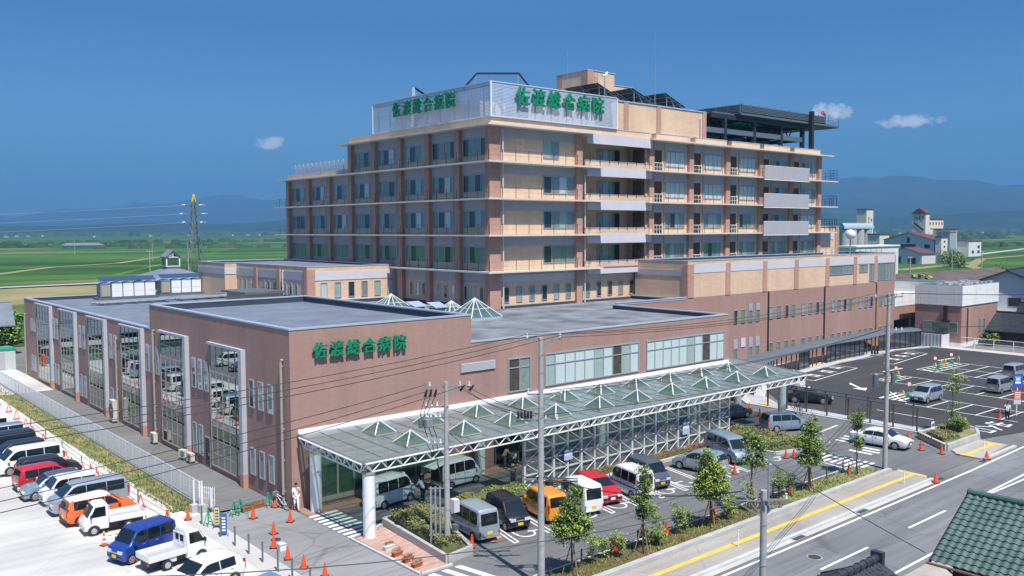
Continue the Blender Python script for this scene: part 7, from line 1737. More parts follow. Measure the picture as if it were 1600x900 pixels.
# ---------------------------------------------------------------- trees and saplings
def tree(label, x, y, h, clumps, n, mats, wts, seed, stake=True, size=.068, z0=.1, r=.06, cat='tree', name='young_tree', limbs=True):
    t = thing(name, label, cat, (x, y, z0)); rr = random.Random(seed); b = MB()
    pts = [(0, 0, 0)]; px = py = 0
    for k in range(1, 7): px += rr.gauss(0, h * .006); py += rr.gauss(0, h * .006); pts.append((px, py, h * .92 * k / 6))
    for k in range(6): b.cyl(pts[k], pts[k + 1], r * (1 - k / 6.5), r * (1 - (k + 1) / 6.5), 'bark', 8)
    for (cx, cy_, cz, rx, rz_) in clumps:
        j = min(5, max(1, int(cz / h * 6) - 1)); b.cyl(pts[j], (cx * .8, cy_ * .8, cz), r * .35, r * .12, 'bark', 5)
        for q in range(3): b.cyl((cx * .5 + px * .3, cy_ * .5, cz - rz_ * .4), (cx + rr.uniform(-rx, rx) * .7, cy_ + rr.uniform(-rx, rx) * .7, cz + rr.uniform(-rz_, rz_) * .6), r * .15, r * .06, 'bark', 4)
    b.build('trunk', t, smooth=50, local=True)
    W = [c[3] ** 2 * c[4] for c in clumps]
    lf = MB()
    twigs = []
    for k in range(max(30, n // 26)):
        c = rr.choices(clumps, W)[0]; a = rr.uniform(0, 6.28); u = rr.uniform(-1, 1); s = rr.random() ** .40
        q = math.sqrt(max(0, 1 - u * u)); twigs.append(Vector((c[0] + math.cos(a) * q * c[3] * s, c[1] + math.sin(a) * q * c[3] * s, c[2] + u * c[4] * s)))
    for c in twigs:
        m_ = rr.choices(mats, wts)[0]; sp = size * rr.uniform(1.1, 2.4)
        def ins(r2, c=c, sp=sp): return c + Vector((r2.gauss(0, sp), r2.gauss(0, sp), r2.gauss(0, sp * .7)))
        leaves(lf, ins, 26, size, [m_, m_, rr.choice(mats)], rr.random())
    lf.build('crown', t, local=True)
    if stake:
        b = MB()
        for a in (0.4, 2.5, 4.6): b.cyl((math.cos(a) * .6, math.sin(a) * .45, 0), (math.cos(a) * .06, math.sin(a) * .06, min(1.6, h * .4)), .03, .03, 'stake_wood', 6)
        b.build('stake', t, local=True)
ML = ['leaf_light', 'leaf_mid', 'leaf_dark']
tree('broad young tree at the bottom centre, just right of the tall grey pole', 30.9, 31.4, 4.6, [(0, 0, 2.6, .95, .7), (.45, .1, 2.2, .75, .5), (-.5, 0, 2.3, .7, .5), (0, .1, 3.4, .6, .5), (-.35, 0, 3.2, .5, .35), (.2, 0, 4.1, .4, .5)], 9000, ML, [2, 5, 2], 41)
tree('slim sparse tree with three stakes in front of the blue-striped van', 35.85, 31.0, 4.9, [(0, 0, 4.3, .35, .5), (.1, 0, 3.5, .5, .4), (-.25, 0, 3.0, .55, .35), (.2, 0, 2.5, .6, .35), (-.1, 0, 2.1, .4, .25)], 3300, ML, [1, 5, 3], 42)
tree('dense bright yellow-green tree on the planting strip, the brightest one', 42.0, 31.2, 4.9, [(0, 0, 2.7, 1.0, .8), (.5, 0, 2.2, .8, .6), (-.5, 0, 2.4, .75, .6), (0, 0, 3.5, .8, .6), (.25, 0, 3.2, .7, .5), (-.1, 0, 4.2, .5, .5)], 13000, ML, [6, 4, 1], 43)
tree('open dark green tree behind the street pole crossarms', 46.6, 31.5, 5.4, [(0, 0, 4.5, .55, .6), (.7, 0, 3.9, .5, .4), (-.6, 0, 3.9, .5, .35), (1.0, 0, 2.9, .5, .5), (-.9, 0, 3.2, .45, .3), (.2, 0, 3.0, .6, .4)], 4200, ML, [1, 5, 4], 44)
tree('bright layered green tree standing in front of the hedge island', 52.9, 31.3, 5.5, [(0, 0, 4.8, .4, .4), (.2, 0, 4.1, .75, .4), (-.2, 0, 3.4, .9, .45), (.3, 0, 2.8, 1.0, .45), (-.4, 0, 2.2, .8, .4), (.5, 0, 2.0, .7, .35)], 8500, ML, [4, 5, 1], 45)
tree('narrow upright tree beside the zebra crossing and the right-hand pole', 58.9, 31.2, 4.6, [(0, 0, 4.0, .6, .5), (.1, 0, 3.4, .4, .35), (-.1, 0, 2.7, .3, .35), (.1, 0, 2.1, .28, .3)], 2700, ML, [2, 5, 3], 46)
tree('thin wispy pale tree in the corner planter', 77.2, 32.3, 5.3, [(0, 0, 4.4, 1.0, .6), (.5, 0, 3.3, .8, .4), (-.5, 0, 3.6, .7, .4), (0, 0, 1.2, .8, .5), (.9, 0, 1.9, .6, .3)], 1500, ML, [4, 4, 1], 47, stake=False, z0=.46, size=.07)
tree('small leafy green shrub tree at the foot of the corner planter tree', 76.4, 31.5, 1.3, [(0, 0, .8, .6, .5)], 1800, ML, [3, 5, 1], 48, stake=False, z0=.46, name='shrub', cat='shrub')
rr = random.Random(77)
k = 0
SH = [(32.6, 31.7, 1.6, 'pale'), (33.6, 31.9, 1.2, 'thin'), (34.4, 31.5, 1.5, 'pale'), (36.9, 31.7, 1.1, 'thin'), (38.0, 31.9, 1.7, 'green'), (39.6, 31.7, 1.9, 'dense green'), (40.4, 31.9, 1.4, 'green'), (43.9, 31.4, 1.3, 'yellow'), (44.8, 31.8, 1.4, 'green'), (46.2, 31.5, 2.2, 'yellow round'), (49.4, 31.4, 1.9, 'dense dark'), (50.3, 31.7, 2.1, 'dark'), (51.0, 31.5, 1.6, 'dark'), (37.4, 31.3, 1.0, 'small')]
for i, (x, y, h, d) in enumerate(SH):
    w_ = [1, 5, 3] if 'dark' in d else ([6, 2, 0] if 'yellow' in d or 'pale' in d else [2, 5, 2])
    tree('%s sapling on the planting strip, %s from the left' % (d, ORF[i]), x, y, h, [(0, 0, h * .75, .35 if 'thin' in d else .5, h * .22), (.15, 0, h * .4, .4, h * .2)], 350 if 'thin' in d or 'small' in d else 900, ML, w_, 60 + i, stake=False, r=.025, size=.05, name='sapling', cat='sapling')
# tufts of grass on the verge and along the strip
gm = MB()
for k in range(3400):
    y = 55 + 68 * rr.random() ** 1.7; x = rr.uniform(19.2, 20.9); s_ = rr.uniform(.05, .13); a = rr.random() * 6.28
    gm.add([(x - s_ * .5 * math.cos(a), y - s_ * .5 * math.sin(a), 0), (x + s_ * .5 * math.cos(a), y + s_ * .5 * math.sin(a), 0), (x + rr.gauss(0, .05), y + rr.gauss(0, .05), s_ * 1.6)], [(0, 1, 2)], rr.choice(['leaf_mid', 'leaf_rust', 'stake_wood', 'leaf_mid', 'leaf_dark']))
o = gm.build('verge_grass'); tag(o, 'patchy dry and green grass tufts on the verge beside the mesh fence', 'grass', kind='stuff')
gm = MB()
for k in range(3600):
    x = rr.uniform(29, 61); y = rr.uniform(30.4, 32.3); s_ = rr.uniform(.04, .10); a = rr.random() * 6.28
    gm.add([(x - s_ * .5 * math.cos(a), y - s_ * .5 * math.sin(a), .1), (x + s_ * .5 * math.cos(a), y + s_ * .5 * math.sin(a), .1), (x + rr.gauss(0, .04), y + rr.gauss(0, .04), .1 + s_ * 1.6)], [(0, 1, 2)], rr.choice(['leaf_mid', 'leaf_rust', 'leaf_light']))
o = gm.build('strip_grass'); tag(o, 'short weeds and grass tufts on the planting strip', 'grass', kind='stuff')

# dark tree belt beyond the gravel lot, mirrored in the tall windows
w = MB(); rr = random.Random(9)
for k in range(160):
    x = rr.uniform(-14, 8); y = rr.uniform(150, 238); h2 = rr.uniform(5, 9.0); s_ = rr.uniform(2, 4)
    vs = [(x + s_ * math.cos(1.05 * i), y + s_ * math.sin(1.05 * i), 0) for i in range(6)] + [(x + s_ * .9 * math.cos(1.05 * i), y + s_ * .9 * math.sin(1.05 * i), h2 * rr.uniform(.6, .85)) for i in range(6)] + [(x, y, h2)]
    w.add(vs, [(i, (i + 1) % 6, (i + 1) % 6 + 6, i + 6) for i in range(6)] + [(i + 6, (i + 1) % 6 + 6, 12) for i in range(6)], 'woods')
o = w.build('tree_belt', smooth='all'); tag(o, 'dark belt of trees mirrored in the tall windows', 'trees', kind='stuff')
# ---------------------------------------------------------------- utility poles and cables
def insul(b, x, y, z, h=.22, r=.06):
    b.cyl((x, y, z), (x, y, z + h * .45), r, r * .8, 'porcelain', 8); b.cyl((x, y, z + h * .45), (x, y, z + h), r * .6, r * .9, 'porcelain', 8)
def pole(label, x, y, z0, h, r0, r1, arms, name='utility_pole'):
    t = thing(name, label, 'utility pole', (x, y, z0)); b = MB(); b.cyl((x, y, z0), (x, y, h), r0, r1, 'concrete_pole', 16)
    z = z0 + 2
    while z < h - .3: rr_ = r0 + (r1 - r0) * (z - z0) / (h - z0); b.cyl((x, y, z), (x, y, z + .04), rr_ + .008, rr_ + .008, 'galv', 16); z += 1.7
    b.build('shaft', t, smooth=40)
    for (z, a, c_, ang, ins) in arms:
        b = MB(); d = Vector((math.cos(R_(ang)), math.sin(R_(ang)), 0)); p = Vector((x, y, z)); n_ = Vector((-d.y, d.x, 0)) * (r1 + .06)
        b.bar(p + d * a + n_, p + d * c_ + n_, .08, 'galv'); b.bar(p + d * (c_ * .6) + n_, p + Vector((0, 0, -.45)) + n_ * .8, .04, 'galv'); ar = b.build('crossarm', t)
        b = MB()
        for u in ins: q = p + d * u + n_; insul(b, q.x, q.y, z + .05)
        if ins: b.build('insulator', ar)
    return t
# P1: tall pole in front of the screen; arms run across the street direction
p1 = pole('tall grey concrete pole crossing the glass screen and the orange car', 28.85, 31.5, .1, 12.35, .19, .105, [(12.25, -.15, 1.05, -38, (.95,)), (12.25, -.7, .1, 142 - 180, (-.65,)), (9.55, -.65, 1.1, -38, (-.6, 1.0)), (8.25, -1.3, 1.25, -38, (-1.1, .8, .25, -.7)), (5.35, -.9, 1.3, -38, ())])
b = MB()
for k in range(5): b.cyl((28.0 + k * .12, 32.2 - k * .1, 8.4), (28.0 + k * .12, 32.2 - k * .1, 8.75), .07, .05, 'wire_black', 8)
b.build('surge_arrester', p1)
b = MB(); b.box(28.98, 29.3, 31.1, 31.35, 5.1, 5.3, 'wire_black'); b.tube([(28.3, 32, 5.2), (28.9, 31.35, 5.25), (30.2, 30.3, 5.3)], .04, 'wire_black', 6); b.tube([(28.3, 32, 5.45), (28.9, 31.35, 5.5), (30.2, 30.3, 5.4)], .03, 'wire_black', 6); b.build('cable_closure', p1)
# P2: pole with equipment frame in the planter bed
p2 = pole('equipment pole with steel risers standing in the planter bed', 28.3, 38.5, .3, 9.35, .17, .12, [(9.05, -1.35, 1.35, -38, (1.25, .75, -.9)), (7.95, -1.2, .1, -38, (-1.1, -.8, -.5)), (7.35, -1.2, .1, -38, (-1.1, -.85, -.6, -.35)), (5.9, -1.2, .1, -38, (-.95, -.65, -.35))])
b = MB(); dx, dy = .788 * .62, -.616 * .62
for k, s_ in enumerate((.55, 1.0, 1.45)): x, y = 28.3 - .788 * s_ * .55 - .1, 38.5 + .616 * s_ * .55; b.cyl((x, y, .35), (x, y, 3.6), .055, .055, 'galv', 8)
for z in (.9, 2.4, 3.5): b.bar((27.5, 39.1, z), (28.5, 38.3, z), .06, 'galv')
b.build('riser_pipes', p2)
b = MB(); b.box(28.42, 28.78, 38.0, 38.4, 2.2, 2.9, 'pale_panel'); b.box(28.45, 28.7, 38.0, 38.3, 1.2, 1.5, 'mid_steel'); b.build('meter_box', p2)
b = MB(); b.box(27.35, 27.75, 39.0, 39.4, 6.9, 7.3, 'galv'); b.cyl((27.2, 39.35, 6.85), (27.2, 39.35, 7.35), .13, .13, 'mid_steel', 12)
for k in range(3): b.cyl((27.4 + k * .2, 39.2 - k * .16, 8.55), (27.45 + k * .2, 39.1 - k * .16, 8.95), .09, .05, 'wire_black', 8); b.tube([(27.4 + k * .2, 39.2 - k * .16, 8.5), (27.2 + k * .25, 39.4, 7.6), (27.5 + k * .2, 39.15 - k * .16, 6.3)], .022, 'wire_black', 5); b.tube([(27.45 + k * .22, 39.15 - k * .18, 5.9), (27.9, 38.8, 5.0 - .1 * k), (28.15, 38.55, 3.2)], .02, 'wire_black', 5)
b.build('switch_gear', p2)
for s_ in (.75, 1.25):
    b = MB(); b.cyl((28.3 + .788 * s_, 38.5 - .616 * s_, 8.85), (28.5 + .788 * s_, 38.35 - .616 * s_, 9.15), .08, .05, 'wire_black', 8); b.build('surge_arrester', p2)
# PR: right pole with transformers
pr = pole('tall right-hand street pole with a grey transformer can, near the white sedan', 62.2, 30.75, .1, 12.85, .18, .12, [(12.6, -1.0, 1.25, -30, (-.95, .75, 1.2)), (10.1, -1.0, 1.25, -30, (.75, 1.2)), (8.35, -1.25, .1, -30, (-1.1, -.8)), (7.0, -1.2, .6, -30, ())])
b = MB(); b.cyl((61.4, 31.2, 6.1), (61.4, 31.2, 7.0), .22, .22, 'mid_steel', 14); b.cyl((61.4, 31.2, 7.0), (61.4, 31.2, 7.1), .23, .12, 'mid_steel', 14); b.cyl((62.6, 30.5, 6.2), (62.6, 30.5, 7.1), .15, .15, 'mid_steel', 12); b.build('transformer', pr)
b = MB()
for k in range(3): b.cyl((61.0 + k * .2, 31.3 - k * .1, 8.5), (61.0 + k * .2, 31.3 - k * .1, 8.9), .08, .05, 'wire_black', 8)
b.build('surge_arrester', pr)
# P4: near pole on this side of the street with steel extension
p4 = pole('grey pole at the bottom right with blue-grey bracket arms and a thin steel extension', 30.9, 20.3, .1, 6.95, .155, .13, [(6.6, -.9, .1, 140, (-.85,)), (6.2, -.1, .8, -40, ())])
b = MB(); b.cyl((31.1, 20.22, 6.0), (31.1, 20.22, 8.25), .045, .045, 'galv', 8); b.bar((30.9, 20.35, 8.15), (31.25, 20.1, 8.15), .05, 'galv'); b.build('extension_pole', p4); b = MB()
for q in ((30.2, 20.95, 6.9), (29.9, 21.1, 6.55)): b.bar((30.9, 20.3, 6.5), q, .05, 'galv'); b.bar((30.9, 20.3, 5.8), q, .05, 'galv')
b.build('bracket', p4)
# lot pole far right behind
def cable(label, pts, r=.016, sag=.6, group='overhead cables'):
    b = MB(); P = []
    for p, q in zip(pts, pts[1:]):
        p = Vector(p); q = Vector(q); n = 14
        for i in range(n): t_ = i / n; P.append(p.lerp(q, t_) + Vector((0, 0, -4 * sag * t_ * (1 - t_))))
    P.append(Vector(pts[-1])); b.tube(P, r, 'wire_black', 4); o = b.build('overhead_cable'); tag(o, label, 'cable', group)
for k, (a, bq) in enumerate((((28.35, 31.9, 12.5), (61.4, 31.3, 12.9)), ((29.7, 30.9, 12.5), (62.9, 30.4, 12.9)), ((29.6, 30.95, 12.35), (63.3, 30.2, 12.9)))):
    cable('%s of three cables from the top of the tall centre pole to the right-hand pole' % ['first', 'second', 'third'][k], [a, bq], .014, .55)
for k, z in enumerate((9.75, 9.6, 8.6)): cable('%s of the mid-level cables between the centre and right-hand poles' % ['upper', 'middle', 'lower'][k], [(29.3 - .3 * k, 31.3, z), (61.6 + .5 * k, 31.0, 10.25 if k < 2 else 8.6)], .016, .5)
for k, a in enumerate(((28.3, 31.95, 12.5), (28.7, 31.6, 12.4), (29.7, 30.95, 12.45))): cable('%s of the top cables running left from the tall centre pole' % ['upper', 'middle', 'lower'][k], [a, (-22 + 1.2 * k, 31.5 - .9 * k, 12.6 - .25 * k)], .015, 1.2)
for k, a in enumerate(((27.5, 39.2, 9.2), (27.6, 39.0, 8.9), (29.1, 38.0, 9.1))): cable('%s of the cables running left from the equipment pole' % ['upper', 'middle', 'lower'][k], [a, (-16 + 1.0 * k, 31.5 - 1.2 * k, 9.3 - .2 * k)], .017, .8)
for k, z in enumerate((9.2, 8.9, 9.1)): cable('%s of the short cables from the equipment pole to the centre pole' % ['left', 'middle', 'right'][k], [(28.9 + .2 * k, 38.1, z), (28.2 + .5 * k, 32.1 - .4 * k, 8.5)], .017, .25)
cable('single dark cable crossing the drive at the bottom left', [(30.9, 20.5, 6.6), (2, 34, 6.9)], .022, 1.2)
cable('dark cable running from the bottom right pole up to the left past the lot trees', [(30.2, 20.9, 6.9), (28.9, 31.4, 5.5)], .025, .5)
cable('blue-sheathed cable slanting down from the centre pole to the street side', [(28.9, 31.3, 5.3), (28.28, 38.3, 6.6)], .02, .4)
cable('dark cable from the bottom right pole to the green roofed house', [(31.1, 20.2, 8.1), (34.9, 15.5, 4.7)], .018, .05)
for k in range(3): cable('%s street cable from the bottom right pole towards the right-hand pole' % ['upper', 'middle', 'lower'][k], [(31.1 - .1 * k, 20.3, 6.7 - .3 * k), (62.1, 30.6, 7.3 - .35 * k)], .018, .5)
for k in range(3): cable('%s cable leaving the right-hand pole towards the far right' % ['first', 'second', 'third'][k], [(63.1 + .2 * k, 30.3, 12.85 if k < 2 else 10.3), (135, 12 + k, 13.5 - 2 * (k == 2))], .02, 1.2)
# lattice pylon far out in the paddies with its conductors
py = thing('transmission_pylon', 'tall grey lattice pylon with a yellow tip standing in the green fields', 'pylon', (142, 370, 0))
b = MB(); n = 9; Hh = 32.6
lev = [0, 6, 11, 15.5, 19, 22, 24.5, 27, 29.5, 32.6]; wd = [3.3, 2.6, 2.1, 1.6, 1.25, 1.0, .9, .8, .6, .1]
C4 = [(-1, -1), (1, -1), (1, 1), (-1, 1)]
for j in range(9):
    m_ = 'plastic_yellow' if j == 8 else 'pylon_steel'
    for i in range(4):
        a = [Vector((142 + C4[i][0] * wd[k], 370 + C4[i][1] * wd[k], lev[k])) for k in (j, j + 1)]; c_ = [Vector((142 + C4[(i + 1) % 4][0] * wd[k], 370 + C4[(i + 1) % 4][1] * wd[k], lev[k])) for k in (j, j + 1)]
        b.bar(a[0], a[1], .26, m_)
        if j < 8: b.bar(a[0], c_[1], .13, m_); b.bar(c_[0], a[1], .13, m_); b.bar(a[1], c_[1], .13, m_)
mat('pylon_steel', (0.20, 0.22, 0.22), 0.6, metal=.3)
b.build('mast', py)
for z, w_ in ((28.2, 3.4), (24.6, 4.4), (21.0, 3.6)):
    b = MB(); d = Vector((.90, -.43, 0)); p = Vector((142, 370, z))
    for s in (-1, 1): b.bar(p, p + d * s * w_, .2, 'pylon_steel'); b.bar(p + Vector((0, 0, 1.0)), p + d * s * w_, .12, 'pylon_steel')
    ar = b.build('crossarm', py); b = MB()
    for s in (-1, 1): q = p + d * s * w_; b.cyl(q, q + Vector((-1.2, .4, -.1)), .1, .1, 'porcelain', 6); b.cyl(q, q + Vector((1.2, .3, -.1)), .1, .1, 'porcelain', 6)
    b.build('insulator', ar)
mat('conductor', (0.45, 0.47, 0.48), 0.5, metal=.4)
for k, z in enumerate((28.0, 24.4, 20.8)):
    b = MB(); P = []
    for i in range(25): t_ = i / 24; P.append(Vector((139, 371, z)).lerp(Vector((-170, 560, z - 6)), t_) + Vector((0, 0, -4 * 4 * t_ * (1 - t_))))
    b.tube(P, .04, 'conductor', 4); tag(b.build('conductor'), '%s pale conductor strung left from the lattice pylon' % ['top', 'middle', 'lowest'][k], 'power line', 'pylon conductors')
# slim poles scattered over the paddies
fp = None
FP = [(70, 175, 8.5, 'slim pole with crossarms on the tan bank at the left'), (47, 330, 10, 'slim field pole at the far left edge'), (100, 300, 11, 'slim field pole left of the white cooling units'), (124, 330, 10, 'slim field pole just left of the slate pavilion'), (175, 520, 10, 'slim field pole between the pavilion and the pylon'), (70, 420, 10, 'slim field pole second from the left edge'), (210, 560, 10, 'slim field pole close to the foot of the pylon'), (180, 700, 11, 'far slim field pole in the middle of the paddies'),
      (190, 96, 10, 'double-armed pole behind the white-topped annex, left one'), (204, 96, 11, 'double-armed pole behind the white-topped annex, right one'), (330, 140, 10, 'slim pole in the fields at the right edge'), (300, 118, 10, 'slim pole beside the dark conifer at the right edge')]
for x, y, h, l in FP:
    t = thing('field_pole', l, 'utility pole', (x, y, 0), 0, 'slim poles across the fields'); b = MB(); b.cyl((x, y, 0), (x, y, h), .17, .12, 'concrete_pole', 8); b.build('shaft', t); b = MB(); b.box(x - .9, x + .9, y - .06, y + .06, h - .5, h - .38, 'galv'); b.box(x - .7, x + .7, y - .06, y + .06, h - 1.5, h - 1.38, 'galv')
    for u in (-.8, .8): b.cyl((x + u, y, h - .38), (x + u, y, h - .1), .07, .05, 'porcelain', 6)
    b.build('crossarm', t)

# ---------------------------------------------------------------- people
def person(label, loc, rz, pose, top, legs, hair='hair', scale=1.0, hat=None, vest=None, sit=False):
    t = thing('person', label, 'person', loc, rz)
    J = {'pelvis': (0, 0, .93), 'belly': (.01, 0, 1.08), 'chest': (.0, 0, 1.28), 'neck': (0, 0, 1.46), 'head0': (.015, 0, 1.54), 'head1': (.02, 0, 1.66),
         'lsh': (0, .17, 1.40), 'rsh': (0, -.17, 1.40), 'lel': (0, .22, 1.12), 'rel': (0, -.22, 1.12), 'lwr': (.06, .23, .88), 'rwr': (.06, -.23, .88),
         'lhip': (0, .09, .88), 'rhip': (0, -.09, .88), 'lkn': (.03, .10, .49), 'rkn': (.03, -.10, .49), 'lan': (0, .10, .09), 'ran': (0, -.10, .09), 'lto': (.16, .11, .03), 'rto': (.16, -.11, .03)}
    J.update(pose)
    rad = {'pelvis': (.125, .15), 'belly': (.11, .135), 'chest': (.12, .165), 'neck': (.055, .055), 'head0': (.075, .07), 'head1': (.10, .085), 'lsh': .065, 'rsh': .065, 'lel': .045, 'rel': .045, 'lwr': .03, 'rwr': .03, 'lhip': .095, 'rhip': .095, 'lkn': .062, 'rkn': .062, 'lan': .042, 'ran': .042, 'lto': .038, 'rto': .038}
    E = [('pelvis', 'belly'), ('belly', 'chest'), ('chest', 'neck'), ('neck', 'head0'), ('head0', 'head1'), ('chest', 'lsh'), ('chest', 'rsh'), ('lsh', 'lel'), ('lel', 'lwr'), ('rsh', 'rel'), ('rel', 'rwr'), ('pelvis', 'lhip'), ('pelvis', 'rhip'), ('lhip', 'lkn'), ('lkn', 'lan'), ('lan', 'lto'), ('rhip', 'rkn'), ('rkn', 'ran'), ('ran', 'rto')]
    # five fingers on each hand, unequal and slightly curled
    for s in 'lr':
        w_ = Vector(J[s + 'wr']); e_ = Vector(J[s + 'el']); d = (w_ - e_).normalized(); sd_ = Vector((d.z, 0, -d.x)); sd_ = sd_.normalized() if sd_.length > .1 else Vector((1, 0, 0))
        pm = w_ + d * .07; J[s + 'palm'] = tuple(pm); rad[s + 'palm'] = .032; E.append((s + 'wr', s + 'palm'))
        for k, ln_ in enumerate((.055, .065, .07, .06, .05)):
            off = sd_ * ((k - 2) * .017); tip = pm + d * ln_ * (.6 if k == 0 else 1) + off * (2.4 if k == 0 else 1); nm = '%sf%d' % (s, k); J[nm] = tuple(tip); rad[nm] = .008; E.append((s + 'palm', nm))
    def skin(name, keys, edges, grow, m_, parent=t, sub=1):
        me = bpy.data.meshes.new(name); idx = {k: i for i, k in enumerate(keys)}
        me.from_pydata([tuple(scale * c for c in J[k]) for k in keys], [(idx[a], idx[b_]) for a, b_ in edges], []); me.materials.append(MATS[m_]); me.update()
        o = link(bpy.data.objects.new(name, me)); o.parent = parent; ORG[o] = ORG[t]
        md = o.modifiers.new('skin', 'SKIN'); md.use_smooth_shade = True
        for k in keys:
            r_ = rad[k]; r_ = r_ if isinstance(r_, tuple) else (r_, r_); me.skin_vertices[0].data[idx[k]].radius = ((r_[0] + grow) * scale, (r_[1] + grow) * scale)
        me.skin_vertices[0].data[0].use_root = True
        s_ = o.modifiers.new('sub', 'SUBSURF'); s_.levels = sub; s_.render_levels = sub
        return o
    skin('body', list(J.keys()), E, 0, 'skin', sub=2)
    TK = ['belly', 'pelvis', 'chest', 'lsh', 'rsh', 'lel', 'rel']; skin('shirt', TK, [('pelvis', 'belly'), ('belly', 'chest'), ('chest', 'lsh'), ('chest', 'rsh'), ('lsh', 'lel'), ('rsh', 'rel')], .016, top, sub=2)
    LK = ['pelvis', 'lhip', 'rhip', 'lkn', 'rkn', 'lan', 'ran']; skin('trousers', LK, [('pelvis', 'lhip'), ('pelvis', 'rhip'), ('lhip', 'lkn'), ('rhip', 'rkn'), ('lkn', 'lan'), ('rkn', 'ran')], .018, legs, sub=2)
    for s in 'lr':
        a, q = Vector(J[s + 'an']), Vector(J[s + 'to']); f = MB(); f.cyl(tuple((a + Vector((-.06, 0, -.05))) * scale), tuple((q + Vector((.04, 0, 0))) * scale), .05, .038, 'trim_black', 10); f.build('shoe', t, smooth=60, local=True)
    hd = Vector(J['head1']) * scale
    def ball(c_, rx, ry, rz2, m_, nm, zcut=None, n=12):
        b = MB(); vs = []; fs = []
        for j in range(7):
            th = math.pi * j / 6 if zcut is None else math.pi * .58 * j / 6
            for i in range(n): ph = 2 * math.pi * i / n; vs.append((c_.x + rx * math.sin(th) * math.cos(ph), c_.y + ry * math.sin(th) * math.sin(ph), c_.z + rz2 * math.cos(th)))
        fs = [(j * n + i, j * n + (i + 1) % n, (j + 1) * n + (i + 1) % n, (j + 1) * n + i) for j in range(6) for i in range(n)]
        b.add(vs, fs, m_); return b.build(nm, t, smooth='all', local=True)
    ball(hd + Vector((-.018, 0, .02)), .108, .10, .115, hair, 'hair', zcut=1)
    f = MB(); 
    for s in (-1, 1): f.box(hd.x + .085, hd.x + .099, hd.y + s * .035 - .012, hd.y + s * .035 + .012, hd.z - .028, hd.z - .014, 'trim_black')
    f.box(hd.x + .083, hd.x + .096, hd.y - .025, hd.y + .025, hd.z - .088, hd.z - .078, 'lamp_red'); f.add([(hd.x + .09, hd.y - .014, hd.z - .055), (hd.x + .09, hd.y + .014, hd.z - .055), (hd.x + .118, hd.y, hd.z - .052), (hd.x + .09, hd.y, hd.z - .02)], [(0, 1, 2), (0, 2, 3), (1, 3, 2)], 'skin'); f.build('face', t, local=True)
    if hat: b = MB(); c_ = hd + Vector((0, 0, .06)); b.cyl(c_, c_ + Vector((0, 0, .02)), .15, .14, hat, 14); b.cyl(c_, c_ + Vector((0, 0, .09)), .11, .08, hat, 14); b.build('hat', t, smooth=40, local=True)
    if vest: skin('vest', ['belly', 'chest'], [('belly', 'chest')], .028, vest)
    return t
walk = {'lkn': (.14, .10, .50), 'lan': (.20, .10, .09), 'lto': (.35, .11, .03), 'rkn': (.02, -.10, .48), 'ran': (-.20, -.10, .13), 'rto': (-.07, -.11, .03), 'lel': (-.08, .22, 1.14), 'lwr': (-.02, .24, .92), 'rel': (.07, -.22, 1.14), 'rwr': (.20, -.23, .96)}
lean = {'chest': (.16, 0, 1.24), 'belly': (.06, 0, 1.08), 'neck': (.28, 0, 1.38), 'head0': (.33, 0, 1.44), 'head1': (.38, 0, 1.55), 'lsh': (.20, .17, 1.36), 'rsh': (.20, -.17, 1.36), 'lel': (.36, .21, 1.14), 'rel': (.36, -.21, 1.14), 'lwr': (.55, .16, 1.08), 'rwr': (.55, -.16, 1.08)}
carry = {'lel': (.08, .22, 1.14), 'rel': (.08, -.22, 1.14), 'lwr': (.28, .12, 1.02), 'rwr': (.28, -.12, 1.02), **{k: v for k, v in walk.items() if k[1:] in ('kn', 'an', 'to')}}
sitp = {'pelvis': (0, 0, .52), 'belly': (.0, 0, .68), 'chest': (-.02, 0, .88), 'neck': (0, 0, 1.05), 'head0': (.02, 0, 1.13), 'head1': (.03, 0, 1.25), 'lsh': (0, .17, 1.0), 'rsh': (0, -.17, 1.0), 'lel': (.06, .24, .76), 'rel': (.06, -.24, .76), 'lwr': (.28, .20, .70), 'rwr': (.28, -.20, .70), 'lhip': (.03, .09, .50), 'rhip': (.03, -.09, .50), 'lkn': (.42, .10, .50), 'rkn': (.42, -.10, .50), 'lan': (.44, .10, .14), 'ran': (.44, -.10, .14), 'lto': (.58, .10, .09), 'rto': (.58, -.10, .09)}
person('person in a white shirt and pale trousers walking by the brown corner', (25.3, 50.35, .02), R_(250), walk, 'shirt_white', 'shirt_white')
person('person in a pale blue shirt leaning at the front of the waiting van', (32.2, 46.4, .02), R_(110), lean, 'shirt_blue', 'cloth_navy')
person('person in a light shirt standing behind the waiting van by the glass front', (32.6, 49.2, .02), R_(200), lean, 'shirt_white', 'cloth_navy')
person('person with dark hair behind the waiting van roof, left of the other', (31.2, 49.35, .02), R_(20), {}, 'cloth_navy', 'cloth_navy')
person('person in a green vest standing at the raised tailgate', (33.9, 49.0, .02), R_(-20), lean, 'cloth_tan', 'cloth_navy', vest='cloth_green')
person('person in a tan top bending over by the dark entrance', (41.4, 49.2, .02), R_(-20), lean, 'cloth_tan', 'cloth_teal')
person('person in dark clothes pushing beside the wheelchair', (43.2, 49.3, .02), R_(190), lean, 'cloth_navy', 'cloth_navy')
wc = thing('wheelchair', 'wheelchair with a seated person near the dark entrance doors', 'wheelchair', (42.3, 49.2, .02), R_(200))
for s in (-1, 1):
    b = MB(); b.tube([(-.1 + .3 * math.cos(a * .35), s * .29, .31 + .3 * math.sin(a * .35)) for a in range(19)], .018, 'rubber', 5); b.build('wheel', wc, local=True)
    b = MB(); b.tube([(.42 + .09 * math.cos(a * .7), s * .25, .10 + .09 * math.sin(a * .7)) for a in range(10)], .015, 'rubber', 5); b.build('caster', wc, local=True)
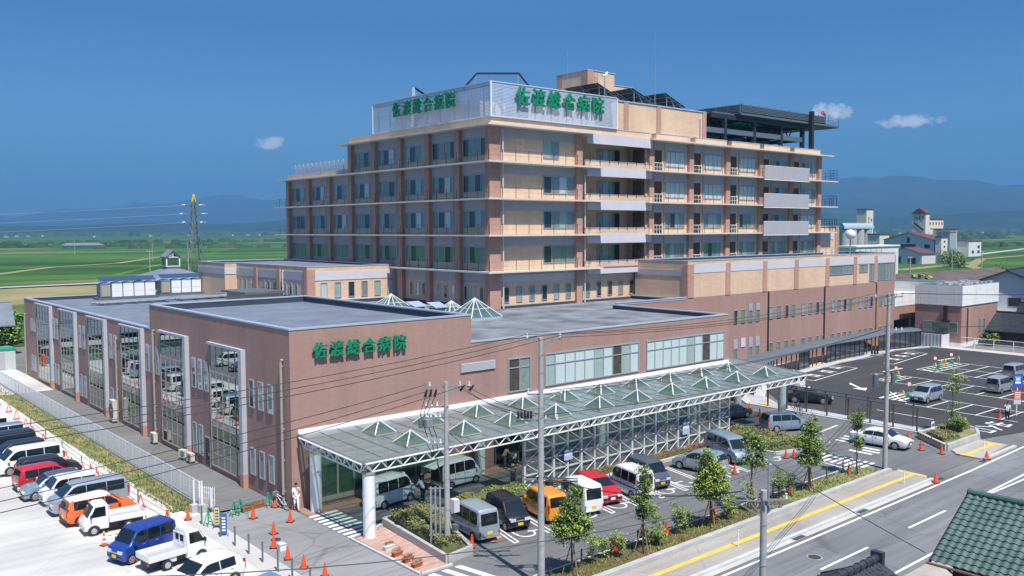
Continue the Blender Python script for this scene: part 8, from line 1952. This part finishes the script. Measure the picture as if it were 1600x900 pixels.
b = MB(); b.box(-.2, .3, -.26, .26, .42, .46, 'cloth_navy'); b.build('seat', wc, local=True)
b = MB(); b.box(-.24, -.2, -.26, .26, .46, .92, 'cloth_navy'); b.build('backrest', wc, local=True)
b = MB()
for s in (-1, 1): b.tube([(-.35, s * .26, .95), (-.22, s * .26, .93), (-.22, s * .26, .2), (.45, s * .26, .2), (.5, s * .2, .12)], .014, 'galv', 5); b.tube([(-.2, s * .27, .66), (.2, s * .27, .66), (.3, s * .27, .44)], .016, 'galv', 5)
b.build('frame', wc, local=True)
person('seated person in a pale top in the wheelchair by the entrance', (42.3, 49.2, .02), R_(200), sitp, 'shirt_white', 'cloth_navy')
person('person in a green cap and teal overalls standing at the end of the glass screen', (38.3, 44.6, .02), R_(100), {}, 'cloth_teal', 'cloth_teal', hat='cloth_green')
person('car park attendant in a white shirt and dark trousers by the exit', (86.0, 31.2, .02), R_(200), {'rel': (.05, -.26, 1.2), 'rwr': (.2, -.1, 1.42)}, 'shirt_white', 'cloth_navy', scale=1.02)

# ---------------------------------------------------------------- tiled roofs at the bottom right
mat('green_tile', (0.075, 0.13, 0.115), 0.42, var=.22, scale=1.2, bump=.15)
mat('black_tile', (0.045, 0.048, 0.058), 0.3, var=.3, scale=1.5, bump=.15)
mat('charcoal_tile', (0.03, 0.03, 0.033), 0.4, var=.5, scale=3.5)
def tiled_slope(b, A, B, D, tw, th, m_, amp=.045, nper=5):
    """pantile slope: A->B along the eave, A->D up the slope; rounded waves across, a lip at every course"""
    A, B, D = Vector(A), Vector(B), Vector(D); u = B - A; v = D - A; Lu, Lv = u.length, v.length; n = u.cross(v).normalized()
    if n.z < 0: n = -n
    nu = max(1, int(Lu / tw)); nv = max(1, int(Lv / th)); u /= nu; v /= nv
    prof = [(i / nper, amp * (math.sin(i / nper * 2 * math.pi) * .8)) for i in range(nper + 1)]
    for j in range(nv):
        vs = []
        for i in range(nu):
            for q, (f, h) in enumerate(prof[:-1]):
                p = A + u * (i + f) + n * h
                vs += [p + v * (j - .06) + n * .045, p + v * (j + 1) + n * .0, p + v * (j - .06) + n * .0]
        p = A + u * nu; vs += [p + v * (j - .06) + n * .045, p + v * (j + 1), p + v * (j - .06)]
        k = len(vs) // 3
        b.add(vs, [(3 * i, 3 * i + 3, 3 * i + 4, 3 * i + 1) for i in range(k - 1)] + [(3 * i + 2, 3 * i + 5, 3 * i + 3, 3 * i) for i in range(k - 1)], m_)
gh = thing('green_roofed_house', 'house with a glossy green pantile roof at the bottom right corner', 'house', (38, 10, 0))
b = MB(); tiled_slope(b, (34.75, 15.9, 4.45), (34.75, 4, 4.45), (38.25, 15.9, 6.5), .30, .30, 'green_tile'); tiled_slope(b, (41.75, 15.9, 4.45), (41.75, 4, 4.45), (38.25, 15.9, 6.5), .30, .6, 'green_tile'); rf = b.build('roof', gh, smooth=50)
b = MB(); b.cyl((38.25, 15.95, 6.55), (38.25, 4, 6.55), .13, .13, 'green_tile', 10)
for k in range(24): b.cyl((38.25, 15.9 - k * .5, 6.55), (38.25, 15.84 - k * .5, 6.55), .155, .155, 'green_tile', 10)
b.build('ridge', rf)
b = MB(); b.tube([(34.62, 16.0, 4.36), (34.62, 4, 4.36)], .06, 'dark_brown_tile', 8); b.bar((34.75, 15.95, 4.34), (38.25, 15.95, 6.38), .05, 'trim_black', .16); b.bar((41.75, 15.95, 4.34), (38.25, 15.95, 6.38), .05, 'trim_black', .16); b.tube([(34.62, 15.2, 4.34), (35.0, 15.2, 4.1), (35.3, 15.2, 3.9), (35.3, 15.2, 0)], .04, 'trim_black', 6); b.build('gutter', gh)
mat('dark_timber', (0.05, 0.035, 0.03), 0.8, var=.3, scale=4)
b = MB(); b.prism([(35.4, 4), (41.1, 4), (41.1, 15.3), (35.4, 15.3)], 0, 4.5, 'dark_timber'); b.add([(35.4, 15.3, 4.5), (41.1, 15.3, 4.5), (38.25, 15.3, 6.2)], [(0, 2, 1)], 'dark_timber'); b.build('wall', gh); window(gh, 'X', 35.4, 12.4, 14.2, 1.6, 3.2, 2, backs=('curtain_pale',))
dh = thing('grey_tiled_house', 'house with a charcoal tiled roof ridge poking up at the bottom', 'house', (30, 15, 0))
b = MB(); tiled_slope(b, (34.9, 14.9, 3.3), (22, 14.9, 3.3), (34.9, 17.5, 4.65), .28, .28, 'black_tile'); tiled_slope(b, (22, 20.0, 3.3), (34.9, 20.0, 3.3), (22, 17.5, 4.65), .28, .28, 'black_tile'); rf = b.build('roof', dh, smooth=50)
b = MB(); b.cyl((34.95, 17.5, 4.78), (22, 17.5, 4.78), .16, .16, 'black_tile', 10); b.box(22, 34.9, 17.38, 17.62, 4.55, 4.75, 'black_tile')
for k in range(26): b.cyl((34.9 - k * .5, 17.5, 4.78), (34.82 - k * .5, 17.5, 4.78), .19, .19, 'black_tile', 10)
b.box(34.85, 35.1, 17.25, 17.75, 4.5, 5.05, 'black_tile'); b.bar((34.95, 17.6, 4.62), (34.95, 14.9, 3.35), .16, 'black_tile', .14); b.bar((34.95, 17.4, 4.62), (34.95, 20.0, 3.35), .16, 'black_tile', .14); b.build('ridge', rf)
b = MB(); b.prism([(22.5, 15.4), (34.3, 15.4), (34.3, 19.4), (22.5, 19.4)], 0, 3.35, 'dark_timber'); b.add([(34.3, 15.4, 3.35), (34.3, 19.4, 3.35), (34.3, 17.5, 4.5)], [(0, 1, 2)], 'dark_timber'); b.build('wall', dh)

dh.location.z = -.85
gh.location = (38.6, 9.6, -.15)
# ---------------------------------------------------------------- houses and sheds beyond
def gable(name, label, x, y, L_, W_, h, rh, rz, wall, roof, cat='house', wins=(), group=None, ov=.6, trim='white_paint'):
    """gabled building, ridge along local X"""
    t = thing(name, label, cat, (x, y, 0), R_(rz), group)
    b = MB(); b.box(-L_ / 2, L_ / 2, -W_ / 2, W_ / 2, 0, h, wall)
    for s in (-1, 1): b.add([(s * L_ / 2, -W_ / 2, h), (s * L_ / 2, W_ / 2, h), (s * L_ / 2, 0, h + rh)], [(0, 1, 2)], wall)
    b.build('wall', t, local=True)
    b = MB(); k = rh / (W_ / 2)
    for s in (-1, 1):
        P = [(-L_ / 2 - ov, 0, h + rh + .15), (L_ / 2 + ov, 0, h + rh + .15), (L_ / 2 + ov, s * (W_ / 2 + ov), h - ov * k + .15), (-L_ / 2 - ov, s * (W_ / 2 + ov), h - ov * k + .15)]
        b.add(P + [(p[0], p[1], p[2] - .18) for p in P], [(0, 1, 2, 3), (7, 6, 5, 4), (0, 3, 7, 4), (1, 5, 6, 2), (2, 6, 7, 3)], roof)
    b.cyl((-L_ / 2 - ov, 0, h + rh + .2), (L_ / 2 + ov, 0, h + rh + .2), .16, .16, roof, 6); b.build('roof', t, local=True)
    for (side, u, z, w_, hh) in wins:
        b = MB()
        if side == 'f': b.box(u - w_ / 2, u + w_ / 2, -W_ / 2 - .06, -W_ / 2 - .001, z, z + hh, 'frame_grey'); b.box(u - w_ / 2 + .08, u + w_ / 2 - .08, -W_ / 2 - .08, -W_ / 2 - .061, z + .08, z + hh - .08, 'room_dark')
        else: b.box(-L_ / 2 - .06, -L_ / 2 - .001, u - w_ / 2, u + w_ / 2, z, z + hh, 'frame_grey'); b.box(-L_ / 2 - .08, -L_ / 2 - .061, u - w_ / 2 + .08, u + w_ / 2 - .08, z + .08, z + hh - .08, 'room_dark')
        b.build('window', t, local=True)
    return t
mat('cladding_white', (0.70, 0.71, 0.72), .6, var=.05); mat('cladding_grey', (0.66, 0.60, 0.62), .6, var=.06); mat('red_roof', (0.15, 0.05, 0.05), .5, var=.1); mat('shed_grey', (0.18, 0.20, 0.23), .6, var=.15, scale=.3); mat('brown_roof', (0.105, 0.08, 0.065), .8, var=.25, scale=.25, detail=8); mat('cream_wall', (0.72, 0.67, 0.57), .7, var=.05); mat('silo_concrete', (0.46, 0.45, 0.42), .85, var=.12, scale=.12, stretch=(1, 1, .15))
wh = gable('white_house', 'white gabled two-storey house with a dark roof behind the annex', 163, 58.5, 12, 15, 7.4, 3.0, 8, 'cladding_white', 'charcoal_tile', wins=(('l', 3.6, 4.6, 1.3, 1.5), ('l', -1.2, 4.6, 2.0, 1.5)))
b = MB(); b.box(-7.6, -6.0, -5.6, 3.0, 3.3, 3.6, 'pale_panel'); b.build('porch_roof', wh, local=True)
b = MB(); b.box(-6.1, -6.0, -3.5, -.5, 0, 3.2, 'cream_wall'); b.build('door', wh, local=True)
gable('tiled_house', 'low dark house with a black tiled roof beside the netting fence', 144, 47, 13, 6.6, 2.6, 2.0, 90, 'dark_timber', 'charcoal_tile', ov=.8, wins=(('f', 2, .6, 2.2, 1.5),))
gable('tiled_house', 'second black tiled roof rising behind the low dark house', 157, 50, 9, 8, 3.0, 2.2, 95, 'dark_timber', 'charcoal_tile', ov=.9)
hb = thing('brown_roofed_hall', 'long low hall with a broad dull brown hipped roof behind the annex', 'hall', (200, 90, 0))
b = MB(); b.prism([(158, 72), (208, 62), (236, 94), (180, 112)], 0, 3.2, 'grey_panel'); b.build('wall', hb)
b = MB(); E4 = [(152, 70, 3.0), (212, 56, 3.0), (245, 96, 3.0), (176, 118, 3.0)]; b.add(E4 + [(178, 86, 8.2), (222, 84, 8.2)], [(0, 1, 5, 4), (1, 2, 5), (2, 3, 4, 5), (3, 0, 4)], 'brown_roof'); b.build('roof', hb)
b = MB(); b.add([(165, 74.5, 4.8), (172, 79.5, 7.0), (177, 72, 4.8), (172, 82, 7.0)], [(0, 2, 1)], 'cladding_white'); b.add([(163, 74, 4.7), (172, 79.6, 7.3), (174, 86, 7.4)], [(0, 1, 2)], 'brown_roof'); b.build('dormer', hb)
# granary group
def block(name, lab, cat, x0, x1, y0, y1, h, wall, roof, wins=None, extra=None, flat=.5):
    t = thing(name, lab, cat, (x0, y0, 0)); b = MB(); b.box(x0, x1, y0, y1, 0, h, wall); b.build('wall', t); b = MB(); b.box(x0 - .4, x1 + .4, y0 - .4, y1 + .4, h, h + flat, roof); b.build('roof', t)
    for (face, u, z, w_, hh) in wins or ():
        b = MB()
        if face == 'f': b.box(u - w_ / 2, u + w_ / 2, y0 - .15, y0 - .01, z, z + hh, 'room_dark')
        else: b.box(x0 - .15, x0 - .01, u - w_ / 2, u + w_ / 2, z, z + hh, 'room_dark')
        b.build('window', t)
    if extra: extra(t)
    return t
sl = thing('round_silos', 'row of round concrete silos under a silver barrel roof behind the wing', 'silo', (528, 285, 0))
b = MB(); mat('galv_roof', (.42, .50, .56), .4, metal=.3)
A_ = Vector((521, 287, 0)); B_ = Vector((537, 281, 0)); d = (B_ - A_).normalized(); n_ = Vector((-d.y, d.x, 0))
for k in range(4): p = A_.lerp(B_, k / 3); b.cyl((p.x, p.y, 0), (p.x, p.y, 17), 2.95, 2.95, 'silo_concrete', 18)
b.build('silo', sl, smooth=40)
b = MB(); a0 = A_ - d * 3; c0 = B_ + d * 3; vs = []
for p in (a0, c0):
    for i in range(11): an = math.pi * i / 10; vs.append(tuple(p + n_ * (3.2 * math.cos(an)) + Vector((0, 0, 17 + 3.6 * math.sin(an)))))
b.add(vs, [(i, i + 1, i + 12, i + 11) for i in range(10)] + [tuple(range(10, -1, -1)), tuple(range(11, 22))], 'galv_roof'); b.build('roof', sl, smooth=40)
et = block('elevator_tower', 'pale concrete elevator tower with a red roof edge and red and black lettering', 'tower', 567, 576, 297, 304, 29.8, 'cream_wall', 'red_roof', [('f', 573.5, 22, 1.2, 1.6), ('f', 573.5, 17, 1.2, 1.6), ('f', 573.5, 12, 1.2, 1.6)])
b = MB()
for k in range(4): b.box(569.5, 570.6, 296.85, 296.95, 15 + k * 2.6, 16.8 + k * 2.6, 'red_roof')
b.build('lettering', et)
block('store_block', 'small cream block with a red roof edge at the foot of the silos', 'warehouse', 481, 492, 244, 251, 13.8, 'cream_wall', 'red_roof', [('f', 487, 7.5, 2.2, 1.4)])
t1 = block('granary_tower', 'tall white granary tower with black slanting marks and a red roof', 'tower', 526, 531, 239, 247, 25.7, 'cream_wall', 'red_roof')
b = MB(); b.add([(525.8, 238.8, 26.2), (525.8, 247.2, 26.2), (525.8, 243, 29.2), (531.2, 238.8, 26.2), (531.2, 247.2, 26.2), (531.2, 243, 29.2)], [(0, 2, 1), (3, 4, 5), (0, 3, 5, 2), (1, 2, 5, 4)], 'red_roof'); b.build('gable', t1)
b = MB(); b.bar((525.8, 240, 16), (525.8, 246, 20.5), .12, 'trim_black', 1.0); b.bar((525.8, 240.2, 22.6), (525.8, 241.2, 24.4), .12, 'trim_black', .5); b.box(525.7, 525.8, 242.3, 242.8, 22, 25, 'trim_black'); b.bar((525.8, 244, 22.6), (525.8, 245.2, 24.2), .12, 'trim_black', .5); b.build('lettering', t1)
block('granary_block', 'long cream granary block with small square windows beside the granary tower', 'granary', 531.5, 552, 240, 247, 22.5, 'cream_wall', 'red_roof', [('f', 534 + 4 * k, 19.3, 1.2, 1.4) for k in range(5)])
sl2 = thing('cylinder_silos', 'cream cylinder silos below the granary windows', 'silo', (535, 235, 0)); b = MB()
for k in range(5): b.cyl((533 + 5 * k, 235, 0), (533 + 5 * k, 235, 16.5), 2.6, 2.6, 'cream_wall', 14)
b.build('silo', sl2, smooth=40); b = MB(); b.box(530, 556, 232, 238, 16.5, 17.0, 'red_roof'); b.build('roof', sl2)
gable('grain_hall', 'large grey gabled grain hall with a red roof rim', 463, 216, 12, 27, 11.3, 3.6, -3, 'cladding_grey', 'red_roof', 'hall', [('l', 0, 7, 8, 2.0), ('l', 10, 7, 3, 2.0), ('l', -10, 7, 3, 2.0), ('l', 0, 9.6, 1.6, 3)])
gable('grain_shed', 'lower grey shed with a red lean roof in front of the grain hall', 434, 204, 13, 18, 5.2, 2.6, -3, 'cladding_grey', 'red_roof', 'shed', [('l', 4, 0, 5, 3.6), ('l', -4, 0, 4, 3)])
block('side_block', 'narrow cream block with stacked small windows at the end of the grain hall', 'building', 456, 463, 199, 202, 12.6, 'cream_wall', 'red_roof', [('f', 459.5, 2.2 + 2.6 * k, 1.4, 1) for k in range(4)])
block('blue_silo_house', 'pale blue metal silo house between the granary and the white office', 'building', 496, 504, 212, 219, 15.2, 'galv_roof', 'galv_roof')
block('field_office', 'white office block with a grey side wall at the edge of the rice fields', 'office', 555, 573, 226, 237, 9.3, 'cladding_white', 'red_roof', [('f', 561, 2, 3, 1.6), ('f', 569, 2, 3, 1.6), ('f', 569, 5, 3, 1.6)])
block('far_office', 'tiny white building alone on the far right green field', 'building', 1080, 1100, 330, 340, 6, 'cladding_white', 'cladding_white')
block('flat_shed', 'long white flat-roofed shed behind the wing roof railing', 'shed', 291, 322, 156, 163, 10.8, 'cladding_white', 'white_paint')
# trees near those buildings
mat('conifer', (0.02, 0.05, 0.018), .9, var=.4, scale=1.5)
def far_tree(lab, x, y, h, r_, seed, group='trees among the far buildings', n=420):
    t = thing('broad_tree', lab, 'tree', (x, y, 0), 0, group); b = MB(); b.cyl((0, 0, 0), (0, 0, h * .6), r_ * .12, r_ * .05, 'bark', 6); b.build('trunk', t, local=True); rr = random.Random(seed)
    C_ = [(rr.uniform(-.5, .5) * r_, rr.uniform(-.5, .5) * r_, h * rr.uniform(.45, .8), r_ * rr.uniform(.4, .6)) for k in range(7)]; lf = MB()
    def ins(q): c_ = q.choice(C_); a = q.uniform(0, 6.28); u = q.uniform(-1, 1); s = math.sqrt(1 - u * u); return Vector((c_[0] + c_[3] * s * math.cos(a), c_[1] + c_[3] * s * math.sin(a), c_[2] + c_[3] * u))
    leaves(lf, ins, n, r_ * .11, ['leaf_mid', 'leaf_dark', 'leaf_dark', 'leaf_light'], seed); lf.build('crown', t, local=True)
for i in range(9): far_tree('dark round tree in the line below the grain sheds, %s from the left' % ORF[i], 402 + 11.0 * i, 168 + 5.0 * i + (i % 2) * 3, 4.0 + (i * 7 % 3), 4.2, 90 + i)
far_tree('green tree behind the annex roof beside the double-armed poles', 181, 84, 7.5, 4.6, 120, n=900); far_tree('smaller green bush left of that annex tree', 174, 83.5, 5.5, 3.2, 121, n=500)
far_tree('dark conifer-like tree standing alone near the right edge of the fields', 290, 108, 8.0, 2.4, 122); far_tree('green bush behind the pale panel wall of the annex', 139.5, 53.4, 2.2, 1.4, 123, n=600)
far_tree('dark tree beside the left sheds, partly behind the brown corner', 30.5, 156, 5.0, 3.0, 124, n=900); far_tree('rounded bush below the left shed eaves', 26.6, 143, 3.6, 2.6, 125, n=900); far_tree('tall bush right behind the slate pavilion', 68, 160, 9, 4, 126, n=700)
for i in range(5): far_tree('scrubby dark tree beside the right edge houses, %s from the left' % ORF[i], 205 + 17 * i, 60 - 3 * i, 5.5 + i % 3, 4.5, 130 + i, n=600)
# sheds at the left edge
sg = [(14, 152, 30, 14, 4.2, 2.6, 172, 'dark_timber', 'shed_grey', 'long dark shed with grey roof and white panels at the left edge'), (8, 168, 34, 14, 5.0, 3.4, 172, 'dark_timber', 'shed_grey', 'farther dark gabled shed at the left edge'), (8, 141, 26, 7, 2.6, 1.4, 174, 'dark_timber', 'slate', 'low dark shed with a grey roof behind the side street')]
for (x, y, L_, W_, h, rh, rz, wl, rf_, lab) in sg: gable('farm_shed', lab, x, y, L_, W_, h, rh, rz, wl, rf_, 'shed', [('f', u, h * .35, 4.2, h * .45) for u in (-9, -3, 3, 9)], 'farm sheds by the side street')
b = MB(); b.bar((-20, 133, .9), (26.5, 137, .9), .25, 'black_tile', 1.8); b.bar((-20, 132.8, 1.5), (26.4, 136.8, 1.5), .1, 'cladding_white', .7); tag(b.build('boundary_wall'), 'low dark wall with white panels along the side street', 'wall')
# tiny far houses along the plain edge
fh = None
for i, (a, r_) in enumerate([(78.5, 2900), (77.9, 2850), (77.2, 3000), (79.0, 2700), (74.5, 2600), (71.5, 2750), (69.3, 2900), (66.8, 2850), (65.9, 2800), (65.2, 2950), (29.5, 2900), (28.8, 2850), (27.2, 3000), (25.8, 2900), (24.4, 2800), (22.8, 2950), (21.5, 2900), (20.5, 2850)]):
    x, y = r_ * math.cos(R_(a)), r_ * math.sin(R_(a)); s_ = 'left' if a > 45 else 'right'
    lab = 'tiny pale farmhouse on the %s far edge of the plain' % s_
    if fh is None: fh = gable('farmhouse', lab, x, y, 9, 6, 3.2, 1.8, 20, 'cladding_white', 'shed_grey', group='tiny farmhouses along the far edge of the plain')
    else: place(fh, x, y, 0, R_((i * 37) % 90), lab)
hl = thing('field_hall', 'wide dark low roof with a pale end far out on the left plain', 'hall', (240, 990, 0)); b = MB(); b.box(242, 276, 970, 984, 0, 2.5, 'cladding_white'); b.build('wall', hl); b = MB(); b.add([(240, 968, 2.5), (278, 968, 2.5), (278, 986, 2.5), (240, 986, 2.5), (244, 977, 5), (274, 977, 5)], [(0, 1, 5, 4), (1, 2, 5), (2, 3, 4, 5), (3, 0, 4)], 'shed_grey'); b.build('roof', hl)

HAZE = 2.0e-4
# ---------------------------------------------------------------- haze over the plain
m = bpy.data.materials.new('haze_air'); m.use_nodes = True; t_ = m.node_tree; t_.nodes.clear()
o_ = t_.nodes.new('ShaderNodeOutputMaterial'); pv_ = t_.nodes.new('ShaderNodeVolumePrincipled')
pv_.inputs['Color'].default_value = (0.17, 0.43, 0.80, 1); pv_.inputs['Density'].default_value = HAZE; pv_.inputs['Anisotropy'].default_value = 0.0
t_.links.new(pv_.outputs[0], o_.inputs['Volume']); MATS['haze_air'] = m
b = MB(); b.box(-10600, 10600, -10600, 10600, -8, 560, 'haze_air'); o = b.build('haze'); tag(o, 'thin blue summer haze over the plain and mountains', 'haze', kind='stuff')
